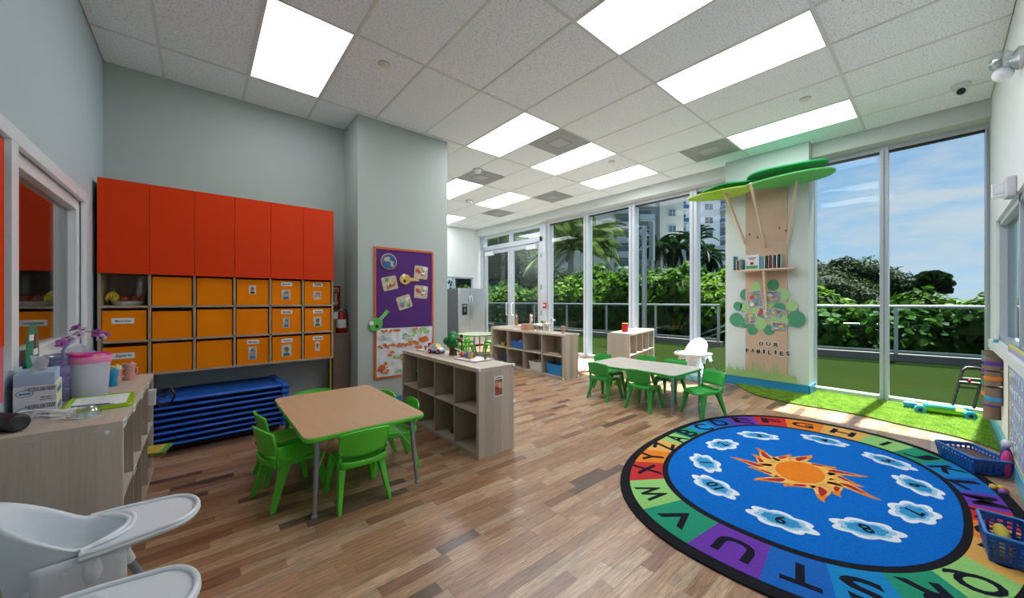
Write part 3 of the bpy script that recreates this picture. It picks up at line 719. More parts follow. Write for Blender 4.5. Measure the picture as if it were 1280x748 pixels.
# windows on the plain end wall stand proud of it by their own depth
for k in range(3):
    x, z = bfr(D, 837, 268+20*k); inst(PMESH[('w',1.5,1.4)], 'window', t, (x,-1.24,z+1.1))
D = 92
t = bthing('white high-rise with blue glass balconies just left of the tree column', D)
x0, _ = bfr(D, 849, 0); x1, _ = bfr(D, 858, 0); x2, _ = bfr(D, 900, 0); x3, _ = bfr(D, 925, 0); x4, _ = bfr(D, 1000, 0)
B(x1, x2, 0, 16, 0, 50).build('front_wall', bwhite, t)
B(x0, x1, 2.0, 16, 0, 50).build('left_bay', bwhite, t)
B(x2, x3, 2.0, 16, 0, 50).build('right_bay', bwhite, t)
B(x3, x4, 0, 16, 0, 36).build('side_wing', bwhite, t)
for k in range(11):
    v = 226+16.5*k
    bwin(t, D, 869, v, 1.3, 1.5); bwin(t, D, 886, v, 2.1, 1.6)
    x, z = bfr(D, 853.5, v+6); 
    balcony(t, D, 907, v+4, 2.8, bblue, 'b4', 1.5)
    balcony(t, D, 853.3, v+4, 1.8, bblue, 'b5', 1.5)
D = 68
t = bthing('low white building with dark strip windows behind the hedge', D)
x0, z0 = bfr(D, 857, 309); x1, _ = bfr(D, 1000, 0)
B(x0, x1, 0, 5, 0, z0+1.1).build('wall', bwhite, t)
B(x0-0.2, x1+0.2, -0.2, 5.2, z0+1.1, z0+1.35).build('parapet', bwhite, t)
for k in range(3):
    for u in (874, 903, 940):
        x, z = bfr(D, u, 322+17*k); key = ('lw',)
        if key not in PMESH: PMESH[key] = MB().box(-1.1,1.1,-0.15,0.05,-0.65,0.65,1).box(-1.15,1.15,-0.25,0.02,-0.75,-0.65).box(-1.15,1.15,-0.2,0.02,0.0,0.06).box(-1.15,1.15,-0.25,0.02,0.65,0.72).build('window', [bwhite, glassd], t, loc=(x,0,z+1.1))
        else: inst(PMESH[key], 'window', t, (x,0,z+1.1))
# ================================================================= FURNITURE
oak_z = wood('oak_upright_grain', (0.33,0.27,0.21), (0.60,0.51,0.42), 'z')
oak_y = wood('oak_length_grain', (0.36,0.29,0.23), (0.60,0.51,0.42), 'y')
oak_x = wood('oak_cross_grain', (0.32,0.24,0.175), (0.52,0.42,0.32), 'x')
oakedge = mat('pale_edge_banding', (0.56,0.47,0.37), 0.5, var=0.04)
tagm = paper
def shelf_unit(name, label, loc, rz=0, L_=1.43, D_=0.37, H_=0.724, cols=4, back=True, group='low cube shelf units'):
    """long side along local Y, open face towards -X (local); base at the centre of the footprint"""
    t = thing(name, label, 'shelf unit', loc, rz, group)
    hl, hd, th, ti = L_/2, D_/2, 0.034, 0.016
    B(-hd, hd, -hl, -hl+th, 0, H_-th).build('side_panel', oak_z, t, bevel=0.0015)
    B(-hd, hd, hl-th, hl, 0, H_-th).build('side_panel', oak_z, t, bevel=0.0015)
    B(-hd, hd, -hl, hl, H_-th, H_).build('top_panel', oak_y, t, bevel=0.0015)
    B(-hd, hd, -hl+th, hl-th, 0.0, th).build('bottom_panel', oak_y, t, bevel=0.0015)
    cw = (L_-2*th-(cols-1)*ti)/cols
    d0 = None
    for c in range(1, cols):
        y = -hl+th+c*cw+(c-0.5)*ti
        if d0 is None: d0 = B(-hd+0.002, hd-0.012, -ti/2, ti/2, th, H_-th).build('divider', oak_z, t, loc=(0,y,0))
        else: inst(d0, 'divider', t, (0,y,0))
    s0 = None
    for c in range(cols):
        y = -hl+th+c*(cw+ti)+cw/2
        if s0 is None: s0 = B(-hd+0.002, hd-0.012, -cw/2, cw/2, H_/2-ti/2, H_/2+ti/2).build('shelf', oak_y, t, loc=(0,y,0))
        else: inst(s0, 'shelf', t, (0,y,0))
    if back: B(hd-0.012, hd-0.002, -hl+th, hl-th, th, H_-th).build('back_panel', oak_z, t)
    return t
TOP = 0.724
s1 = shelf_unit('cube_shelf', 'oak cube shelf divider with toys on top, standing between the two green-chair tables', (1.87, 3.105, 0), L_=1.45)
# corner guards
def guards(t, pts, m=white_gloss):
    g0 = None
    for p in pts:
        if g0 is None: g0 = B(-0.014,0.014,-0.014,0.014,-0.014,0.014).build('corner_guard', m, t, bevel=0.005, loc=p)
        else: inst(g0, 'corner_guard', t, p)
guards(s1, [(-0.18,-0.72,0.715),(0.18,-0.72,0.715),(0.185,-0.72,0.40)])
# picture sign on the end of the divider
t = thing('picture_sign', 'laminated photo sign taped to the end of the middle cube shelf', 'sign', (1.885, 2.379, 0.56))
B(-0.045,0.045,-0.002,0,-0.085,0.085).build('card', paper, t)
MB().box(-0.038,0.038,-0.003,-0.002,-0.075,0.055,0).box(-0.03,0.01,-0.0036,-0.003,-0.06,-0.01,1).box(-0.01,0.034,-0.0036,-0.003,-0.02,0.03,2).box(-0.034,-0.012,-0.0036,-0.003,0.0,0.045,3).build('photo_print', [mat('print_brown',(0.25,0.12,0.06),0.6), mat('print_red',(0.4,0.05,0.03),0.6), mat('print_tan',(0.6,0.42,0.25),0.6), mat('print_orange',(0.7,0.3,0.08),0.6)], t)
B(-0.03,0.03,-0.0032,-0.002,0.065,0.071).build('heading_line', blackink, t)

# ------- orange wall cabinet
cabwood = mat('cabinet_birch', (0.40,0.31,0.215), 0.5, var=0.05, scale=15)
org = mat('orange_red_lacquer', (0.70,0.04,0.0), 0.45, spec=0.2, var=0.02, scale=2)
CX0, CX1, CY0 = -0.634, 1.135, 4.42
t = thing('hanging_cabinet', 'long wall-hung cabinet with six orange-red doors over birch cubbies', 'cabinet', ((CX0+CX1)/2, CY0, 0.625))
ox, oy, oz = (CX0+CX1)/2, CY0, 0.625
def cb(n, a, b, c, d, e_, f_, m=cabwood, **k): return B(a-ox, b-ox, c-oy, d-oy, e_-oz, f_-oz).build(n, m, t, **k)
cb('side_panel', CX0, CX0+0.018, CY0, 4.84, 0.625, 2.265); cb('side_panel', CX1-0.018, CX1, CY0, 4.84, 0.625, 2.265)
cb('back_panel', CX0+0.018, CX1-0.018, 4.825, 4.84, 0.64, 2.25)
cb('top_panel', CX0+0.018, CX1-0.018, CY0, 4.825, 2.247, 2.265)
pitch = (CX1-CX0-0.018)/6
ROWZ = [0.625, 0.917, 1.209, 1.501]
for z in ROWZ: cb('shelf', CX0+0.018, CX1-0.018, CY0, 4.825, z, z+0.018)
for c in range(1, 6): cb('divider', CX0+c*pitch, CX0+c*pitch+0.018, CY0, 4.825, 0.643, 2.247)
dm = None
for c in range(6):
    xa = CX0+c*pitch+(0.0 if c == 0 else 0.009)+0.0015; xb = CX0+(c+1)*pitch+0.009-0.0015+(0.009 if c == 5 else 0)
    B(xa-ox, xb-ox, -0.022, -0.002, 1.495-oz, 2.268-oz).build('cabinet_door', org, t, bevel=0.0015)
# bins
binm = mat('orange_bin_card', (0.95,0.235,0.0), 0.6, spec=0.1, var=0.08, scale=3)
bind = mat('bin_inside_dark', (0.10,0.04,0.01), 0.9)
def bin_(c, r, label, shrink=0.0, dx=0.0, dz=0.0, tilt=0.0):
    xa = CX0+c*pitch+0.018; w = pitch-0.018; z = ROWZ[r]+0.018; h = 0.274
    t = thing('storage_bin', label, 'bin', (xa+w/2+dx, CY0+0.012, z), tilt, 'orange bins in the wall cabinet')
    w2 = w/2-0.008; h2 = h-0.022+dz
    B(-w2, w2, 0, 0.008, 0, h2).build('front_panel', binm, t, bevel=0.002)
    MB().box(-w2, -w2+0.006, 0.008, 0.36, 0, h2).box(w2-0.006, w2, 0.008, 0.36, 0, h2).box(-w2+0.006, w2-0.006, 0.354, 0.36, 0, h2).box(-w2+0.006, w2-0.006, 0.008, 0.354, 0, 0.006).build('bin_body', binm, t)
    return t
skin = [mat('print_skin_light',(0.55,0.33,0.22),0.6), mat('print_skin_dark',(0.28,0.14,0.08),0.6)]
hairm = mat('print_hair_dark', (0.02,0.015,0.012), 0.6)
def portrait(t, x, z, w, h, bgc, shirt, sk, kind=0):
    """a flat printed snapshot: card, background, head, hair and shirt as printed shapes"""
    mb = MB(); y = -0.0025
    mb.box(x-w/2, x+w/2, y, 0, z-h/2, z+h/2, 0)
    mb.box(x-w/2+0.003, x+w/2-0.003, y-0.0004, y, z-h/2+0.003, z+h/2-0.003, 1)
    mb.box(x-w/2+0.003, x-w/2+w*0.35, y-0.0007, y-0.0004, z, z+h/2-0.003, 5)
    def disc(cx_, cz_, rx, rz_, d, mi, n=12): 
        mb.add([(cx_+rx*math.cos(2*PI*k/n), y-d, cz_+rz_*math.sin(2*PI*k/n)) for k in range(n)], [tuple(range(n))], mi)
    mb.add([(x-w*0.36,y-0.001,z-h/2+0.003),(x+w*0.36,y-0.001,z-h/2+0.003),(x+w*0.26,y-0.001,z-h*0.2),(x-w*0.26,y-0.001,z-h*0.2)], [(0,1,2,3)], 2)
    disc(x, z+h*0.12, w*0.24, h*0.19, 0.0012, 4); disc(x, z+h*0.02, w*0.2, h*0.2, 0.0015, 3)
    disc(x-w*0.08, z+h*0.05, w*0.03, h*0.018, 0.0018, 4, 6); disc(x+w*0.08, z+h*0.05, w*0.03, h*0.018, 0.0018, 4, 6)
    return mb.build('snapshot', [paper, mat('print_bg_%s' % bgc[0], bgc[1], 0.6), mat('print_shirt_%s' % shirt[0], shirt[1], 0.6), skin[sk], hairm, mat('print_pale', (0.5,0.55,0.58), 0.6)], t)
teal = ('teal', (0.01,0.16,0.19)); blu = ('blue', (0.03,0.18,0.42)); grn = ('green', (0.02,0.25,0.12)); whi = ('white', (0.6,0.6,0.58)); nav = ('navy', (0.02,0.03,0.10))
bgs = [('grey',(0.35,0.38,0.40)), ('pale',(0.55,0.55,0.52)), ('sky',(0.15,0.38,0.6)), ('warm',(0.42,0.35,0.28))]
def label_card(t, s_, x, z, w=0.10, h=0.04):
    o = B(x-w/2, x+w/2, -0.002, 0, z-h/2, z+h/2).build('name_label', paper, t)
    text(s_, blackink, o, (x,-0.0022,z), RY, w=w*0.72)
bin_specs = [ # col,row(2=top)
 (1,2,None,None,'plain orange bin right of the fruit bowl compartment, top row'),
 (2,2,None,None,'plain orange bin, top row, third compartment from the left'),
 (3,2,'',(0,0.15,0.055,0.085,1,nav,1),'orange bin with one small snapshot and no name label, top row'),
 (4,2,'Marcello',(0.0,0.105,0.075,0.10,0,teal,0),'orange bin with name label over a child in teal, top row, fifth column'),
 (5,2,'Sully',(0.0,0.10,0.075,0.085,3,whi,0),'orange bin with name label and snapshot at the top right end of the cabinet'),
 (0,1,'Materiales',None,'orange bin with the big white label Materiales, under the fruit bowl'),
 (1,1,None,None,'plain orange bin sitting low, middle row, second column'),
 (2,1,None,None,'plain orange bin, middle row, third column'),
 (3,1,None,None,'plain orange bin in the middle row, left of the two middle-row bins with snapshots'),
 (4,1,'Emilia',(0.0,0.105,0.055,0.10,2,blu,0),'orange bin with name label over a blue narrow snapshot, middle row'),
 (5,1,'Adrian',(0.0,0.105,0.075,0.105,1,grn,1),'orange bin with snapshot of a child in green, right end of middle row'),
 (0,0,'Ziploc ks',None,'orange bin with partly hidden white label behind the pink cup, bottom left'),
 (1,0,None,None,'plain orange bin, bottom row, second column'),
 (2,0,None,None,'plain orange bin tilted slightly with blue papers showing above, bottom row'),
 (3,0,'Matteo',(0.0,0.105,0.065,0.12,0,blu,0),'orange bin with snapshot of a child wearing blue, bottom row, fourth column'),
 (4,0,'Yasmina',(0.0,0.105,0.085,0.12,1,teal,1),'orange bin with the largest snapshot, a child in teal, bottom row'),
 (5,0,'Anna',(0.0,0.125,0.045,0.10,1,whi,1),'orange bin with narrow snapshot of a child in white, bottom right corner')]
for c, r, nm, ph, lab in bin_specs:
    b_ = bin_(c, r, lab, dx=RND.uniform(-.004,.004), dz=-0.012 if (c,r) in ((1,1),(0,0)) else 0)
    if nm in ('Materiales','Ziploc ks'): label_card(b_, nm, -0.01 if nm[0]=='M' else -0.01, 0.165, 0.13, 0.048)
    elif nm: label_card(b_, nm, 0.0, 0.215 if nm[0] != 'Y' else 0.21)
    if ph: portrait(b_, ph[0]-0.005, ph[1], ph[2], ph[3], bgs[ph[4]], ph[5], ph[6])
# fruit dish in the first compartment
t = thing('fruit_dish', 'oval white wrapped dish of fruit in the open top left cubby', 'dish', (-0.475, 4.56, ROWZ[2]+0.018))
MB().lathe([(0.07,0),(0.085,0.004),(0.105,0.035),(0.112,0.038),(0.10,0.036),(0.08,0.012),(0.001,0.010)], 28, sx=1.0, sy=0.8).build('dish', white_gloss, t, smooth=50)
fruits = [('peach','dark red peach, middle of the fruit dish',(-0.02,-0.02,0.055),0.033,(0.22,0.03,0.02)),('peach','red peach right of the middle of the fruit dish',(0.045,-0.01,0.05),0.032,(0.30,0.05,0.02)),('peach','orange and red peach at the right end of the fruit dish',(0.075,0.03,0.05),0.03,(0.45,0.14,0.03)),('pear','yellow green pear at the left end of the fruit dish',(-0.075,-0.02,0.06),0.03,(0.50,0.42,0.03))]
for nm, lab, p, r_, c_ in fruits:
    q = thing(nm, lab, 'fruit', (-0.475+p[0], 4.56+p[1]-0.02, ROWZ[2]+0.018+0.022), group='fruit in the dish')
    MB().lathe([(0.001,0.002),(r_*0.6,0.004),(r_,r_*0.9),(r_*0.8,r_*1.6),(r_*0.3,r_*1.85),(0.001,r_*1.75)], 16).build('flesh', mat('fruit_%s_%d' % (nm, int(c_[0]*100)), c_, 0.4, var=0.2, scale=60), q, smooth=60)
    MB().tube([(0,0,r_*1.7),(0.003,0,r_*2.05)], 0.002, 5).build('stem', bark, q)
t = thing('banana_bunch', 'small bunch of yellow bananas against the left of the fruit cubby', 'bananas', (-0.56, 4.56, ROWZ[2]+0.03))
for k in range(4):
    a = -0.5+0.3*k
    MB().tube([(0.0,0.0,0.11),(-0.025+0.012*k,-0.02,0.085),(-0.04+0.025*k,-0.03,0.05),(-0.035+0.03*k,-0.02,0.02)], [0.006,0.014,0.014,0.004], 7).build('banana', mat('banana_yellow', (0.62,0.48,0.03), 0.5, var=0.15, scale=40), t, smooth=60)
MB().tube([(0,0,0.105),(0.004,0.0,0.135)],[0.009,0.006],6).build('stalk', mat('stalk_green', (0.1,0.2,0.03), 0.6), t, smooth=60)
t = thing('plastic_bag', 'crumpled clear plastic bag standing behind the fruit', 'bag', (-0.41, 4.64, ROWZ[2]+0.018))
def bagf(u, v):
    a = 2*PI*u; r_ = 0.045*(1-0.45*abs(v-0.45))+0.012*mnoise.noise((math.cos(a)*2, math.sin(a)*2, v*5)); return (r_*math.cos(a), r_*0.6*math.sin(a), v*0.24)
MB().grid(bagf, 20, 14).build('film', glass('plastic_film', (0.90,0.92,0.93), 0.12, 0.25), t, smooth=60)
# blue sleeping cots
cot_b = mat('cot_vinyl_blue', (0.008,0.085,0.40), 0.35, var=0.05, scale=4)
cot_f = mat('cot_frame_blue', (0.01,0.10,0.50), 0.3, var=0.03)
def make_cot(lab):
    t = thing('stacking_cot', lab, 'cot', (0,0,0), 0, 'stacked sleeping cots')
    MB().grid(lambda u, v: (-0.60+1.2*u, -0.27+0.54*v, 0.036-0.006*math.sin(PI*v)), 10, 6).build('sheet', cot_b, t, solid=0.004, smooth=60)
    for s_ in (-1, 1):
        MB().tube([(-0.60,s_*0.275,0.030),(0.60,s_*0.275,0.030)], 0.0125, 8).build('side_rail', cot_f, t, smooth=50)
        MB().box(s_*0.655-0.055 if s_>0 else -0.67, 0.67 if s_>0 else -0.60, -0.305, 0.305, 0.006, 0.046).build('end_frame', cot_f, t, bevel=0.015, seg=3)
        for q in (-1, 1):
            B(s_*0.635-0.03, s_*0.635+0.03, q*0.275-0.025, q*0.275+0.025, 0.0, 0.05).build('corner_foot', cot_f, t, bevel=0.008)
    return t
COTX, COTY, COTA = -0.02, 4.42, math.radians(3.5)
ords = ['bottom cot of the blue stack', 'second cot from the bottom of the blue stack','third cot from the bottom of the blue stack','fourth cot from the bottom of the blue stack','fourth cot from the top of the blue stack','third cot from the top of the blue stack','second cot from the top of the blue stack','top cot of the blue stack with its whole blue sheet in view']
cot0 = make_cot('blue sleeping cot, '+ords[0]); cot0.location = (COTX, COTY, 0.045); cot0.rotation_euler = (0,0,COTA)
for k in range(1, 8): dup(cot0, 'blue sleeping cot, '+ords[k], (COTX+0.003*(k % 2), COTY-0.002*(k % 3), 0.045+k*0.0515), COTA)
t = thing('cot_trolley', 'low dark wheeled base under the stack of blue cots', 'trolley', (COTX, COTY, 0), COTA)
B(-0.6,0.6,-0.25,0.25,0.03,0.044).build('deck', black, t, bevel=0.004)
for sx_ in (-1,1):
    for sy_ in (-1,1): MB().ball((sx_*0.5, sy_*0.2, 0.017), 0.0165, 10).build('castor', black, t, smooth=60)
t = thing('size_tag', 'small grey tag on the side of the top blue cot', 'tag', (0.42, 4.175, 0.43), COTA); B(-0.03,0.03,-0.002,0,-0.012,0.012).build('tag', mat('tag_grey',(0.3,0.33,0.3),0.5), t)
# pillar, extinguisher, sign
t = thing('plinth', 'narrow brown fibreboard plinth between the orange cabinet and the pier', 'plinth', (1.265, 4.70, 0))
B(-0.09,0.09,-0.12,0.12,0,0.875).build('box', mat('fibreboard_brown', (0.20,0.145,0.11), 0.75, var=0.05), t, bevel=0.003)
B(-0.095,0.095,-0.125,0.125,0.875,0.885).build('lid', mat('fibreboard_lid', (0.24,0.18,0.14), 0.75), t, bevel=0.002)
t = thing('fire_extinguisher', 'red fire extinguisher with a white label standing on the brown plinth', 'fire extinguisher', (1.285, 4.66, 0.885))
redm = mat('extinguisher_red', (0.42,0.012,0.015), 0.25)
MB().lathe([(0.05,0),(0.055,0.006),(0.055,0.2),(0.048,0.228),(0.025,0.245),(0.018,0.262),(0.001,0.264)], 24).build('cylinder', redm, t, smooth=50)
MB().lathe([(0.0562,0.06),(0.0562,0.16)], 24).build('label_band', paper, t, smooth=50)
MB().box(-0.012,0.012,-0.012,0.012,0.26,0.29).build('valve', chrome, t, bevel=0.003)
MB().tube([(0,0,0.285),(-0.03,-0.01,0.30),(-0.075,-0.02,0.298)],0.007,6).tube([(0,0,0.272),(-0.03,-0.01,0.272),(-0.07,-0.02,0.262)],0.006,6).build('handle', black, t, smooth=50)
MB().tube([(0.012,0,0.275),(0.05,0,0.27),(0.066,0,0.22),(0.066,0,0.08)],0.007,6).build('hose', black, t, smooth=50)
MB().lathe([(0.016,0),(0.016,0.008)],12,(0,-0.02,0.275)).build('gauge', white_gloss, t)
t = thing('inspection_tag', 'white paper tag and yellow card hanging left of the fire extinguisher', 'tag', (1.205, 4.66, 0.886))
B(-0.006,0.004,-0.03,0.04,0.0,0.17).build('yellow_card', mat('card_ochre', (0.42,0.30,0.02), 0.6), t)
MB().add([(-0.02,-0.035,0.17),(0.03,-0.04,0.165),(0.035,-0.035,0.24),(0.01,-0.03,0.25),(-0.015,-0.033,0.235)],[(0,1,2,3,4)]).build('white_tag', paper, t, solid=0.001)
t = thing('extinguisher_sign', 'red sign with a white arrow on the wall above the extinguisher', 'sign', (1.27, 4.838, 1.30))
B(-0.052,0.052,-0.004,0,-0.15,0.15).build('plate', redm, t)
text('FIRE', paper, t, (0,-0.0045,0.115), RY, w=0.07); text('EXTINGUISHER', paper, t, (0,-0.0045,0.085), RY, w=0.09)
MB().prism([(0.012,0.06),(0.012,-0.05),(0.03,-0.05),(0,-0.10),(-0.03,-0.05),(-0.012,-0.05),(-0.012,0.06)],0,0.001).build('arrow', paper, t, rot=RY, loc=(0,-0.004,0))
t = thing('yellow_strip', 'thin yellow painted strip at the cabinet end, down to the floor', 'strip', (1.15, 4.60, 0)); B(-0.008,0.008,-0.01,0.01,0,0.62).build('strip', mat('strip_yellow', (0.5,0.42,0.03), 0.5), t)

# ------- bulletin board on the pier
YP = 4.32
orb = mat('board_border_orange', (0.55,0.10,0.01), 0.6)
t = thing('bulletin_board', 'purple bulletin board with orange border above a white painted paper, on the pier', 'board', (1.94, YP, 1.12))
pur = mat('board_paper_purple', (0.075,0.012,0.16), 0.8, var=0.04)
B(-0.37,0.37,-0.006,0,-0.18,0.77).build('purple_backing', pur, t)
MB().box(-0.39,0.38,-0.012,-0.001,0.765,0.79).box(0.36,0.385,-0.012,-0.001,-0.76,0.765).box(-0.39,-0.365,-0.012,-0.001,-0.76,0.765).box(-0.39,0.385,-0.012,-0.001,-0.785,-0.76).build('orange_border', orb, t)
def crump(u, v):
    x, z = -0.362+0.725*u, -0.76+0.575*v
    return (x, -0.012-0.022*abs(mnoise.noise((x*6, z*6, 2.0)))-0.006*mnoise.noise((x*17,z*17,1.0)), z)
MB().grid(crump, 44, 36).build('crumpled_paper', mat('crumpled_white_paper', (0.66,0.68,0.72), 0.7, var=0.03), t, smooth=30)
rp = random.Random(12)
def blot(x, z, w, h, m, n=9):
    for k in range(n):
        a = rp.uniform(0, 2*PI); q = rp.random()**0.5; bx, bz = x+w*q*math.cos(a), z+h*q*math.sin(a); r_ = rp.uniform(0.012,0.026)
        y = crump((bx+0.362)/0.725, (bz+0.76)/0.575)[1]-0.002
        if abs(bx) > 0.34 or not (-0.74 < bz < -0.2): continue
        m.add([(bx+r_*math.cos(2*PI*i/9)*(1+.25*math.sin(3*i+k)), y-0.003*(1), bz+0.7*r_*math.sin(2*PI*i/9)) for i in range(9)], [tuple(range(9))])
om, gm_ = MB(), MB()
for x, z, w, h, n in ((-0.25,-0.40,0.10,0.025,16),(-0.05,-0.40,0.07,0.03,12),(0.08,-0.39,0.09,0.03,14),(0.245,-0.345,0.06,0.03,26),(-0.29,-0.68,0.08,0.05,18),(-0.27,-0.62,0.06,0.04,8),(-0.02,-0.545,0.06,0.05,12),(0.03,-0.59,0.04,0.03,8),(-0.2,-0.22,0.16,0.015,10),(0.15,-0.22,0.06,0.02,6),(-0.18,-0.5,0.05,0.03,5),(0.2,-0.44,0.07,0.02,6)): blot(x,z,w,h,om,n)
for x, z, w, h, n in ((-0.05,-0.72,0.08,0.03,10),(-0.01,-0.66,0.06,0.03,8),(0.1,-0.26,0.14,0.04,10),(0.26,-0.23,0.08,0.03,12),(0.02,-0.33,0.06,0.03,5),(-0.13,-0.53,0.04,0.02,5),(-0.25,-0.28,0.06,0.03,3)): blot(x,z,w,h,gm_,n)
om.build('orange_paint_prints', mat('paint_orange', (0.62,0.16,0.02), 0.6, var=0.15), t, kind='stuff'); gm_.build('green_paint_prints', mat('paint_green', (0.30,0.52,0.22), 0.6, var=0.15), t, kind='stuff')
def on_board(u, v): # pixel-free: u,v metres from the board centre line
    return (1.94+u, YP-0.006, 1.12+v)
t = thing('globe_cutout', 'round picture of the earth pinned at top left of the purple board', 'picture', on_board(-0.215, 0.62))
MB().lathe([(0.10,0),(0.10,0.010),(0.085,0.018),(0.001,0.02)], 30).build('rim', mat('cutout_rim', (0.45,0.28,0.16), 0.6), t, rot=(PI/2,0,0))
MB().lathe([(0.088,0.0185),(0.087,0.021),(0.001,0.0212)], 30).build('ocean', mat('ocean_blue', (0.01,0.09,0.30), 0.4, var=0.3, scale=12), t, rot=(PI/2,0,0))
gm2 = MB()
for cx_, cz_, rx, rz_ in ((-0.03,0.025,0.035,0.025),(-0.01,0.045,0.02,0.014),(0.035,-0.02,0.02,0.028),(0.01,0.005,0.012,0.008),(0.04,-0.05,0.018,0.012)):
    gm2.add([(cx_+rx*math.cos(2*PI*i/10)*(1+.2*math.sin(i*2.3)),-0.0222,cz_+rz_*math.sin(2*PI*i/10)) for i in range(10)],[tuple(range(10))])
gm2.build('land', mat('land_tan', (0.5,0.45,0.24), 0.6, var=0.2, scale=30), t)
snap_alt = mat('snap_base_blue_grey', (0.20,0.24,0.27), 0.5, var=0.6, scale=30)
snapm = [mat('snap_base', (0.50,0.42,0.33), 0.5, var=0.2, scale=25), mat('snap_red', (0.5,0.03,0.05), 0.5), mat('snap_blue', (0.05,0.3,0.45), 0.5), mat('snap_white', (0.7,0.68,0.65), 0.5), mat('snap_skin', (0.55,0.33,0.24), 0.5), mat('snap_brown', (0.22,0.12,0.06), 0.5), mat('snap_yellow', (0.6,0.48,0.05), 0.5), mat('snap_green', (0.1,0.3,0.1), 0.5)]
def snap(label, p, w, h, ang, seed, cat='photo', parent_face='board'):
    rs = random.Random(seed)
    t = thing('photo_card', label, cat, p); t.rotation_euler = (0, ang, 0) if parent_face == 'board' else (0,0,-PI/2)
    r_ = 0.012; pts_ = [(-w/2+r_,-h/2),(w/2-r_,-h/2),(w/2,-h/2+r_),(w/2,h/2-r_),(w/2-r_,h/2),(-w/2+r_,h/2),(-w/2,h/2-r_),(-w/2,-h/2+r_)]
    mb = MB().prism(pts_, 0.0, 0.004, 0)
    z = 0.0041
    for k in range(11):
        cx_, cz_ = rs.uniform(-w*.34, w*.34), rs.uniform(-h*.34, h*.34); rx, rz_ = rs.uniform(.1,.2)*w, rs.uniform(.07,.18)*h; z += 0.00012; n = rs.choice([5,7,9]); ph = rs.random()*3
        mb.add([(max(-w*.47,min(w*.47,cx_+rx*math.cos(ph+2*PI*i/n))), max(-h*.47,min(h*.47,cz_+rz_*math.sin(ph+2*PI*i/n))), z) for i in range(n)], [tuple(range(n))], rs.choice([1,2,3,3,4,4,5,6,7,1]))
    if parent_face != 'board':
        MB().prism([(-w/2-.004,-h/2-.004),(w/2+.004,-h/2-.004),(w/2+.004,h/2+.004),(-w/2-.004,h/2+.004)], -0.001, 0.001).build('white_margin', paper, t, rot=RY)
    mb.build('print', snapm if parent_face == 'board' else [snap_alt]+snapm[1:], t, rot=RY)
    if parent_face != 'board': t.rotation_euler = Euler((0, 0, -PI/2)); t.rotation_euler = (Matrix.Rotation(-PI/2,3,'Z') @ Matrix.Rotation(ang,3,'Y')).to_euler()
    return t
G_SN = 'photo cards on the purple board'
for lab, p, an, sd_ in (('square photo card of classroom play, top right of the purple board', (0.21,0.51), 0.08, 1), ('tilted photo card at the left of the purple board, under the earth', (-0.20,0.36), -0.22, 2), ('photo card at right of the purple board, under the guitar neck', (0.21,0.26), 0.08, 1), ('most tilted photo card, at the bottom middle of the purple board', (-0.015,0.13), -0.3, 4)):
    snap(lab, on_board(*p), 0.185, 0.165, an, sd_)['group'] = G_SN
def guitar(label, p, ang, c, nm, s_=1):
    t = thing('guitar_cutout', label, 'cutout', p); t.rotation_euler = (0, ang, 0); t.scale = (s_,)*3
    pts_ = [(0.07*math.cos(a)*(1+.08*math.cos(2*a)), 0.065*math.sin(a)) for a in [2*PI*i/20 for i in range(20)]]
    body = MB().prism(pts_, 0.004, 0.012)
    body.build('guitar_body', mat(nm, c, 0.5, var=0.1), t, rot=RY)
    B(0.05,0.185,-0.013,-0.004,-0.02,0.02).build('guitar_neck', mat(nm, c, 0.5), t, bevel=0.004)
    MB().lathe([(0.018,0.012),(0.018,0.0135)],14,(-0.01,-0.02,0)).build('sound_hole', black, t, rot=RY)
    MB().lathe([(0.022,0.012),(0.022,0.0135)],14,(-0.02,0.045,0)).build('white_button', paper, t, rot=RY)
    for k in range(4): B(0.07+k*0.025,0.073+k*0.025,-0.0145,-0.013,-0.018,0.018).build('fret', paper, t)
    return t
guitar('yellow paper guitar lying sideways in the middle of the purple board', on_board(-0.005,0.415), 0.0, (0.62,0.40,0.08), 'guitar_yellow')
guitar('green paper guitar hanging over the left edge of the purple board', (1.94-0.37, YP-0.013, 1.12-0.13), -0.85, (0.10,0.42,0.07), 'guitar_green', 1.15)
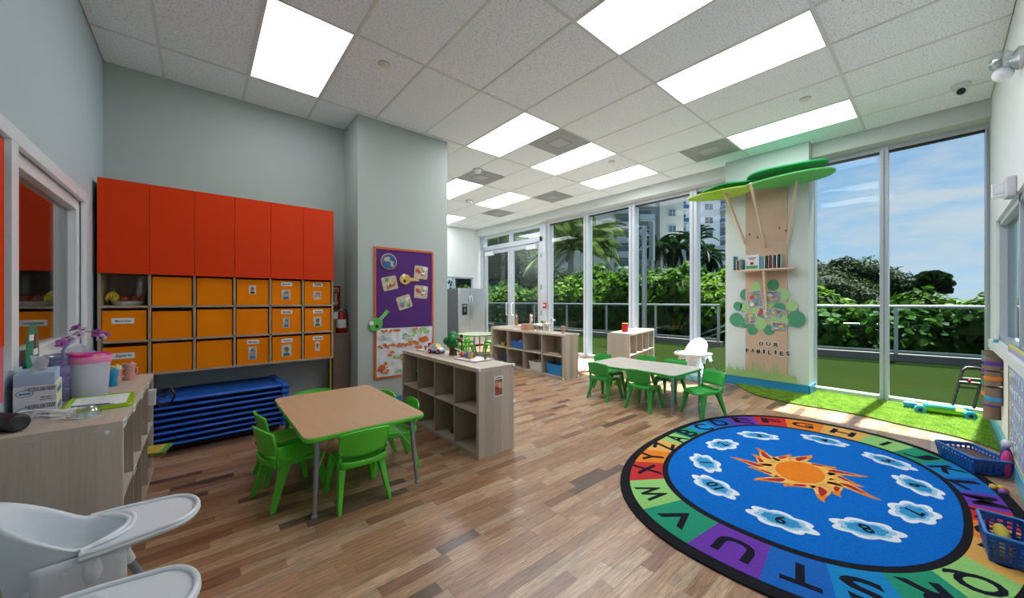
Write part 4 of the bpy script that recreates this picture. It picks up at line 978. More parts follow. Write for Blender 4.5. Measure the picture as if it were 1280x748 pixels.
# ================================================================= CHAIRS AND TABLES
chg = mat('chair_green_plastic', (0.09,0.56,0.03), 0.33, var=0.02, scale=3)
chg2 = mat('chair_deep_green_plastic', (0.03,0.38,0.05), 0.33, var=0.02, scale=3)
def make_chair(m, label, group):
    """moulded child's chair facing +X, origin on the floor under the seat"""
    t = thing('kids_chair', label, 'chair', (0,0,0), 0, group)
    def seat(u, v):
        x = -0.125+0.26*u; y = (-0.135+0.27*v)*(1-0.06*u)
        z = 0.262-0.012*math.sin(PI*v)*math.sin(PI*min(1,u*1.1))-0.018*max(0,u-0.85)/0.15+0.012*abs(2*v-1)**6
        return (x, y, z)
    MB().grid(seat, 10, 10).build('seat', m, t, solid=0.012, smooth=60, bevel=0)
    # seat skirt
    sk = MB()
    sk.tube([(-0.125,-0.135,0.258),(0.13,-0.128,0.256)],0.012,6).tube([(-0.125,0.135,0.258),(0.13,0.128,0.256)],0.012,6).tube([(0.135,-0.12,0.247),(0.14,0,0.240),(0.135,0.12,0.247)],0.010,6)
    sk.build('seat_rim', m, t, smooth=60)
    def back(u, v):
        y = (-0.145+0.29*u)*(1-0.05*(1-v)); cz = 0.33+0.145*v
        x = -0.150-0.030*v+0.026*(1-abs(2*u-1)**2)*-1+0.008
        z = cz-0.03*(abs(2*u-1)**2)*v*0.5-0.012*(1-abs(2*u-1)**2)*(1-v)
        return (x, y, z)
    MB().grid(back, 14, 8).build('backrest', m, t, solid=0.012, smooth=60)
    rim = [back(i/14, 1) for i in range(15)]
    MB().tube([back(0,0)]+[back(0,j/4) for j in range(1,4)]+rim+[back(1,1-j/4) for j in range(1,5)], 0.0085, 6).build('backrest_rim', m, t, smooth=60)
    # side posts and the lower band leave the grip slot open
    for s_ in (-1, 1):
        MB().grid(lambda u, v: (-0.142-0.012*v+0.11*(1-v)**2.2*u*1.0-0.012*u*v, s_*(0.138-0.001*v), 0.258+0.10*v-0.0*u), 4, 8).build('side_post', m, t, solid=0.012, smooth=60)
    MB().grid(lambda u, v: (-0.150-0.022*(1-abs(2*u-1)**2)-0.004*v, -0.138+0.276*u, 0.255+0.045*v-0.012*(1-abs(2*u-1)**2)*v), 12, 3).build('lower_band', m, t, solid=0.011, smooth=60)
    for sx_, sy_ in ((1,1),(1,-1),(-1,1),(-1,-1)):
        top = Vector((0.10 if sx_ > 0 else -0.095, sy_*0.118, 0.252)); bot = Vector((0.155 if sx_ > 0 else -0.175, sy_*0.152, 0.0))
        mb = MB(); vs = []
        for p, w in ((top, 0.030),(top.lerp(bot,0.3),0.023),(bot,0.014)):
            for a, b in ((-1,-1),(1,-1),(1,1),(-1,1)): vs.append((p.x+a*w, p.y+b*w*0.75, p.z))
        mb.add(vs, [(3,2,1,0),(8,9,10,11)]+[(i*4+k,i*4+(k+1)%4,(i+1)*4+(k+1)%4,(i+1)*4+k) for i in range(2) for k in range(4)])
        mb.build('leg', m, t, bevel=0.005, seg=2)
    return t
def rad(d): return math.radians(d)
G1 = 'bright green chairs at the square wooden table'
ch1 = make_chair(chg, 'bright green kids chair with its back to the camera at the square table', G1)
ch1.location = (0.775, 2.475, 0); ch1.rotation_euler = (0,0,rad(90))
for x, y, a, lab in ((0.46,2.77,14,'bright green kids chair at the left front of the square table, legs splayed to camera'),
    (0.49,3.13,6,'bright green kids chair behind the front left one, mostly hidden by it'),
    (0.76,3.42,-90,'bright green kids chair at the far side of the square table, mostly hidden'),
    (1.12,2.76,172,'bright green kids chair at the right of the square table beside the steel leg'),
    (1.06,3.10,184,'bright green kids chair at the right rear of the square table')):
    dup(ch1, lab, (x,y,0), rad(a))
def rr_poly(x0, x1, y0, y1, r, n=6):
    P = []
    for cx_, cy2, a0 in ((x1-r,y1-r,0),(x0+r,y1-r,90),(x0+r,y0+r,180),(x1-r,y0+r,270)):
        for k in range(n+1): a = rad(a0+90*k/n); P.append((cx_+r*math.cos(a), cy2+r*math.sin(a)))
    return P
def table(name, label, poly, c, z, topm, edgem, legs, splay=0.05, brace=True):
    t = thing(name, label, 'table', (c[0],c[1],0))
    pl = [(x-c[0], y-c[1]) for x, y in poly]
    MB().prism(pl, z-0.028, z-0.002).build('edge_band', edgem, t, bevel=0.007, seg=3)
    ins = []
    for x, y in pl:
        d = math.hypot(x, y); ins.append((x*(1-0.006/d), y*(1-0.006/d)))
    MB().prism(ins, z-0.003, z+0.0005).build('tabletop', topm, t)
    for (x, y) in legs:
        dx, dy = x-c[0], y-c[1]; s_ = math.hypot(dx, dy); ux, uy = dx/s_, dy/s_
        tx, ty = dx-ux*splay, dy-uy*splay
        lg = MB().tube([(tx,ty,z-0.03),(dx-ux*splay*0.35,dy-uy*splay*.35,0.16)],0.0155,12).tube([(dx-ux*splay*0.35,dy-uy*splay*.35,0.165),(dx,dy,0.012)],0.0125,12).build('leg', grey_leg, t, smooth=50)
        MB().lathe([(0.017,0),(0.019,0.006),(0.013,0.016)],14,(dx,dy,0)).build('glide', chrome, lg, smooth=50)
        if brace: MB().tube([(tx*0.97,ty*0.99,z*0.55),(tx*0.62,ty*0.80,z-0.05)],0.0045,6).build('brace', chrome, lg)
    return t
maple = wood('maple_laminate', (0.50,0.30,0.17), (0.64,0.42,0.26), 'y', stripe=5, grain=0.35, rough=0.38, tone=0.0)
t1 = table('square_table', 'child height table with light maple top and bright green edge, four steel legs', rr_poly(0.445,1.195,2.315,3.475,0.055), (0.82,2.895), 0.483, maple, chg, [(0.508,2.377),(1.151,2.372),(1.13,3.40),(0.51,3.40)])
# wavy table
P = []
n = 16
x0, x1, y0, y1 = 3.93, 4.68, 1.87, 3.05
for k in range(n+1): u = k/n; P.append((x1+0.035*math.sin(2*PI*u)-0.0, y0+0.07+(y1-y0-0.14)*u))
for k in range(1, 4): a = rad(90*k/4); P.append((x1-0.07+0.07*math.cos(a), y1-0.07+0.07*math.sin(a)))
for k in range(1, n): u = 1-k/n; P.append((x0+0.07+(x1-x0-0.14)*u, y1))
for k in range(1, 4): a = rad(90+90*k/4); P.append((x0+0.07+0.07*math.cos(a), y1-0.07+0.07*math.sin(a)))
for k in range(n+1): u = 1-k/n; P.append((x0+0.035*math.sin(2*PI*u), y0+0.07+(y1-y0-0.14)*u))
for k in range(1, 4): a = rad(180+90*k/4); P.append((x0+0.07+0.07*math.cos(a), y0+0.07+0.07*math.sin(a)))
for k in range(1, n): u = k/n; P.append((x0+0.07+(x1-x0-0.14)*u, y0))
for k in range(1, 4): a = rad(270+90*k/4); P.append((x1-0.07+0.07*math.cos(a), y0+0.07+0.07*math.sin(a)))
lam = mat('pale_speckled_laminate', (0.60,0.55,0.50), 0.25, var=0.08, scale=160)
t2 = table('wavy_table', 'child height table with pale wavy edged top and green rim, near the middle windows', P, (4.305,2.46), 0.445, lam, chg2, [(3.94,1.90),(4.631,1.903),(3.93,3.0),(4.67,3.02)], 0.0)
G2 = 'deeper green chairs at the pale wavy table'
ch2 = make_chair(chg2, 'deep green kids chair nearest the camera in the middle of the pale wavy table', G2)
ch2.location = (3.99,2.26,0); ch2.rotation_euler = (0,0,rad(2))
for x, y, a, lab in ((4.02,2.83,0,'deep green kids chair at the near left end of the pale wavy table'),
    (4.27,1.72,158,'deep green kids chair pulled away from the pale table, beside the rug'),
    (4.69,2.30,180,'deep green kids chair on the window side of the pale table, right one'),
    (4.71,2.73,184,'deep green kids chair on the window side of the pale table, middle one'),
    (4.43,3.05,250,'deep green kids chair at the far left corner of the pale table, top edge showing')):
    dup(ch2, lab, (x,y,0), rad(a))
# far round table
RP = [(4.98+0.46*math.cos(2*PI*k/40), 7.1+0.46*math.sin(2*PI*k/40)) for k in range(40)]
cream_l = mat('cream_laminate', (0.68,0.64,0.50), 0.35, var=0.03)
t3 = table('round_table', 'cream topped round child table in front of the refrigerator', RP, (4.98,7.1), 0.49, cream_l, mat('light_green_edge',(0.10,0.42,0.04),0.4), [(4.7,6.82),(5.26,6.82),(4.7,7.38),(5.26,7.38)], 0.03, False)
G3 = 'green chairs at the far round table'
for x, y, a, lab in ((4.53,6.95,20,'small green chair at the left of the far round table, back to camera'),(5.1,6.62,100,'small green chair at the right front of the far round table, back to camera'),
    (5.05,7.62,-90,'pale green lit chair behind the far round table'),(4.62,7.42,-40,'small green chair at the far left of the round table'),(5.45,7.15,180,'small green chair at the far right of the round table')):
    dup(ch1, lab, (x,y,0), rad(a), G3)
# ================================================================= shelves 2, 3, behind, left
s2 = shelf_unit('cube_shelf', 'oak cube shelf with a toy zebra on top, in front of the double door', (4.62, 4.88, 0), rz=rad(-2), L_=1.98, D_=0.36, cols=4)
guards(s2, [(-0.175,-0.985,0.715),(0.18,-0.985,0.715),(-0.175,-0.985,0.02),(0.18,-0.985,0.02)])
s2b = shelf_unit('cube_shelf', 'second oak cube shelf set square behind the zebra shelf', (5.42, 6.02, 0), rz=rad(90), L_=1.43, D_=0.36, cols=4)
guards(s2b, [(-0.18,0.72,0.66),(-0.18,0.72,0.42)])
s3 = shelf_unit('cube_shelf', 'pale oak cube shelf by the windows with a red book on top', (5.97, 3.62, 0), rz=rad(103), L_=1.43, D_=0.38, cols=4)
s0 = shelf_unit('cube_shelf', 'oak cube shelf along the left wall, covered with boxes and cups', (-0.462, 3.115, 0), rz=rad(180), L_=1.42, D_=0.388, cols=4)
# lime inner lining of the first cell of the left shelf
B(-0.187,0.185,-0.0,0.004,0.05,0.352).build('lime_lining', mat('lining_lime', (0.42,0.42,0.08), 0.6), s0, loc=(0,0.342,0))
for y, z, wh in ((2.46,0.705,'nearest of the row along the top edge'),(2.78,0.70,'second along the top edge'),(3.12,0.70,'third along the top edge'),(3.45,0.70,'farthest along the top edge'),(2.80,0.365,'the only one on the middle shelf edge')):
    t = thing('shelf_tag', 'small white printed shelf tag, left oak shelf, '+wh, 'tag', (-0.268, y, z), group='printed tags on the left oak shelf edge')
    B(0,0.0022,-0.045,0.045,-0.017,0.017).build('card', paper, t); MB().box(0.0022,0.0028,-0.03,0.03,0.003,0.007).box(0.0022,0.0028,-0.02,0.02,-0.007,-0.003).build('printed_line', blackink, t)
t = thing('screw_cap', 'small round blue grey screw cap near the top corner of the left shelf end', 'cap', (-0.315, 2.404, 0.684)); MB().lathe([(0.009,0),(0.009,0.002),(0.004,0.003)],14).build('cap', paper, t, rot=RY)
# refrigerator
t = thing('refrigerator', 'stainless steel double door refrigerator with black dispenser against the far wall', 'refrigerator', (5.665, 8.69, 0))
sst = mat('stainless_front', (0.62,0.64,0.66), 0.28, 0.75, var=0.02)
B(-0.42,0.42,-0.32,0.38,0.02,1.60).build('body', mat('fridge_side_grey', (0.10,0.11,0.12), 0.35, 0.4), t, bevel=0.004)
for xa, xb, nm in ((-0.42,-0.073,'freezer_door'),(-0.067,0.42,'fridge_door')):
    d = B(xa,xb,-0.385,-0.325,0.06,1.605).build(nm, sst, t, bevel=0.012, seg=3)
    hx = -0.105 if nm[1] == 'r' and nm[0:2] == 'fr' and nm == 'freezer_door' else -0.03
    MB().tube([(hx,-0.385,0.70),(hx,-0.43,0.74),(hx,-0.44,1.05),(hx,-0.43,1.36),(hx,-0.385,1.40)],0.013,8).build('handle', chrome, d, smooth=50)
    if nm == 'freezer_door':
        B(-0.33,-0.17,-0.392,-0.384,0.88,1.18).build('dispenser', black, d, bevel=0.004)
        MB().box(-0.30,-0.20,-0.396,-0.391,1.10,1.15).build('display', mat('display_grey', (0.3,0.33,0.35), 0.3), d)
        MB().box(-0.27,-0.23,-0.41,-0.39,0.98,1.05).build('paddle', chrome, d, bevel=0.004)
B(-0.40,0.40,-0.36,-0.3,0.0,0.06).build('kick_plate', black, t)
# ================================================================= RUG
RC = (3.36, 0.675); NE = 2.4
rz_ = 0.0
def sup(a, b, th_): return 1.0/((abs(math.cos(th_))/a)**NE+(abs(math.sin(th_))/b)**NE)**(1/NE)
def sring(a, b, n=96): return [(RC[0]+sup(a,b,2*PI*k/n)*math.cos(2*PI*k/n), RC[1]+sup(a,b,2*PI*k/n)*math.sin(2*PI*k/n)) for k in range(n)]
def pile(name, c, var=0.10): return mat(name, c, 0.95, var=var, scale=120, bump=0.5, spec=0.1)
rug = thing('alphabet_rug', 'large oval blue carpet with a sun, numbered clouds and an A to Z coloured border', 'rug', (RC[0],RC[1],0))
def off(pts_): return [(p[0]-RC[0], p[1]-RC[1]) for p in pts_]
OA, OB = 1.525, 1.02; CA, CB = 1.45, 0.965; IA, IB = 1.135, 0.80; FA, FB = 1.09, 0.765
MB().prism(off(sring(OA,OB)), 0.0005, 0.009).build('black_border', pile('pile_black', (0.012,0.012,0.016)), rug)
RH = 0.009
lc = {'lg':(0.26,0.52,0.16),'g':(0.02,0.26,0.15),'lb':(0.01,0.22,0.52),'b':(0.012,0.12,0.46),'p':(0.14,0.04,0.36),'r':(0.50,0.03,0.03),'o':(0.68,0.20,0.02),'t':(0.66,0.36,0.09)}
seq = ['lg','g','lb','b','p','r','o','t','lg','g','lb','b','p','r','o','t','lg','g','lb','b','p','g','lg','r','o','t']
pos = [(3.306,1.519),(3.52,1.519),(3.793,1.513),(4.047,1.45),(4.283,1.313),(4.474,1.117),(4.592,0.891),(4.665,0.595),(4.584,0.306),(4.467,0.08),(4.246,-0.062),(3.98,-0.128),(3.74,-0.175),(3.50,-0.19),(3.26,-0.20),(2.98,-0.185),(2.66,-0.085),(2.463,0.08),(2.282,0.247),(2.183,0.433),(2.147,0.677),(2.172,0.965),(2.291,1.205),(2.54,1.411),(2.764,1.515),(3.05,1.534)]
angs = [math.atan2(p[1]-RC[1], p[0]-RC[0]) for p in pos]
un = [angs[0]]
for a in angs[1:]:
    while a > un[-1]: a -= 2*PI
    un.append(a)
un.append(un[0]-2*PI)
bnd = [(un[i]+un[i+1])/2 for i in range(26)]
letter_m = pile('pile_letter_black', (0.01,0.01,0.02))
for i in range(26):
    a1 = bnd[i]; a0 = bnd[i-1] if i else bnd[25]+2*PI
    P = []
    for k in range(7):
        a = a0+(a1-a0)*k/6; P.append((sup(CA,CB,a)*math.cos(a), sup(CA,CB,a)*math.sin(a)))
    for k in range(7):
        a = a1+(a0-a1)*k/6; P.append((sup(IA,IB,a)*math.cos(a), sup(IA,IB,a)*math.sin(a)))
    tl = MB().prism(P[::-1], RH-0.001, RH+0.0015).build('letter_tile', pile('pile_'+seq[i], lc[seq[i]]), rug)
    am = un[i]; r_ = (sup(CA,CB,am)+sup(IA,IB,am))/2
    wdt = abs(a0-a1)*r_
    s_ = chr(65+i); hgt = 0.165 if True else 0
    o = text(s_, letter_m, tl, (r_*math.cos(am), r_*math.sin(am), RH+0.0025), (0,0,am-PI/2), h=hgt, thick=0.0018)
    tw = TXT[s_][1]*o.scale[0]; mw = min(wdt*0.62, 0.17)
    if s_ != 'I': o.scale[0] *= mw/tw
    else: o.scale[0] *= 1.0
MB().prism(off(sring(FA,FB)), RH-0.001, RH+0.0018).build('blue_field', pile('pile_field_blue', (0.002,0.13,0.50), 0.22), rug)
# clouds with numerals
cwm = pile('pile_cloud_white', (0.70,0.74,0.78), 0.05); cbm = pile('pile_cloud_blue', (0.03,0.26,0.52), 0.3); cpm = pile('pile_cloud_pale', (0.30,0.50,0.68), 0.2)
cl_pos = [(2.98,1.177),(3.473,1.232),(3.954,1.094),(4.267,0.673),(4.097,0.26),(3.702,0.095),(3.223,0.099),(2.789,0.26),(2.528,0.589),(2.653,0.991)]
# the ten clouds in reading order round the rug, first one at upper left
names = ['1','2','3','4','5','6','7','8','9','10']
for i, (x, y) in enumerate(cl_pos):
    a = math.atan2(y-RC[1], x-RC[0]); rot = a-PI/2
    def cl_poly(w, h, amp, n=64, ph=0.6):
        out = []
        for k in range(n):
            q = 2*PI*k/n; r_ = 1+amp*abs(math.sin(3.5*q+ph)); out.append((w*r_*math.cos(q), h*r_*math.sin(q)))
        return out
    def blob(w, h, amp, z0, z1, nm, m, par): 
        o = MB().prism([p for p in cl_poly(w, h, amp)], z0, z1).build(nm, m, par); return o
    cw_ = blob(0.135, 0.083, 0.30, RH, RH+0.0032, 'cloud', cwm, rug); cw_.location = (x-RC[0], y-RC[1], 0); cw_.rotation_euler = (0,0,rot)
    blob(0.108, 0.064, 0.22, RH, RH+0.0038, 'pale_centre', cpm, cw_); blob(0.082, 0.049, 0.2, RH, RH+0.0044, 'blue_centre', cbm, cw_)
    text(names[i], letter_m, cw_, (0,0,RH+0.0052), (0,0,0), h=0.085, thick=0.0016)
# sun
sun_y = pile('pile_sun_tan', (0.80,0.42,0.10), 0.15); sun_o = pile('pile_sun_orange', (0.72,0.19,0.015), 0.12); sun_r = pile('pile_sun_red', (0.36,0.02,0.03), 0.12)
scx, scy = 3.345-RC[0], 0.665-RC[1]
for k in range(14):
    a = 2*PI*k/14+0.1; long_ = (k % 2 == 0); ln = 0.44 if long_ else 0.34; w = 0.115 if long_ else 0.13
    rays = MB(); fl = MB(); tips = MB()
    def pt(r_, s_): 
        bend = 0.032*math.sin((r_-0.15)/(ln-0.15)*PI*1.6)*(1 if long_ else 1.5)
        return (scx+r_*math.cos(a)-(s_+bend)*math.sin(a), scy+r_*math.sin(a)+(s_+bend)*math.cos(a))
    L_, R_ = [], []
    for j in range(9):
        f = j/8; r_ = 0.15+(ln-0.15)*f; ww = w*0.5*(1-f)**0.75*(1.0+0.25*math.sin(f*PI))
        L_.append(pt(r_, -ww)); R_.append(pt(r_, ww))
    rays.prism(L_+R_[::-1][1:], RH, RH+0.0034)
    T = L_[5:]+R_[5:][::-1][1:]; tips.prism(T, RH+0.003, RH+0.0038)
    L_, R_ = [], []
    for j in range(7):
        f = j/6; r_ = 0.22+(ln*0.82-0.22)*f; ww = 0.024*math.sin(PI*min(1,f*0.9+0.1))
        L_.append(pt(r_, -ww)); R_.append(pt(r_, ww))
    fl.prism(L_+R_[::-1], RH+0.003, RH+0.0048)
    ry_ = rays.build('sun_ray', sun_y, rug); tips.build('ray_tip', sun_o, ry_); fl.build('flame', sun_r, ry_)
MB().prism([(scx+0.235*math.cos(2*PI*k/40), scy+0.165*math.sin(2*PI*k/40)) for k in range(40)], RH, RH+0.0042).build('sun_halo', sun_y, rug)
MB().prism([(scx+0.205*math.cos(2*PI*k/40), scy+0.14*math.sin(2*PI*k/40)) for k in range(40)], RH, RH+0.0055).build('sun_disc', sun_o, rug)
# ================================================================= artificial turf mat with blades
tm_ = thing('turf_mat', 'wavy edged artificial grass mat lying along the right windows', 'turf', (5.9,0.8,0))
edge = [(6.19,2.02),(5.95,1.86),(5.70,1.66),(5.57,1.45),(5.52,1.2),(5.53,0.9),(5.54,0.66),(5.50,0.48),(5.43,0.28),(5.38,0.10),(5.35,-0.08),(5.25,-0.22),(5.10,-0.33)]
# smooth the cut edge
def smooth(pts_, it=2):
    for _ in range(it):
        q = [pts_[0]]
        for a, b in zip(pts_, pts_[1:]): q += [(a[0]*.75+b[0]*.25, a[1]*.75+b[1]*.25),(a[0]*.25+b[0]*.75, a[1]*.25+b[1]*.75)]
        q.append(pts_[-1]); pts_ = q
    return pts_
edge = smooth(edge)
poly = edge+[(6.54,-0.335),(6.54,1.11),(6.18,1.11)]
poly2 = [(x-5.9, y-0.8) for x, y in poly]
turf_m = mat('indoor_turf', (0.16,0.30,0.035), 0.8, var=0.2, scale=150)
MB().prism(poly2[::-1] , 0.0, 0.012).build('backing', mat('turf_backing', (0.04,0.09,0.01), 0.9, var=0.3, scale=90), tm_)
def inside(x, y, P):
    c = False; j = len(P)-1
    for i in range(len(P)):
        if ((P[i][1] > y) != (P[j][1] > y)) and x < (P[j][0]-P[i][0])*(y-P[i][1])/(P[j][1]-P[i][1])+P[i][0]: c = not c
        j = i
    return c
bl = MB(); rb = random.Random(3)
V, F = [], []
for _ in range(62000):
    x, y = rb.uniform(5.08,6.54), rb.uniform(-0.335,2.0)
    if not inside(x, y, poly): continue
    if x > 6.18 and 1.11 < y: continue
    x -= 5.9; y -= 0.8; h = rb.uniform(0.022,0.038); a = rb.uniform(0,2*PI); w = 0.0022; lx, ly = rb.uniform(-.018,.018), rb.uniform(-.018,.018); b = len(V)
    V += [(x-w*math.cos(a),y-w*math.sin(a),0.01),(x+w*math.cos(a),y+w*math.sin(a),0.01),(x+lx,y+ly,h)]; F.append((b,b+1,b+2))
bl.v, bl.f, bl.m = V, F, [0]*len(F)
bl.build('grass_blades', leafmat('turf_blade', (0.22,0.42,0.04), (0.42,0.62,0.10), 12), tm_, kind='stuff')
# ================================================================= HIGH CHAIRS
hcw = mat('highchair_white', (0.74,0.78,0.83), 0.28, var=0.01)
def highchair(label, loc, rz, tray_z, leg_m, legs=True, s_=1.0, group=None, legr=0.016, tw=1.0, fh=1.0, spread=None):
    """faces +X; z is measured from the floor, tray_z = tray height"""
    t = thing('high_chair', label, 'high chair', loc, rz, group); t.scale = (s_,s_,s_)
    Z = tray_z
    def rimh(a):     # height of the rim round the shell; a=0 at the back
        return 0.018+0.20*max(0, math.cos(min(abs(a), 1.75)*PI/3.5))**1.25
    def shell(u, v):
        a = -PI+2*PI*u; bx, by = -0.185, 0.155
        # v: 0 outer bottom, .45 rim outer, .55 rim inner, 1 seat floor
        prof = [(0.70,-0.26),(0.90,-0.12),(1.0,0.0),(1.04,rimh(a)*0.8),(1.05,rimh(a)-0.004),(1.0,rimh(a)+0.004),(0.94,rimh(a)-0.002),(0.90,rimh(a)*0.6),(0.86,-0.04),(0.72,-0.095),(0.35,-0.105),(0.0,-0.107)]
        k = v*(len(prof)-1); i = min(int(k), len(prof)-2); f = k-i
        r_ = prof[i][0]*(1-f)+prof[i+1][0]*f; z = prof[i][1]*(1-f)+prof[i+1][1]*f
        ca, sa = math.cos(a), math.sin(a)
        n_ = 2.6; q = 1/((abs(ca))**n_+(abs(sa))**n_)**(1/n_)
        x = bx*q*ca*r_-0.02-0.022*max(0, z)*max(0,ca)*8*0.3; y = by*q*sa*r_
        return (x, y, Z+z)
    MB().grid(shell, 44, 22).build('seat_shell', hcw, t, smooth=70)
    MB().prism(rr_poly(-0.14,0.12,-0.11,0.11,0.05), Z-0.16, Z-0.145).build('seat_underside', hcw, t)
    # side fairings that carry the tray
    for sg in (-1, 1):
        MB().grid(lambda u, v: (-0.10+0.25*u, sg*(0.168-0.02*v*v), Z-0.005-(0.15+0.05*math.sin(PI*u))*v*fh), 10, 6).build('side_fairing', hcw, t, solid=0.012, smooth=60)
        MB().ball((0.055, sg*0.17, Z-0.07), (0.028,0.012,0.06), 12).build('release_lever', hcw, t, smooth=60)
        for q in (-0.02, 0.12): MB().lathe([(0.010,0),(0.010,0.003),(0.006,0.004)],12).build('button_cap', hcw, t, rot=(-sg*PI/2,0,0), loc=(q, sg*0.172, Z-0.055-0.2*(0.02-q)*0.3))
    # tray: rounded slab with raised rim and scooped inner edge
    outer = []
    for k in range(25):
        a = -PI/2+PI*k/24; outer.append((0.29+0.10*math.cos(a), 0.165*math.sin(a) if abs(math.sin(a))<1 else 0.165*math.sin(a)))
    outline = [(0.02,-0.185),(0.12,-0.180),(0.22,-0.165)]
    right = [(0.27+0.115*math.cos(-PI/2+PI*k/20), 0.155*math.sin(-PI/2+PI*k/20)) for k in range(21)]
    cut = [(0.02,0.185),(0.02,0.165)]+[(0.02+0.13*math.sin(PI*k/12)**0.8, 0.165-0.33*k/12) for k in range(1,12)]+[(0.02,-0.165)]
    P = outline+right+[(0.22,0.165),(0.12,0.180)]+cut
    P = [(x, y*tw) for x, y in P]
    MB().prism(P, Z-0.012, Z+0.004).build('tray', hcw, t, bevel=0.003)
    rimpts = [(x,y*tw,Z+0.006) for x, y in outline+right+[(0.22,0.165),(0.12,0.180),(0.02,0.185)]]
    MB().tube(rimpts, 0.011, 8).tube([(x,y,Z-0.008) for x,y,_ in rimpts], 0.012, 8).build('tray_rim', hcw, t, smooth=70)
    MB().grid(lambda u, v: (rimpts[int(round(u*(len(rimpts)-1)))][0]*(1-0.0*v), rimpts[int(round(u*(len(rimpts)-1)))][1], Z+0.008-0.032*v), len(rimpts)-1, 2).build('tray_skirt', hcw, t, solid=0.006, smooth=60)
    MB().tube([(x,y*tw,Z+0.012) for x, y in cut[1:]], 0.010, 8).build('inner_lip', hcw, t, smooth=70)
    if legs:
        for sx_ in (-1,1):
            for sy_ in (-1,1):
                topp = Vector((sx_*0.10, sy_*0.12, Z-0.13)); bot = Vector((sx_*(0.12+0.16*Z/0.6), sy_*(0.13+0.11*Z/0.6), 0.01))
                if spread: topp = Vector((sx_*0.15, sy_*0.17, Z-0.09)); bot = Vector((sx_*spread, sy_*spread, 0.01))
                MB().tube([tuple(topp+Vector((0,0,0.03))), tuple(topp.lerp(bot,0.22))], 0.024, 12).build('leg_socket', hcw, t, smooth=60)
                MB().tube([tuple(topp.lerp(bot,0.2)), tuple(bot)], legr, 12).build('leg', leg_m, t, smooth=60)
                MB().lathe([(legr*1.2,-0.01),(legr*1.3,0.004),(legr,0.02)],12,tuple(bot)).build('foot_cap', hcw if legr > 0.014 else black, t, smooth=60)
    return t
steelb = mat('highchair_leg_blue_grey', (0.22,0.28,0.33), 0.35, 0.3)
h1 = highchair('white high chair with its whole tray in view, in front of the oak shelf', (-0.301, 1.813, 0), rad(3.4), 0.656, steelb, s_=0.762)
dup(h1, 'white plastic high chair cut off by the bottom edge, only its tray end showing', (-0.30, 1.315, 0), rad(0))
h3 = highchair('small white high chair with black legs standing on the pale blue mat by the window', (6.17, 2.60, 0.085), rad(184), 0.335, black, s_=1.0, legr=0.012, tw=1.4, fh=0.55, spread=0.26)
t = thing('foam_mat', 'thick pale blue foam mat under the small high chair beside the column', 'mat', (6.22, 2.66, 0))
MB().prism(rr_poly(-0.30,0.29,-0.46,0.42,0.1), 0, 0.08).build('foam', mat('foam_pale_blue', (0.20,0.52,0.60), 0.5, var=0.12, scale=6), t, bevel=0.01)
MB().prism(rr_poly(-0.25,0.24,-0.41,0.37,0.1), 0.08, 0.085).build('top_sheet', mat('foam_white_blue', (0.55,0.72,0.76), 0.5, var=0.08, scale=6), t)
# ================================================================= THINGS ON THE LEFT SHELF
S0 = TOP
cardw = mat('box_card_white', (0.66,0.70,0.76), 0.55, var=0.01); cardy = mat('box_card_yellow', (0.75,0.62,0.05), 0.5); blue_i = mat('ink_cyan', (0.02,0.25,0.42), 0.5); navy_i = mat('ink_navy', (0.02,0.03,0.09), 0.5)
def glovebox(label, z):
    t = thing('glove_box', label, 'box', (-0.588, 2.80, z), rad(7), 'stacked glove boxes')
    B(-0.062,0.062,-0.115,0.115,0,0.078).build('carton', cardw, t, bevel=0.0015)
    B(0.062,0.0628,-0.06,0.03,0.002,0.076).build('yellow_panel', cardy, t); B(0.062,0.0629,0.03,0.06,0.002,0.076).build('pale_yellow_panel', mat('box_card_pale_yellow',(0.75,0.70,0.35),0.5), t)
    text('LATEX GLOVES', navy_i, t, (0.015,-0.1155,0.066), RY, w=0.085); text('POWDER FREE', navy_i, t, (0.018,-0.1155,0.056), RY, w=0.075)
    text('100 latex', navy_i, t, (0.03,-0.1155,0.022), RY, w=0.03); text('examination', navy_i, t, (0.03,-0.1155,0.012), RY, w=0.036)
    rg = MB().tube([(-0.03+0.024*math.cos(2*PI*k/24), -0.1155, 0.045+0.015*math.sin(2*PI*k/24)) for k in range(24)], 0.0014, 5, closed=True); rg.build('logo_ring', blue_i, t)
    B(-0.046,-0.014,-0.1162,-0.115,0.041,0.048).build('logo_bar', blue_i, t)
    for k in range(3): MB().tube([(0.0633,-0.085+0.055*k+0.016*math.cos(2*PI*q/18),0.045+0.014*math.sin(2*PI*q/18)) for q in range(18)],0.0012,5,closed=True).build('side_logo', blue_i, t)
    return t
glovebox('white latex glove box with a yellow side, lower of the two stacked', S0)
glovebox('white latex glove box with a yellow side, upper of the two stacked', S0+0.0785)
t = thing('tissue_box', 'pale blue tissue box with a white tissue pulled out, on top of the glove boxes', 'tissue box', (-0.59, 2.80, S0+0.157), rad(7))
B(-0.06,0.058,-0.115,0.11,0,0.055).build('carton', mat('tissue_box_blue', (0.36,0.50,0.68), 0.5, var=0.15, scale=14), t, bevel=0.002)
MB().prism([(0.035*math.cos(2*PI*k/20), 0.07*math.sin(2*PI*k/20)) for k in range(20)],0.055,0.0556).build('slot_film', mat('slot_film_grey',(0.5,0.53,0.57),0.3), t)
def tiss(u, v): 
    return (0.02*math.cos(u*7)*v+(u-0.5)*0.05, -0.03+0.05*math.sin(u*5)*v+(u-.5)*0.02-0.03*v, 0.056+0.075*v*(0.6+0.4*math.sin(u*3)))
MB().grid(tiss, 14, 8).build('tissue', mat('tissue_white', (0.82,0.84,0.88), 0.9, var=0.01), t, smooth=80)
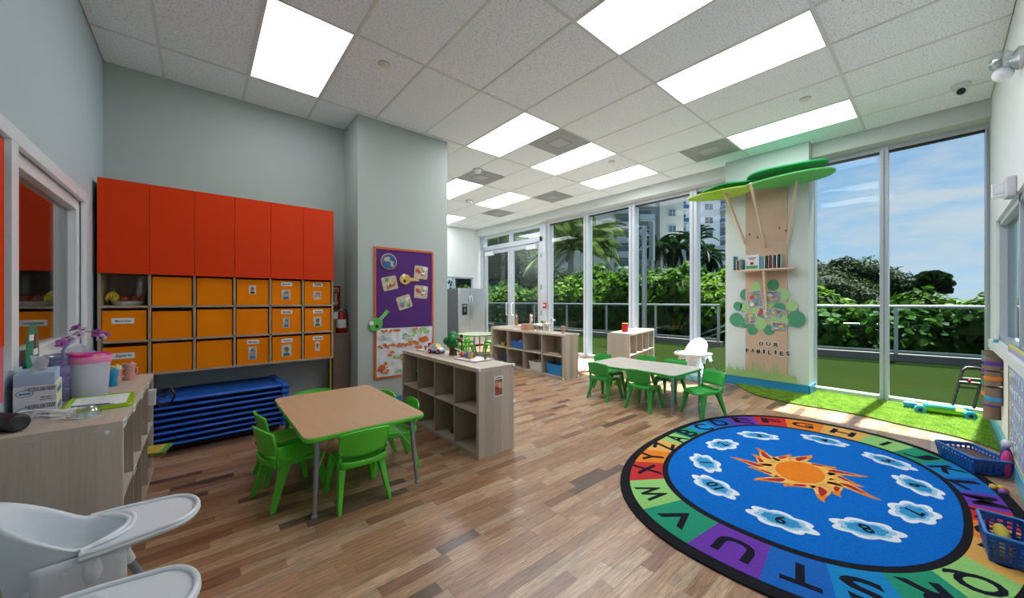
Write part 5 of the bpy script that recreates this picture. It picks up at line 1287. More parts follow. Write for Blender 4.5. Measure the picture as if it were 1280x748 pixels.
t = thing('green_stand_card', 'dark green leaf shaped card standing behind the tissue box against the window', 'card', (-0.648, 2.98, S0+0.12))
MB().prism([(0.09*math.cos(2*PI*k/24), 0.155*math.sin(2*PI*k/24)) for k in range(24)],0,0.004).build('card', mat('card_green',(0.01,0.22,0.12),0.5), t, rot=RXp, loc=(0,0,0.155))
for k, (y, z) in enumerate(((-0.03,0.24),(0.03,0.165),(-0.02,0.07))): B(0.004,0.006,y-0.03,y+0.03,z-0.015,z+0.015).build('white_label', paper, t)
MB().prism([(-0.01,-0.03),(0.01,-0.03),(0.01,0.01),(0.025,0.01),(0,0.045),(-0.025,0.01),(-0.01,0.01)],0,0.002).build('red_arrow', mat('arrow_crimson',(0.35,0.02,0.06),0.5), t, rot=RXp, loc=(0.005,0.03,0.215))
# keep the card propped on the shelf
B(-0.004,0.0,-0.03,0.03,-0.12,0.1).build('prop', mat('card_green',(0.01,0.22,0.12),0.5), t)
t = thing('speaker', 'small black cylindrical speaker lying at the left edge of the shelf', 'speaker', (-0.625, 2.545, S0+0.0375), rad(40))
MB().lathe([(0.030,-0.085),(0.036,-0.078),(0.0375,-0.05),(0.0375,0.05),(0.036,0.078),(0.030,0.085)],24).build('body', black, t, rot=(PI/2,0,0), smooth=50)
MB().lathe([(0.027,0.084),(0.025,0.088),(0.005,0.086)],20).build('end_cap', mat('speaker_cap', (0.03,0.03,0.035), 0.25), t, rot=(PI/2,0,0), smooth=50)
t = thing('usb_cable', 'coiled white charging cable lying in front of the glove boxes', 'cable', (-0.50, 2.60, S0))
cp = []
for k in range(46): a = k*0.29; q = 0.075-0.0006*k; cp.append((q*1.1*math.cos(a)-0.03, q*0.8*math.sin(a)+0.02, 0.004+0.05*abs(math.sin(a*0.5))*(1 if k < 30 else 0.4)))
cp += [(0.03,-0.02,0.004),(0.07,-0.035,0.004)]
MB().tube(cp, 0.0024, 6).build('cord', white_gloss, t, smooth=70); B(0.068,0.092,-0.042,-0.03,0.0,0.007).build('plug', white_gloss, t, bevel=0.002); B(0.090,0.102,-0.040,-0.032,0.001,0.006).build('plug_tip', chrome, t)
t = thing('charger_block', 'white charger brick standing at the foot of the glove boxes', 'charger', (-0.498, 2.70, S0), rad(12)); B(-0.04,0.04,-0.015,0.015,0,0.028).build('block', white_gloss, t, bevel=0.004); B(0.04,0.05,-0.008,0.008,0.008,0.02).build('port', cardy, t)
# clip board
t = thing('green_clipboard', 'lime green shallow tray holding white papers and a pen, on the left shelf', 'tray', (-0.39, 2.87, S0), rad(4))
lime = mat('lime_plastic', (0.36,0.62,0.01), 0.3)
MB().prism(rr_poly(-0.13,0.115,-0.165,0.165,0.025), 0, 0.014).build('tray', lime, t, bevel=0.005, seg=3)
MB().tube([(x,y,0.016) for x, y in rr_poly(-0.125,0.11,-0.16,0.16,0.025)], 0.005, 6, closed=True).build('rim', lime, t, smooth=60)
MB().prism([(-0.11,-0.13),(0.085,-0.135),(0.092,0.135),(-0.105,0.14)],0.014,0.0185).build('papers', paper, t)
pl_ = MB()
for k in range(9): pl_.box(-0.085,0.06-0.03*(k % 3),0.10-0.022*k,0.103-0.022*k,0.0185,0.0188)
pl_.build('printed_lines', mat('print_grey_line', (0.35,0.36,0.38), 0.6), t)
MB().tube([(-0.10,-0.10,0.025),(0.03,-0.145,0.025)],0.004,8).build('pen', blue_i, t, smooth=50); MB().box(-0.045,0.045,-0.155,-0.135,0.0185,0.024).build('clip', chrome, t, bevel=0.002)
t = thing('clear_dome', 'small clear plastic dome bowl lying upside down by the shelf edge', 'bowl', (-0.405, 2.605, S0))
MB().lathe([(0.047,0),(0.047,0.016),(0.040,0.038),(0.024,0.053),(0.002,0.058)],24).build('dome', glass('clear_plastic', (0.86,0.91,0.92), 0.25, 0.12), t, smooth=60)
MB().lathe([(0.050,0),(0.050,0.003),(0.046,0.003)],24).build('lip', mat('clear_lip', (0.6,0.66,0.66), 0.2), t)
# pitcher
t = thing('food_container', 'tall frosted plastic container with a magenta lid, on the left shelf', 'container', (-0.475, 3.12, S0), rad(35))
frost = bpy.data.materials.new('frosted_plastic'); frost.use_nodes = True; p_ = frost.node_tree.nodes['Principled BSDF']; p_.inputs['Base Color'].default_value = (0.72,0.74,0.86,1); p_.inputs['Roughness'].default_value = 0.35; p_.inputs['Alpha'].default_value = 0.72
def ovl(rx, ry, z, n=32): return [(rx*math.cos(2*PI*k/n), ry*math.sin(2*PI*k/n), z) for k in range(n)]
def loft(rings):
    n = len(rings[0]); vs = [p for r_ in rings for p in r_]; fs = [(i*n+k, i*n+(k+1)%n, (i+1)*n+(k+1)%n, (i+1)*n+k) for i in range(len(rings)-1) for k in range(n)]
    fs.append(tuple(range(n-1,-1,-1))); fs.append(tuple((len(rings)-1)*n+k for k in range(n))); return MB().add(vs, fs)
loft([ovl(0.068,0.048,0.0),ovl(0.071,0.052,0.004),ovl(0.085,0.062,0.205)]).build('body', frost, t, smooth=50)
loft([ovl(0.069,0.050,0.005),ovl(0.075,0.055,0.085)]).build('contents', mat('contents_lilac', (0.42,0.43,0.55), 0.6), t, smooth=50)
loft([ovl(0.089,0.066,0.195),ovl(0.091,0.068,0.228),ovl(0.088,0.065,0.232)]).build('lid_collar', mat('lid_pink', (0.72,0.22,0.42), 0.35), t, smooth=50)
loft([ovl(0.088,0.065,0.232),ovl(0.082,0.059,0.246),ovl(0.05,0.034,0.252),ovl(0.001,0.001,0.252)]).build('lid', mat('lid_magenta', (0.55,0.01,0.20), 0.3), t, smooth=40)
MB().box(-0.086,-0.035,-0.025,0.025,0.243,0.256).build('pour_flap', mat('lid_magenta', (0.55,0.01,0.20), 0.3), t, bevel=0.006)
t = thing('insulated_tumbler', 'wide lilac patterned drinks tumbler with a straw, behind the tissue box', 'tumbler', (-0.575, 3.13, S0))
lil = mat('tumbler_lilac', (0.27,0.24,0.50), 0.4, var=0.5, scale=70)
MB().lathe([(0.052,0),(0.060,0.01),(0.072,0.225),(0.072,0.23)],28).build('body', lil, t, smooth=50)
MB().lathe([(0.0735,0.15),(0.0755,0.152),(0.0755,0.185),(0.0735,0.187)],28).build('grip_band', mat('tumbler_band', (0.32,0.28,0.56), 0.4), t, smooth=50)
MB().lathe([(0.076,0.228),(0.077,0.245),(0.07,0.252),(0.01,0.253)],28).build('lid', glass('lid_clear', (0.75,0.75,0.86), 0.2, 0.1), t, smooth=40)
MB().tube([(0.0,0,0.10),(0.0,0,0.27),(0.025,0.01,0.32),(0.04,0.015,0.335)],0.007,8).build('straw', mat('straw_lilac',(0.35,0.32,0.62),0.35), t, smooth=60)
MB().tube([(0.07,0,0.20),(0.11,0,0.21),(0.115,0,0.255),(0.075,0,0.25)],0.007,8).build('handle', mat('straw_lilac',(0.35,0.32,0.62),0.35), t, smooth=60)
t = thing('tall_cup', 'tall white, blue and green capped bottle behind the sippy cups', 'bottle', (-0.50, 3.52, S0))
MB().lathe([(0.026,0),(0.028,0.005),(0.028,0.145),(0.024,0.15)],20).build('body', mat('bottle_green', (0.2,0.5,0.2), 0.4), t, smooth=50)
MB().lathe([(0.0285,0.09),(0.0285,0.13)],20).build('blue_band', blue_i, t, smooth=50); MB().lathe([(0.029,0.145),(0.029,0.168),(0.02,0.17)],20).build('cap', white_gloss, t, smooth=50)
def sippy(label, loc, cbody, nm, ccap, capn, h=0.115, r_=0.03, handle=False):
    t = thing('sippy_cup', label, 'cup', loc, rad(-40))
    bm_ = mat('cup_'+nm, cbody, 0.35, var=0.08, scale=60); cm_ = mat('cap_'+capn, ccap, 0.35)
    MB().lathe([(r_*0.85,0),(r_*0.95,0.006),(r_*0.82,h*0.4),(r_*0.9,h*0.6),(r_,h*0.8),(r_,h*0.82)],22).build('body', bm_, t, smooth=60)
    MB().lathe([(r_*1.08,h*0.80),(r_*1.1,h*0.93),(r_*0.95,h),(r_*0.3,h*1.02)],22).build('lid', cm_, t, smooth=50)
    MB().lathe([(r_*0.3,h*1.0),(r_*0.26,h*1.1)],10,(r_*0.5,0,0)).build('spout', cm_, t, smooth=60)
    if handle:
        for s_ in (-1,1): MB().tube([(0,s_*r_*0.9,h*0.75),(0,s_*r_*1.6,h*0.65),(0,s_*r_*1.6,h*0.35),(0,s_*r_*0.8,h*0.25)],0.006,8).build('handle', bm_, t, smooth=60)
    return t
sippy('bright blue sippy cup in front of the peach cup', (-0.425,3.42,S0), (0.01,0.28,0.55), 'blue', (0.02,0.32,0.62), 'blue', 0.105, 0.026)
sippy('peach cup with yellow and mint rim beside the blue sippy cup', (-0.43,3.53,S0), (0.70,0.28,0.20), 'peach', (0.62,0.60,0.25), 'yellow', 0.115, 0.030)
sippy('dusty pink two-handled cup at the end of the row of cups', (-0.375,3.62,S0), (0.62,0.30,0.26), 'dusty_pink', (0.60,0.30,0.26), 'dusty_pink', 0.115, 0.034, True)
# orchid
t = thing('orchid', 'purple and white orchid in a small pot behind the pink lidded container', 'orchid', (-0.56, 3.62, S0))
MB().lathe([(0.035,0),(0.045,0.08),(0.048,0.085),(0.042,0.08),(0.001,0.075)],18).build('pot', white_gloss, t, smooth=50)
stm = mat('orchid_stem', (0.05,0.10,0.03), 0.6)
MB().tube([(0.02,0,0.07),(0.06,0,0.2),(0.065,-0.02,0.29),(0.04,-0.06,0.345),(-0.02,-0.12,0.35),(-0.06,-0.18,0.32)],0.003,6).tube([(0.0,-0.09,0.348),(-0.03,-0.05,0.365),(-0.05,-0.02,0.38)],0.002,5).build('stem', stm, t, smooth=60)
for k in range(3):
    a = k*2.1
    MB().grid(lambda u, v: (math.cos(a)*0.12*u, math.sin(a)*0.12*u+(v-.5)*0.035*math.sin(PI*min(1,u+.05)), 0.08+0.06*u-0.08*u*u), 6, 3).build('leaf', leafmat('orchid_leaf', (0.02,0.08,0.02),(0.05,0.16,0.03),9), t, solid=0.002, smooth=60)
pet = mat('petal_purple', (0.42,0.10,0.42), 0.5, var=0.25, scale=50); petw = mat('petal_white_lilac', (0.70,0.55,0.68), 0.5, var=0.15, scale=50)
fm = None
def flower(mw):
    mb = MB()
    for k in range(5):
        a = 2*PI*k/5+PI/2; w = 0.017 if k not in (1,4) else 0.021; l_ = 0.03
        d = Vector((math.cos(a),0,math.sin(a))); s_ = Vector((-math.sin(a),0,math.cos(a)))
        vs = [Vector((0,0,0)), d*l_*0.5+s_*w*0.8-Vector((0,0.004,0)), d*l_*0.9+s_*w*0.5, d*l_*1.05, d*l_*0.9-s_*w*0.5, d*l_*0.5-s_*w*0.8-Vector((0,0.004,0))]
        mb.add([tuple(v) for v in vs], [(0,1,2,3,4,5)], 0)
    mb.ball((0,-0.008,-0.004),(0.007,0.008,0.007),8,1)
    return mb
for k, (x, y, z, sc_) in enumerate(((0.045,-0.05,0.335,1.1),(0.06,-0.01,0.30,0.9),(0.075,0.02,0.315,0.8),(-0.05,-0.16,0.31,1.1),(-0.075,-0.19,0.29,1.0),(-0.02,-0.11,0.335,1.0),(-0.05,-0.03,0.375,1.1),(-0.01,-0.07,0.365,0.9))):
    o = flower(0).build('blossom', [pet if k % 2 == 0 else petw, mat('lip_dark', (0.25,0.02,0.2), 0.5)], t, loc=(x,y,z), rot=(0.2*k-0.5,0.3*(k%3),-0.6+0.3*k)); o.scale = (sc_,)*3
# things poking from the left shelf
t = thing('black_strap', 'loop of black webbing strap hanging out of the left shelf end cell', 'strap', (-0.25, 3.62, 0.58))
MB().tube([(0.0,0,0.0),(0.03,0.01,0.055),(0.085,0.01,0.06),(0.11,0,0.0),(0.08,0,-0.07),(0.03,0,-0.06)],0.009,6,closed=True).tube([(0.0,0,0.02),(0.05,-0.01,0.0),(0.09,0,0.05)],0.008,6).build('webbing', black, t, smooth=60)
B(-0.03,0.01,-0.02,0.02,-0.05,0.06).build('buckle', paper, t, bevel=0.004)
t = thing('picture_book', 'green and yellow book sticking out of the low cell of the left shelf', 'book', (-0.30, 3.62, 0.205), rad(-12))
B(-0.09,0.13,-0.10,0.10,0,0.012).build('pages', mat('book_green', (0.10,0.28,0.05), 0.5), t, rot=(0,0.0,0)); B(-0.09,0.10,-0.085,0.085,0.012,0.0135).build('yellow_cover_panel', mat('book_yellow', (0.6,0.40,0.05), 0.5), t)
t = thing('picture_book', 'thin orange book under the green one in the left shelf', 'book', (-0.30, 3.60, 0.190), rad(6)); B(-0.09,0.11,-0.09,0.09,0,0.012).build('pages', mat('book_orange', (0.5,0.16,0.08), 0.5), t)
# orange framed board at the left edge of the picture
t = thing('wall_poster', 'thin sliver of an orange red poster at the very left edge of the picture', 'poster', (X0+0.004, 2.52, 1.55)); B(0,0.006,-0.16,0.125,-0.48,0.42).build('sheet', org, t); B(0.0,0.006,-0.16,0.118,-0.72,-0.48).build('pink_lower_sheet', mat('poster_pink', (0.6,0.12,0.15), 0.6), t)
# ================================================================= COLUMN TREE
XC = 6.2
ply = mat('birch_plywood', (0.50,0.36,0.26), 0.6, var=0.08, scale=5); ply2 = mat('pale_batten', (0.62,0.47,0.34), 0.55, var=0.05, scale=12)
trunk = thing('plywood_tree', 'flat plywood tree trunk with struts and layered green canopy panels, on the column', 'wall decoration', (XC, 1.62, 0))
B(-0.02,0,-0.255,0.255,0.13,2.93).build('trunk_panel', ply, trunk, bevel=0.001)
kn = MB()
for y, z in ((0.20,2.25),(0.10,2.19),(-0.165,2.29),(-0.24,2.24)): kn.lathe([(0.012,0),(0.012,0.001)],10,(0,0,0)) if False else kn.add([(-0.0208,y+0.012*math.cos(2*PI*k/8),z+0.018*math.sin(2*PI*k/8)) for k in range(8)],[tuple(range(8))])
kn.build('knots', mat('knot_brown', (0.14,0.06,0.03), 0.7), trunk)
def strut(p, q):
    p, q = Vector(p), Vector(q); d = (q-p); ln = d.length
    o = B(-0.012,0.012,-0.02,0.02,0,ln).build('strut', ply2, trunk, bevel=0.001); o.location = p; o.rotation_euler = d.to_track_quat('Z','Y').to_euler(); return o
strut((-0.02,0.26,2.12),(-0.37,0.41,2.84)); strut((-0.03,0.0,2.03),(-0.61,0.02,2.84)); strut((-0.02,-0.255,2.06),(-0.28,-0.41,2.84))
def lobe(cx_, cy2, rx, ry, z, nm, m, amp=0.10, k_=5, ph=0.0):
    P = []
    for k in range(56):
        a = 2*PI*k/56; q = 1+amp*math.cos(k_*a+ph); P.append((min(-0.001, cx_+rx*q*math.cos(a)), cy2+ry*q*math.sin(a)))
    MB().prism(P, z, z+0.022).build(nm, m, trunk, bevel=0.003)
lobe(-0.30, 0.50, 0.26, 0.44, 2.845, 'lime_canopy_panel', mat('canopy_lime', (0.36,0.58,0.04), 0.45), 0.07, 3)
lobe(-0.32, -0.33, 0.28, 0.50, 2.85, 'leaf_green_canopy_panel', mat('canopy_leaf_green', (0.10,0.52,0.12), 0.45), 0.06, 3, 1.0)
lobe(-0.22, 0.40, 0.24, 0.38, 2.94, 'dark_green_canopy_panel', mat('canopy_dark_green', (0.01,0.33,0.10), 0.45), 0.06, 4)
lobe(-0.26, -0.28, 0.27, 0.46, 2.99, 'dark_green_canopy_panel', mat('canopy_dark_green', (0.01,0.33,0.10), 0.45), 0.06, 4, 2)
# ledge with books
t = thing('book_ledge', 'narrow pale wooden book ledge fixed across the plywood trunk', 'shelf', (XC-0.02, 1.61, 1.695))
MB().prism([(0,-0.33),(0,0.33),(-0.14,0.38),(-0.17,0.36),(-0.17,-0.36),(-0.14,-0.38)],0,0.022).build('board', ply2, t, bevel=0.003)
MB().prism([(0,-0.60),(0,0.0),(-0.15,0.0),(-0.15,-0.02),(-0.02,-0.55)],-0.012,0.012).build('bracket', ply2, t, rot=(PI/2,0,0))
bookc = [('blue',(0.02,0.25,0.40)),('cream',(0.6,0.55,0.42)),('dark',(0.05,0.06,0.06)),('grey',(0.35,0.38,0.36)),('teal',(0.05,0.25,0.26)),('sand',(0.45,0.38,0.22)),('navy',(0.02,0.03,0.10)),('black',(0.012,0.012,0.015)),('white',(0.65,0.66,0.66)),('maroon',(0.18,0.03,0.05)),('sky',(0.1,0.35,0.55))]
BC = {k: mat('book_cloth_'+k, v, 0.5, var=0.05) for k, v in bookc}
def book(label, y, th_, h, d, ck, lean=0.0, x=-0.10, group='books on the column ledge'):
    t = thing('book', label, 'book', (XC-0.02+x, y, 1.717), 0, group); t.rotation_euler = (lean, 0, 0)
    w = th_/2
    MB().box(-d/2,d/2,-w,-w+0.002,0,h).box(-d/2,d/2,w-0.002,w,0,h).box(-d/2,-d/2+0.002,-w,w,0,h).build('cover', BC[ck], t); B(-d/2+0.002,d/2-0.003,-w+0.002,w-0.002,0.003,h-0.003).build('pages', paper, t); return t
desc = [('blue large flat book at the left end of the column ledge',1.975,0.012,0.21,'blue'),('thin cream book beside the blue book on the ledge',1.945,0.014,0.15,'cream'),('short dark book, third from the left on the ledge',1.925,0.016,0.14,'dark'),('sandy spined book, fourth from the left on the ledge',1.905,0.014,0.155,'sand'),('grey spined book, fifth from the left on the ledge',1.887,0.014,0.16,'grey'),('teal spined book just left of the white picture book',1.868,0.012,0.15,'teal')]
for lab, y, th_, h, ck in desc: book(lab, y, th_, h, 0.13 if ck != 'blue' else 0.15, ck)
# face-out books (stand with the cover to the room)
t = thing('book', 'open standing white picture book with a red apple on its cover, on the ledge', 'book', (XC-0.13, 1.76, 1.717), rad(8), 'books on the column ledge')
B(0,0.012,-0.085,0.085,0,0.215).build('cover', BC['white'], t, bevel=0.001); MB().box(-0.001,0,-0.07,0.07,0.015,0.06).build('green_print', mat('print_green',(0.05,0.3,0.12),0.6), t)
MB().lathe([(0.022,0),(0.022,0.0015)],14).build('apple_print', redm, t, rot=(0,-PI/2,0), loc=(0,0.0,0.09)); MB().box(-0.001,0,-0.05,0.05,0.165,0.175).box(-0.001,0,-0.035,0.035,0.148,0.156).build('title_line', blackink, t)
t = thing('book', 'blue and pale cover book standing behind the apple picture book', 'book', (XC-0.09, 1.70, 1.717), rad(-5), 'books on the column ledge'); B(0,0.012,-0.06,0.05,0,0.19).build('cover', BC['sky'], t, bevel=0.001)
for k, (ck, th_, h, q) in enumerate((('white',0.012,0.185,'white book at the left end of the right hand group on the ledge'),('black',0.020,0.18,'thick black book in the right hand group'),('grey',0.012,0.185,'grey book between two dark books in the right hand group'),('maroon',0.020,0.185,'maroon spined book in the right hand group on the ledge'),('cream',0.014,0.18,'cream book right of the maroon one'),('navy',0.018,0.18,'navy book in the middle of the right hand group'),('white',0.014,0.185,'white book just left of the last black book'),('black',0.016,0.19,'slim black book second from the right end of the ledge'),('grey',0.012,0.185,'grey book at the right end of the ledge books'))):
    book(q, 1.59-0.0235*k, th_, h, 0.13, ck)
# paper leaves
dkp = mat('paper_leaf_green', (0.055,0.27,0.15), 0.7, var=0.05, scale=8); ltp = mat('paper_leaf_light_green', (0.30,0.52,0.20), 0.7, var=0.05, scale=8)
t = thing('paper_foliage', 'cluster of round green paper leaves on the column around the family photos', 'wall decoration', (XC-0.02, 1.62, 1.15))
lv = [(1.866,1.359,0.086,0),(1.528,1.493,0.075,0),(1.977,1.189,0.062,0),(1.997,0.983,0.098,0),(1.882,0.93,0.066,0),(1.782,0.836,0.07,0),(1.579,0.849,0.07,0),(1.455,1.159,0.08,0),(1.265,1.018,0.108,0),(1.739,1.469,0.072,1),(1.427,1.347,0.09,1),(1.313,1.198,0.072,1),(1.882,1.173,0.069,1),(1.591,1.218,0.069,1),(1.685,0.932,0.083,1),(1.46,0.977,0.115,1),(1.70,1.12,0.11,1)]
for k, (y, z, r_, c_) in enumerate(lv):
    off_ = -0.002-0.0012*(k % 5) + (0.0 if y < 1.86 and y > 1.38 else 0.004)
    MB().prism([(r_*0.95*math.cos(2*PI*q/24), r_*1.04*math.sin(2*PI*q/24)) for q in range(24)],0,0.0014).build('paper_leaf', ltp if c_ else dkp, t, rot=RXm, loc=(off_, y-1.62, z-1.15))
G_P = 'family photos on the column'
for k, (lab, y, z, w, h, an) in enumerate((('largest tilted family photo on the paper leaves, upper left',1.755,1.294,0.185,0.235,-0.18),('wide sky blue family photo, upper right of the paper leaves',1.531,1.321,0.185,0.155,0.0),('tilted family photo in the middle of the paper leaves',1.638,1.087,0.15,0.14,0.25),('family photo right of the middle one on the paper leaves',1.475,1.091,0.13,0.115,0.3),('small blue toned family photo at lower left of the leaves',1.81,1.005,0.125,0.15,-0.1),('dark family photo at the lower right of the leaves',1.456,0.911,0.165,0.105,-0.05))):
    o = snap(lab, (XC-0.0296, y, z), w, h, an, 30+k, parent_face='column'); o['group'] = G_P
# lettering OUR FAMILIES
t = thing('wall_lettering', 'black letters OUR FAMILIES outlined in white, at the foot of the plywood trunk', 'lettering', (XC-0.021, 1.605, 0.56))
bevm = white_gloss
def words(s_, y0_, z0_, w, h, dz):
    n = len(s_)
    for k, ch in enumerate(s_):
        y = y0_-w*(k+0.5)/n+w/2; z = z0_+dz*(k % 2)
        me, tw, th2 = TXT[ch]
        a = text(ch, paper, t, (-0.001, y, z), Euler(RXm), w=(w/n*0.82 if ch != 'I' else w/n*0.5), h=h*1.22, name='white_outline')
        b = text(ch, blackink, t, (-0.0028, y, z), Euler(RXm), w=(w/n*0.66 if ch != 'I' else w/n*0.35), h=h, name='letter')
words('OUR', -0.02, 0.085, 0.27, 0.062, 0.006); words('FAMILIES', 0, -0.03, 0.56, 0.062, 0.008)
# paper grass
t = thing('paper_grass', 'strip of pale green cut paper grass above the blue baseboard of the column', 'wall decoration', (XC-0.0205, 1.66, 0.13))
rg2 = random.Random(9); P = [(-0.49,0)]
xg = -0.49
while xg < 0.36:
    w = rg2.uniform(0.03,0.05); h = rg2.uniform(0.16,0.30)*(0.75 if xg < -0.2 or xg > 0.2 else 1.0); P += [(xg, 0.10), (xg+w*0.2, h*0.7), (xg-0.008+w*0.25, h), (xg+w*0.62, h*0.66), (xg+w*0.95, 0.10)]; xg += w
P.append((xg, 0))
MB().prism(P, 0, 0.002).build('grass_cutout', mat('paper_grass_green', (0.30,0.45,0.17), 0.7, var=0.1, scale=8), t, rot=RXm)
# ================================================================= RIGHT WALL
YW = Y0
t = thing('letter_board', 'lavender panel with white felt letters and a yellow rim on the right wall', 'board', (4.45, YW, 0.54))
B(-0.7,0.24,0,0.012,-0.38,0.38).build('panel', mat('panel_lavender',(0.36,0.36,0.56),0.6), t); MB().box(0.24,0.255,0,0.018,-0.38,0.39).box(-0.7,0.255,0,0.018,0.38,0.395).box(-0.7,0.255,0,0.018,-0.395,-0.38).build('yellow_rim', mat('rim_yellow',(0.62,0.58,0.22),0.6), t)
for r_ in range(6):
    for c in range(6): text('ABCDEFGHIJKLMNOPQRSTUVWXYZABCDEFGHIJ'[(r_*6+c)], mat('felt_mint',(0.62,0.78,0.70),0.8), t, (0.16-0.12*c, 0.013, 0.30-0.12*r_), RYp, h=0.07, thick=0.004)
G_T = 'cardboard tubes on the right wall'
tubeb = mat('cardboard_tube_brown',(0.20,0.145,0.11),0.8,var=0.08); bandc = {'teal':(0.02,0.35,0.42),'purple':(0.09,0.03,0.28),'orange':(0.65,0.20,0.02),'blue':(0.02,0.30,0.62),'green':(0.03,0.30,0.12)}
for k, (x, z, h, bc, bz, lab) in enumerate(((5.62,0.70,0.10,'teal',0.04,'small cardboard tube with a teal band, top of the left column'),(5.62,0.58,0.09,'purple',0.03,'small cardboard tube with a purple inside, second in the left column'),(5.62,0.475,0.09,'green',0.03,'small cardboard tube with a green band, third in the left column'),(5.62,0.37,0.09,'orange',0.03,'small cardboard tube with an orange band, low in the left column'),
    (5.28,0.66,0.12,'purple',0.06,'cardboard tube with a purple band, top of the right column'),(5.28,0.53,0.12,'orange',0.06,'cardboard tube with an orange band, second in the right column'),(5.28,0.36,0.15,'blue',0.05,'long cardboard tube with a blue band, third in the right column'),(5.45,0.20,0.15,'purple',0.13,'lowest cardboard tube with a purple top band'))):
    t = thing('cardboard_tube', lab, 'tube', (x, YW+0.05, z), 0, G_T); r_ = 0.05
    MB().lathe([(r_,0),(r_,h),(r_-0.006,h),(r_-0.006,0.01)],20).build('tube', tubeb, t, smooth=50); MB().lathe([(r_+0.002,bz-0.018),(r_+0.003,bz),(r_+0.002,bz+0.018)],20).build('band', mat('band_'+bc, bandc[bc], 0.5), t, smooth=50)
t = thing('alarm_strobe', 'grey white wall alarm unit with red lettering on the right wall', 'alarm', (4.47, YW, 2.09))
B(-0.07,0.07,0,0.05,-0.075,0.075).build('housing', mat('alarm_unit_grey',(0.55,0.56,0.60),0.4), t, bevel=0.012, seg=3); text('FIRE', redm, t, (0.071,0.025,0.0), (PI/2,-PI/2,PI/2), w=0.07)
MB().box(0.02,0.06,0.05,0.09,-0.03,0.03).tube([(0.05,0.05,-0.05),(0.05,0.10,-0.05),(0.05,0.10,0.045),(0.05,0.05,0.045)],0.008,6).build('strobe_lens', white_gloss, t, bevel=0.003)
t = thing('convex_lamp', 'round glass and metal wall lamp high on the right wall at the picture edge', 'lamp', (4.13, YW, 2.88))
MB().lathe([(0.07,0),(0.075,0.02),(0.05,0.04),(0.001,0.045)],22).build('base', chrome, t, rot=(-PI/2,0,0), smooth=50); MB().ball((0.04,0.08,0.03),0.062,16).build('upper_globe', glass('globe_glass',(0.8,0.85,0.9),0.3), t, smooth=60); MB().ball((0.07,0.075,-0.05),0.05,16).build('lower_globe', white_gloss, t, smooth=60)
t = thing('blue_cap', 'small bright blue cap on the right window ledge', 'cap', (5.62, YW+0.018, 0.88)); MB().lathe([(0.016,0),(0.016,0.025),(0.01,0.03)],14).build('cap', mat('cap_cyan',(0.02,0.35,0.5),0.4), t, smooth=50)
t = thing('soft_toy', 'pink and navy soft toy leaning on the blue baseboard at the right edge', 'toy', (4.38, YW+0.045, 0.0))
MB().ball((0,0,0.10),(0.045,0.03,0.10),12).build('body', mat('toy_magenta',(0.55,0.04,0.22),0.7), t, smooth=60); MB().ball((0.05,0,0.14),(0.03,0.03,0.08),10).build('wing', mat('toy_navy',(0.05,0.05,0.2),0.7), t, smooth=60); MB().ball((0.05,0,0.235),(0.03,0.025,0.03),10).build('head', paper, t, smooth=60)
t = thing('small_toys', 'small red and yellow toy beads on the floor at the right edge of the rug', 'toy', (4.02, -0.28, 0)); 
for k, (x, y, c_) in enumerate(((0,0,(0.6,0.05,0.05)),(0.04,0.01,(0.7,0.5,0.03)),(-0.04,0.012,(0.2,0.1,0.4)),(0.02,0.045,(0.7,0.5,0.03)))): MB().ball((x,y,0.02),0.02,10).build('bead', mat('bead_%d' % k, c_, 0.4), t, smooth=60)
# baskets with real perforations
blu_p = mat('basket_blue', (0.006,0.075,0.36), 0.3, var=0.03)
def basket(label, loc, rz, L_, W_, H_, nx, ny, nz):
    t = thing('perforated_basket', label, 'basket', loc, rz)
    k = 0.86; tl, tw, bl_, bw = L_/2, W_/2, L_/2*k, W_/2*k
    def wall(p0, p1, q0, q1, n):
        P = [Vector(p0), Vector(p1), Vector(q0), Vector(q1)]  # bottom a,b ; top a,b
        def at(u, v): return (P[0].lerp(P[1], u)).lerp(P[2].lerp(P[3], u), v)
        mb = MB(); us = []
        for i in range(n): us += [(i+0.22)/n, (i+0.78)/n]
        us = [0]+us+[1]; vs_ = [0]
        for j in range(nz): vs_ += [0.12+0.74*(j+0.2)/nz, 0.12+0.74*(j+0.8)/nz]
        vs_.append(1); nu = len(us); pts_ = [tuple(at(u, v)) for v in vs_ for u in us]; fs = []
        for j in range(len(vs_)-1):
            for i in range(nu-1):
                if j % 2 == 1 and i % 2 == 1: continue
                fs.append((j*nu+i, j*nu+i+1, (j+1)*nu+i+1, (j+1)*nu+i))
        mb.add(pts_, fs); return mb.build('wall', blu_p, t, solid=0.003)
    wall((-bl_,-bw,0),(bl_,-bw,0),(-tl,-tw,H_),(tl,-tw,H_),nx); wall((-bl_,bw,0),(bl_,bw,0),(-tl,tw,H_),(tl,tw,H_),nx)
    wall((-bl_,-bw,0),(-bl_,bw,0),(-tl,-tw,H_),(-tl,tw,H_),ny); wall((bl_,-bw,0),(bl_,bw,0),(tl,-tw,H_),(tl,tw,H_),ny)
    B(-bl_,bl_,-bw,bw,0,0.004).build('floor', blu_p, t)
    MB().tube([(x,y,H_) for x, y in rr_poly(-tl,tl,-tw,tw,0.02)],0.007,8,closed=True).build('rim', mat('basket_rim_blue',(0.04,0.20,0.55),0.2), t, smooth=60)
    return t
basket('long blue perforated basket holding books, at the edge of rug and turf', (4.47,-0.165,0.012), rad(30), 0.38, 0.22, 0.115, 12, 7, 4)
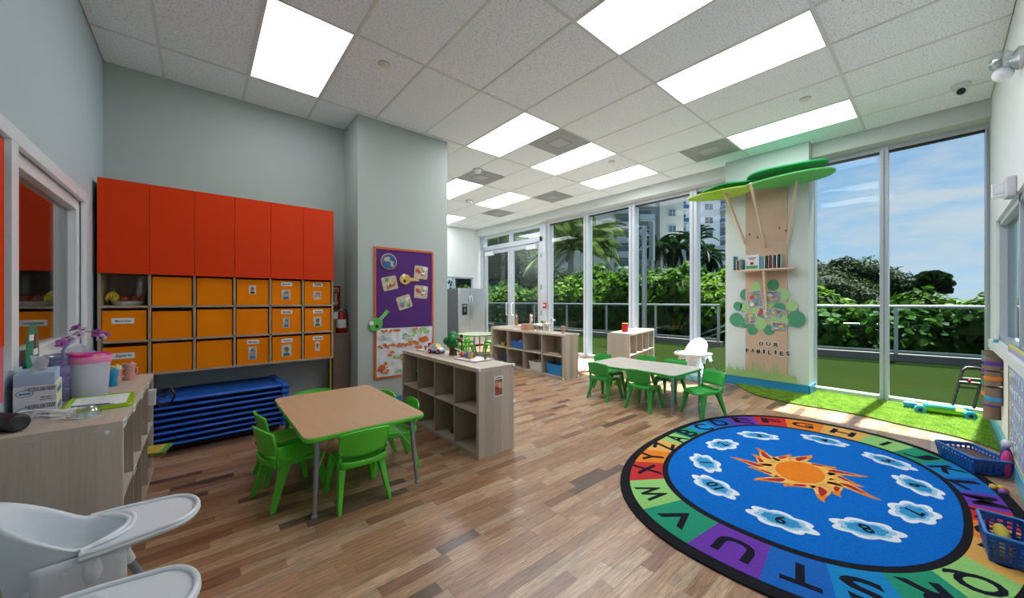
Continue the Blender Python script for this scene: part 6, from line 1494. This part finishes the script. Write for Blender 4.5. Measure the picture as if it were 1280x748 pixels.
t = thing('book', 'brown and pale picture book lying in the long blue basket', 'book', (4.46,-0.17,0.085), rad(28)); B(-0.15,0.14,-0.08,0.08,0,0.012).build('cover', mat('book_brown',(0.10,0.045,0.03),0.4), t, bevel=0.001); B(-0.148,0.138,-0.078,0.082,0.002,0.010).build('pages', paper, t)
t = thing('book', 'pale blue glossy book under the brown one in the long blue basket', 'book', (4.50,-0.13,0.065), rad(30)); B(-0.13,0.13,-0.09,0.08,0,0.014).build('cover', mat('book_glossy_blue',(0.30,0.42,0.55),0.2), t, bevel=0.001)
t = thing('book', 'stack filler book at the bottom of the long blue basket', 'book', (4.48,-0.15,0.018), rad(31)); B(-0.13,0.13,-0.07,0.07,0,0.045).build('cover', BC['teal'], t)
basket('blue perforated basket with red and yellow toys standing on the rug, right edge', (3.03,-0.215,0.014), rad(3), 0.30, 0.15, 0.135, 9, 5, 5)
for k, (x, y, z, r_, c_, lab) in enumerate(((2.95,-0.20,0.05,0.03,(0.5,0.36,0.03),'mustard toy piece in the blue basket on the rug'),(3.02,-0.22,0.05,0.03,(0.5,0.03,0.06),'red toy piece in the blue basket on the rug'),(3.09,-0.20,0.05,0.03,(0.1,0.4,0.4),'teal toy piece in the blue basket on the rug'))):
    t = thing('toy_piece', lab, 'toy', (x,y,0.02)); MB().lathe([(0.028,0),(0.03,0.04),(0.02,0.075),(0.005,0.09)],14).build('body', mat('toy_piece_%d' % k, c_, 0.5), t, smooth=50)
t = thing('toy_piece', 'long mustard soft toy lying across the blue basket on the rug', 'toy', (3.02,-0.20,0.12)); MB().ball((0,0,0),(0.10,0.026,0.022),14).build('body', mat('toy_mustard',(0.42,0.33,0.03),0.8,var=0.2,scale=60), t, smooth=60)
t = thing('push_mower', 'green and blue toy lawn mower with a black handle lying on the turf', 'toy', (6.26, -0.03, 0.035), rad(100))
gl_ = mat('toy_lime_green',(0.22,0.55,0.02),0.35); cy_b = mat('toy_sky_blue',(0.02,0.30,0.62),0.35)
MB().prism(rr_poly(-0.17,0.19,-0.09,0.09,0.06),0.0,0.05).build('deck', gl_, t, bevel=0.012, seg=3)
MB().prism(rr_poly(-0.08,0.16,-0.03,0.10,0.04),0.05,0.085).build('top_cover', mat('toy_turquoise',(0.05,0.50,0.55),0.35), t, bevel=0.012, seg=3)
MB().box(-0.05,0.04,-0.093,-0.09,0.012,0.04).build('black_label', black, t)
for x, y in ((-0.18,-0.09),(0.02,-0.11),(-0.17,0.10),(0.19,0.10)):
    w_ = MB().tube([(x,y-0.025,0.015),(x,y+0.025,0.015)],0.045,18).build('wheel', cy_b, t, smooth=40); MB().tube([(x,y-0.028,0.015),(x,y+0.028,0.015)],0.018,12).build('hub', black, w_, smooth=40)
MB().tube([(0.02,-0.09,0.02),(0.10,-0.09,0.018),(0.17,-0.09,0.02),(0.25,-0.09,0.02)],[0.032,0.03,0.03,0.03],12).build('roller', redm, t, smooth=50); MB().tube([(0.20,-0.09,0.02),(0.29,-0.09,0.02)],0.036,14).build('end_roller', cy_b, t, smooth=50)
bp = MB(); p0, p1 = Vector((-0.14,-0.06,0.06)), Vector((-0.14,-0.20,0.02))
hm = []
for s_ in (-0.075, 0.075):
    hm.append([( -0.16+s_, -0.10, 0.06),(-0.22+s_, -0.21, 0.26),(-0.275+s_,-0.31,0.44)])
hd_ = MB().tube(hm[0],0.013,8).tube(hm[1],0.013,8).tube([hm[0][2],(-0.325,-0.335,0.475),(-0.235,-0.335,0.475),hm[1][2]],0.015,8)
hd_.tube([hm[0][1],hm[1][1]],0.010,8).tube([(-0.31,-0.238,0.31),(-0.16,-0.238,0.31)],0.020,8).tube([(-0.325,-0.263,0.355),(-0.175,-0.263,0.355)],0.014,8).build('push_handle', black, t, smooth=50)
MB().ball((-0.235,-0.25,0.335),0.02,10).build('red_knob', redm, t, smooth=60)
t = thing('toy_leaf', 'small orange scrap on the turf behind the toy mower', 'toy', (6.46,0.10,0.03)); MB().prism([(0,0),(0.03,0.01),(0.05,-0.02),(0.02,-0.06),(-0.01,-0.04)],0,0.012).build('scrap', mat('scrap_orange',(0.7,0.25,0.06),0.6), t)
# play mat on the floor by the windows
t = thing('play_mat', 'white play mat printed with small coloured marks, on the floor left of the window shelf', 'mat', (5.75, 4.75, 0.001), rad(8))
B(-0.55,0.55,-0.75,0.75,0,0.008).build('mat', mat('play_mat_white',(0.66,0.67,0.70),0.6), t, bevel=0.002)
mk = [MB(), MB(), MB()]; rm = random.Random(4)
for k in range(60):
    x, y, a = rm.uniform(-.5,.5), rm.uniform(-.7,.7), rm.uniform(0,3); dx, dy = 0.04*math.cos(a), 0.04*math.sin(a); nx_, ny_ = -0.008*math.sin(a), 0.008*math.cos(a)
    mk[k % 3].add([(x-dx-nx_,y-dy-ny_,0.0085),(x+dx-nx_,y+dy-ny_,0.0085),(x+dx*0.6+nx_*3,y+dy*.6+ny_*3,0.0085),(x-dx+nx_,y-dy+ny_,0.0085)],[(0,1,2,3)])
for q, c_ in zip(mk, ((0.5,0.12,0.1),(0.1,0.25,0.45),(0.12,0.35,0.2))): q.build('printed_mark', mat('mat_mark_%d' % int(c_[2]*100), c_, 0.6), t)
# ================================================================= TOYS ON THE SHELVES
toy_g = mat('toy_crown_green',(0.01,0.20,0.035),0.35); toy_b = mat('toy_trunk_brown',(0.10,0.04,0.02),0.5)
t = thing('toy_tree', 'bright green plastic toy tree with a brown trunk on the middle cube shelf', 'toy', (1.93, 3.17, TOP))
MB().lathe([(0.046,0),(0.036,0.03),(0.034,0.07),(0.04,0.09)],16).build('trunk', toy_b, t, smooth=60)
cr_ = MB()
for p, r_ in (((0,0,0.15),0.062),((-0.05,0.03,0.14),0.042),((0.05,-0.03,0.14),0.042),((0,0.01,0.185),0.052),((-0.035,-0.035,0.165),0.042),((0.035,0.035,0.165),0.042),((0.0,-0.05,0.12),0.038),((-0.03,0.0,0.11),0.04)): cr_.ball(p, r_, 12)
cr_.build('crown', toy_g, t, smooth=70)
for p, c_, r_, nm in (((0.03,-0.085,0.165),(0.65,0.12,0.01),0.017,'orange'),((0.02,-0.085,0.115),(0.7,0.7,0.66),0.018,'white'),((0.055,-0.06,0.105),(0.35,0.03,0.02),0.017,'red')): MB().ball(p, r_, 10).build('ball_fruit', mat('toy_ball_'+nm, c_, 0.4), t, smooth=60)
t = thing('toy_bird', 'small black and white toy bird clipped to the right of the toy tree crown', 'toy', (1.985,3.10,TOP)); MB().ball((0,0,0.19),(0.016,0.022,0.02),10).build('body', black, t, smooth=60); MB().ball((0.012,-0.012,0.165),(0.012,0.014,0.03),8).build('belly', paper, t, smooth=60); MB().tube([(0,0,0.0),(0,0,0.18)],0.004,6).build('peg', black, t)
t = thing('toy_car', 'chunky toy car in white, blue and yellow with red wheels, left of the toy tree', 'toy', (1.86,3.385,TOP), rad(-70))
MB().prism([(-0.085,0.016),(0.085,0.016),(0.088,0.045),(0.045,0.06),(0.02,0.092),(-0.05,0.095),(-0.085,0.06)],-0.036,0.036).build('body', white_gloss, t, rot=(PI/2,0,0), bevel=0.006)
B(-0.084,0.086,-0.039,0.039,0.012,0.03).build('blue_sill', mat('toy_car_blue',(0.02,0.10,0.30),0.35), t, bevel=0.004); MB().add([(0.045,-0.03,0.0625),(0.045,0.03,0.0625),(0.022,0.03,0.0915),(0.022,-0.03,0.0915)],[(0,1,2,3)]).box(-0.045,0.018,-0.03,0.03,0.093,0.099).build('yellow_roof', mat('toy_car_yellow',(0.65,0.45,0.02),0.35), t)
B(-0.095,-0.05,-0.032,0.032,0.05,0.105).build('red_spoiler', redm, t, bevel=0.01)
for x in (-0.055,0.055):
    for y in (-0.04,0.04): w_ = MB().tube([(x,y-0.008,0.022),(x,y+0.008,0.022)],0.022,16).build('wheel', redm, t, smooth=40); MB().tube([(x,y-0.0095,0.022),(x,y+0.0095,0.022)],0.009,10).build('hub', white_gloss, w_)
def small_tray(label, x, y, w, d, rz):
    t = thing('toy_tray', label, 'tray', (x,y,TOP), rz); MB().prism(rr_poly(-w,w,-d,d,0.02),0,0.006).build('plate', paper, t); MB().tube([(a,b,0.008) for a, b in rr_poly(-w,w,-d,d,0.02)],0.004,6,closed=True).build('rim', ply2, t, smooth=60); return t
small_tray('small white tray with a brown peg at the far end of the middle cube shelf', 1.87, 3.66, 0.07, 0.08, 0)
small_tray('white tray with assorted toy pieces at the near end of the middle cube shelf', 1.93, 2.80, 0.12, 0.15, rad(8))
def peg(label, x, y, c_, nm, h=0.045, z=TOP+0.007): t = thing('toy_peg', label, 'toy', (x,y,z)); MB().lathe([(0.012,0),(0.010,h*0.5),(0.016,h*0.7),(0.016,h),(0.005,h*1.05)],12).build('peg', mat('peg_'+nm, c_, 0.5), t, smooth=50); return t
peg('brown peg standing on the far small tray', 1.87,3.64,(0.2,0.08,0.04),'brown'); peg('brown peg standing at the right end of the near toy tray', 2.00,2.72,(0.16,0.07,0.05),'dark_brown')
rt = random.Random(17); cl_ = [('teal',(0.01,0.18,0.22)),('red',(0.5,0.04,0.03)),('white',(0.7,0.7,0.7)),('tan',(0.5,0.28,0.12)),('brown2',(0.22,0.08,0.03)),('blue2',(0.04,0.2,0.5)),('yellow2',(0.6,0.42,0.05))]
where_ = ['teal rounded toy part at the left of the heap','small red toy part at the front of the heap','white toy part in the middle of the heap','tan toy log piece on the toy heap','dark brown toy part at the right of the heap','blue toy part low in the heap','yellow toy part at the front right of the heap']
for k, (nm, c_) in enumerate(cl_):
    x, y = [(1.95,3.02),(1.90,2.95),(1.98,2.92),(1.95,2.97),(1.96,2.86),(1.91,2.88),(1.90,2.82)][k]; t = thing('toy_part', where_[k]+' on the middle cube shelf', 'toy', (x,y,TOP+(0.0075 if y < 2.95 else 0)), rad(40*k))
    MB().ball((0,0,0.024),(0.034,0.022,0.024),10).ball((0.02,0.012,0.04),(0.015,0.015,0.018),8).tube([(-0.03,0,0.02),(-0.045,0.01,0.03)],0.007,6).build('piece', mat('toypart_'+nm, c_, 0.5, var=0.2, scale=70), t, smooth=60)
t = thing('wooden_plank_toy', 'tan wooden toy plank leaning on the teal toy part', 'toy', (1.93,3.0,TOP+0.045)); B(-0.09,0.09,-0.012,0.012,0,0.008).build('plank', ply2, t, bevel=0.003, rot=(0,0.35,rad(-60)))
# inside shelf 1: baskets of dolls
t = thing('toy_basket', 'dark round basket holding dolls in the top left cell of the middle cube shelf', 'basket', (1.86, 3.66, 0.370)); MB().lathe([(0.045,0),(0.08,0.04),(0.09,0.11),(0.084,0.11),(0.07,0.04),(0.001,0.02)],22).build('bowl', mat('basket_dark_blue',(0.02,0.03,0.06),0.3), t, smooth=50)
t = thing('doll', 'small doll with brown hair sitting in the dark basket', 'doll', (1.85,3.66,0.40)); MB().ball((0,0,0.09),(0.035,0.03,0.05),12).build('body', mat('doll_cloth',(0.45,0.3,0.26),0.8), t, smooth=60); h_ = MB().ball((0,0,0.155),0.028,12).build('head', skin[0], t, smooth=60); MB().ball((0.004,0,0.168),(0.03,0.03,0.024),12).build('hair', mat('doll_hair',(0.06,0.02,0.012),0.8), h_, smooth=60)
MB().tube([(-0.01,-0.03,0.11),(-0.04,-0.05,0.09)],0.009,6).tube([(-0.01,0.03,0.11),(-0.04,0.05,0.09)],0.009,6).build('arm', skin[0], t, smooth=60)
t = thing('toy_block', 'small dark red toy lying in the bottom middle cell of the middle cube shelf', 'toy', (1.80,2.93,0.036)); MB().prism([(-0.05,0),(0.05,0),(0.02,0.05),(-0.01,0.06)],-0.02,0.02).build('block', mat('block_dark_red',(0.12,0.01,0.02),0.5), t, rot=(PI/2,0,rad(90)))
# shelf 2 toys
def at2(lx, ly): a = rad(-2); return (4.62+lx*math.cos(a)-ly*math.sin(a), 4.88+lx*math.sin(a)+ly*math.cos(a))
def bin2(label, ly, z, c_, nm, w=0.13, h=0.14, d=0.10):
    x, y = at2(-0.03, ly); t = thing('toy_bin', label, 'bin', (x,y,z), rad(-2)); m = mat('toybin_'+nm, c_, 0.35)
    loft([[(sx_*d*0.85, sy_*w*0.8, 0) for sx_, sy_ in ((-1,-1),(1,-1),(1,1),(-1,1))],[(sx_*d, sy_*w, h) for sx_, sy_ in ((-1,-1),(1,-1),(1,1),(-1,1))],[(sx_*d*0.93, sy_*w*0.93, h) for sx_, sy_ in ((-1,-1),(1,-1),(1,1),(-1,1))],[(sx_*d*0.8, sy_*w*0.76, 0.01) for sx_, sy_ in ((-1,-1),(1,-1),(1,1),(-1,1))]]).build('tub', m, t, bevel=0.004)
    MB().tube([(d*a, w*b, h) for a, b in ((-1,-1),(1,-1),(1,1),(-1,1))],0.006,6,closed=True).build('rim', m, t, smooth=50); return t
bin2('blue plastic bin with lilac toys in the upper second cell of the zebra shelf', 0.24, 0.372, (0.01,0.16,0.50), 'blue', 0.17, 0.13)
bin2('bright blue plastic bin in the bottom right cell of the zebra shelf', -0.72, 0.036, (0.01,0.25,0.60), 'bright_blue', 0.19, 0.17)
bin2('white plastic bin printed with flowers in the bottom third cell of the zebra shelf', -0.26, 0.036, (0.72,0.68,0.66), 'white', 0.17, 0.15)
x, y = at2(0, 0.24); t = thing('toy_bunch', 'lilac crumpled toy heap inside the blue bin of the zebra shelf', 'toy', (x,y,0.385)); MB().ball((0,0,0.11),(0.07,0.10,0.05),12).ball((0,-0.06,0.14),(0.04,0.05,0.04),10).build('cloth', mat('toy_lilac',(0.32,0.22,0.62),0.6,var=0.2,scale=50), t, smooth=60)
x, y = at2(-0.02, 0.80); t = thing('toy_block', 'yellow and red toy block in the upper left cell of the zebra shelf', 'toy', (x,y,0.372)); B(-0.04,0.04,-0.06,0.03,0,0.06).build('yellow_block', mat('block_yellow',(0.65,0.55,0.03),0.4), t, bevel=0.004); B(-0.03,0.03,-0.085,-0.062,0,0.05).build('red_block', redm, t, bevel=0.004)
x, y = at2(-0.02, 0.66); t = thing('storage_tube', 'dark blue upright plastic bin in the bottom left cell of the zebra shelf', 'bin', (x,y,0.036)); B(-0.06,0.06,-0.05,0.05,0,0.20).build('bin', mat('tube_blue',(0.01,0.05,0.28),0.3), t, bevel=0.008)
x, y = at2(-0.05, -0.38); t = thing('toy_block', 'small red toy with a blue base in the upper third cell of the zebra shelf', 'toy', (x,y,0.372)); B(-0.03,0.03,-0.05,0.05,0,0.015).build('base', blue_i, t, bevel=0.003); B(-0.02,0.02,-0.03,0.02,0.015,0.05).build('block', redm, t, bevel=0.004)
x, y = at2(-0.08,-0.70); t = thing('wooden_stick', 'short wooden rolling toy lying in the upper right cell of the zebra shelf', 'toy', (x,y,0.385)); MB().tube([(0,-0.08,0),(0,0.12,0)],0.012,8).ball((0,-0.09,0.0),0.013,8).build('stick', ply2, t, smooth=60)
x, y = at2(-0.06, 0.05); t = thing('alphabet_block', 'salmon pink cube block with a letter on top of the zebra shelf', 'toy block', (x,y,TOP), rad(20)); B(-0.075,0.075,-0.075,0.075,0,0.12).build('cube', mat('block_salmon',(0.55,0.28,0.20),0.6,var=0.05), t, bevel=0.006); text('N', mat('block_ochre',(0.5,0.35,0.1),0.6), t, (0.02,-0.0755,0.06), RY, h=0.06)
def animal(label, loc, rz, m, m2, L_=0.16, H_=0.16, stripes=True):
    t = thing('toy_zebra', label, 'toy', loc, rz)
    b = MB().ball((0,0,H_*0.62),(L_*0.42,L_*0.19,H_*0.17),14).tube([(L_*0.3,0,H_*0.68),(L_*0.42,0,H_*0.85),(L_*0.48,0,H_*1.0)],[L_*0.15,L_*0.11,L_*0.085],10).ball((L_*0.56,0,H_*1.03),(L_*0.16,L_*0.075,H_*0.09),12)
    b.build('body', m, t, smooth=70)
    for sx_ in (-1,1):
        for sy_ in (-1,1): MB().tube([(sx_*L_*0.27,sy_*L_*0.10,H_*0.6),(sx_*L_*0.29,sy_*L_*0.11,H_*0.32),(sx_*L_*0.27,sy_*L_*0.11,0.003)],[L_*0.08,L_*0.045,L_*0.05],8).build('leg', m, t, smooth=60)
    MB().tube([(L_*0.25,0,H_*0.80),(L_*0.36,0,H_*1.0),(L_*0.46,0,H_*1.12)],[0.006,0.012,0.008],6).build('mane', black, t); MB().tube([(-L_*0.4,0,H_*0.68),(-L_*0.5,0,H_*0.5),(-L_*0.5,0,H_*0.35)],[0.004,0.004,0.008],6).build('tail', black, t)
    for s_ in (-1,1): MB().ball((L_*0.48,s_*L_*0.06,H_*1.13),(0.005,0.005,0.014),6).build('ear', m, t)
    if stripes:
        sb = MB()
        for k in range(6):
            x_ = -L_*0.33+L_*0.13*k; q = math.sqrt(max(0.05,1-(x_/(L_*0.42))**2))
            sb.tube([(x_+0.004*math.sin(a*3), L_*0.192*q*math.cos(a), H_*0.62+H_*0.172*q*math.sin(a)) for a in [2*PI*j/12 for j in range(12)]],0.0035,5,closed=True)
        for k in range(3): 
            z_ = H_*(0.74+0.1*k); x_ = L_*(0.34+0.05*k); sb.tube([(x_+L_*0.10*math.cos(a), L_*0.11*math.sin(a), z_) for a in [2*PI*j/10 for j in range(10)]],0.003,5,closed=True)
        sb.build('stripes', m2, t)
    return t
x, y = at2(0.02,-0.42); animal('large black and white toy zebra on top of the shelf before the double door', (x,y,TOP), rad(-75), paper, black, 0.22, 0.20)
x, y = at2(-0.04,-0.18); animal('smaller pale spotted toy horse beside the large toy zebra', (x,y,TOP), rad(110), mat('toy_horse_cream',(0.5,0.42,0.33),0.6), black, 0.16, 0.15)
x, y = at2(0.08,-0.25); t = thing('toy_flower', 'green and yellow toy figure behind the toy horses', 'toy', (x,y,TOP)); MB().tube([(0,0,0),(0,0,0.14)],0.008,6).build('stem', toy_g, t); MB().ball((0,0.03,0.165),0.026,10).build('green_ball', toy_g, t, smooth=60); MB().ball((0,-0.03,0.165),0.026,10).build('yellow_ball', mat('ball_amber',(0.6,0.35,0.02),0.5), t, smooth=60)
x, y = at2(0.0,-0.82); t = thing('wooden_head_toy', 'round wooden doll head toy near the right end of the zebra shelf top', 'toy', (x,y,TOP)); MB().lathe([(0.03,0),(0.022,0.025),(0.02,0.035),(0.042,0.06),(0.048,0.085),(0.038,0.115),(0.004,0.128)],18).build('head', mat('toy_wood_pink',(0.45,0.27,0.19),0.6), t, smooth=60); MB().lathe([(0.0485,0.088),(0.040,0.117),(0.004,0.131)],18).build('cap', mat('toy_cap_brown',(0.25,0.14,0.1),0.6), t, smooth=60)
def figure(label, x, y, c_, nm, h=0.22):
    t = thing('toy_figure', label, 'toy', (x,y,TOP)); k = h/0.22
    MB().lathe([(0.032*k,0),(0.034*k,0.02*k),(0.026*k,0.10*k),(0.018*k,0.14*k)],14).build('body', mat('figure_'+nm, c_, 0.7, var=0.3, scale=60), t, smooth=60); MB().ball((0,0,0.17*k),0.03*k,12).build('head', mat('figure_'+nm, c_, 0.7), t, smooth=60)
    for s_ in (-1,1): MB().ball((0,s_*0.018*k,0.198*k),(0.008*k,0.008*k,0.014*k),6).build('ear', mat('figure_'+nm, c_, 0.7), t)
    MB().ball((-0.02*k,-0.02*k,0.165*k),0.012*k,8).build('muzzle', paper, t, smooth=60)
    return t
figure('brown toy animal figure standing on the rear cube shelf, left one', 5.30,6.05,(0.30,0.15,0.06),'brown',0.26); figure('white and brown toy dog figure on the rear cube shelf, right one', 5.62,5.92,(0.45,0.32,0.25),'cream',0.26)
# shelf 3 toys; local frame of the shelf
def at3(lx, ly): a = rad(103); return (5.97+lx*math.cos(a)-ly*math.sin(a), 3.62+lx*math.sin(a)+ly*math.cos(a))
x, y = at3(0.02, 0.33); t = thing('board_book_box', 'red and yellow boxed set of board books on the window shelf', 'book', (x,y,TOP), rad(30)); B(-0.07,0.07,-0.05,0.05,0,0.15).build('box', mat('bookbox_yellow',(0.65,0.42,0.02),0.4,var=0.25,scale=20), t, bevel=0.002); B(-0.071,-0.0701,-0.05,0.05,0,0.15).build('red_spine_side', redm, t); B(-0.07,-0.0,-0.0512,-0.05,0,0.15).build('red_front', redm, t); text('WILD', paper, t, (-0.035,-0.0515,0.095), RY, w=0.05); text('ANIMALS', paper, t, (-0.035,-0.0515,0.06), RY, w=0.055)
B(0.0,0.07,-0.0512,-0.05,0.06,0.15).build('blue_print', mat('print_cyan',(0.1,0.42,0.5),0.5), t)
x, y = at3(0.0,-0.15); t = thing('craft_pieces', 'few small coloured craft pieces on a white sheet, window shelf top', 'toy', (x,y,TOP)); B(-0.14,0.14,-0.06,0.06,0,0.003).build('sheet', paper, t)
for k in range(6): MB().ball((-0.11+0.045*k,0.02*(-1)**k,0.015),0.014,8).build('piece', mat('craft_%d' % k, [(0.6,0.4,0.03),(0.1,0.4,0.2),(0.6,0.15,0.03),(0.05,0.3,0.5),(0.6,0.6,0.6),(0.5,0.05,0.1)][k], 0.5), t, smooth=60)
x, y = at3(0.02,0.10); t = thing('folded_cloth', 'small heap of white tissue lying on the window shelf top', 'cloth', (x,y,TOP)); MB().ball((0,0,0.012),(0.06,0.04,0.02),10).ball((0.04,0.02,0.02),(0.03,0.03,0.024),8).build('cloth', paper, t, smooth=60)
def cube_stack(label, ly, z, c_, nm, cells, cs=0.055):
    x, y = at3(-0.05, ly); t = thing('toy_bricks', label, 'toy blocks', (x,y,z), rad(103)); m = mat('bricks_'+nm, c_, 0.35, var=0.1, scale=30); b0 = None
    for a, b in cells:
        p = (0, a*cs, b*cs)
        if b0 is None: b0 = MB().box(-cs*0.48,cs*0.48,-cs*0.48,cs*0.48,0,cs*0.94).lathe([(cs*0.2,cs*0.9),(cs*0.2,cs*1.0)],10).build('toy_brick', m, t, bevel=0.004, loc=p)
        else: inst(b0, 'toy_brick', t, p)
    return t
# local +Y of shelf three points to its left in the photograph
cube_stack('blue toy bricks piled high in the third cell of the window shelf', -0.17, 0.372, (0.01,0.16,0.30), 'blue', [(0,0),(1,0),(-1,0),(0,1),(1,1),(-1,1),(0,2),(1,2),(0,3),(1,3)], 0.06)
cube_stack('low dull blue toy bricks in the second cell of the window shelf', 0.16, 0.372, (0.08,0.17,0.26), 'dull_blue', [(0,0),(1,0),(-1,0),(0,1),(1,1)], 0.055)
cube_stack('green tube above a red tube in the last cell of the window shelf, green part', -0.44, 0.52, (0.05,0.55,0.12), 'green', [(0,0),(0,1)], 0.075); cube_stack('red block under the green one in the last cell of the window shelf', -0.44, 0.372, (0.50,0.01,0.04), 'red', [(0,0),(0,1)], 0.074)
x, y = at3(-0.05,0.60); t = thing('toy_truck', 'small yellow and black toy truck in the first cell of the window shelf', 'toy', (x,y,0.372)); B(-0.04,0.04,-0.05,0.05,0.02,0.07).build('body', mat('truck_amber',(0.6,0.32,0.02),0.4), t, bevel=0.006); MB().tube([(-0.045,-0.03,0.02),(0.045,-0.03,0.02)],0.02,12).tube([(-0.045,0.03,0.02),(0.045,0.03,0.02)],0.02,12).build('wheels', black, t, smooth=40)
x, y = at3(-0.06,-0.14); t = thing('toy_ball', 'orange toy ball in a lower cell of the window shelf', 'toy', (x,y,0.034)); MB().ball((0,0,0.045),0.045,14).build('ball', mat('ball_orange',(0.6,0.15,0.04),0.5), t, smooth=60); MB().tube([(0.0455*math.cos(2*PI*k/20),0.0455*math.sin(2*PI*k/20),0.045) for k in range(20)],0.002,5,closed=True).build('seam', paper, t)
x, y = at3(-0.08,0.52); t = thing('toy_frog', 'lime green toy shapes low on the floor under the pale table', 'toy', (4.75,3.15,0)); MB().ball((0,0,0.045),(0.05,0.04,0.045),12).ball((0.09,-0.05,0.04),(0.045,0.04,0.04),12).build('body', mat('toy_lime',(0.35,0.62,0.03),0.4), t, smooth=60); MB().ball((0.02,0.03,0.09),0.012,8).ball((0.02,-0.03,0.09),0.012,8).build('eyes', paper, t)
# dark air around: small items on the ledge of the pier are left to the photo
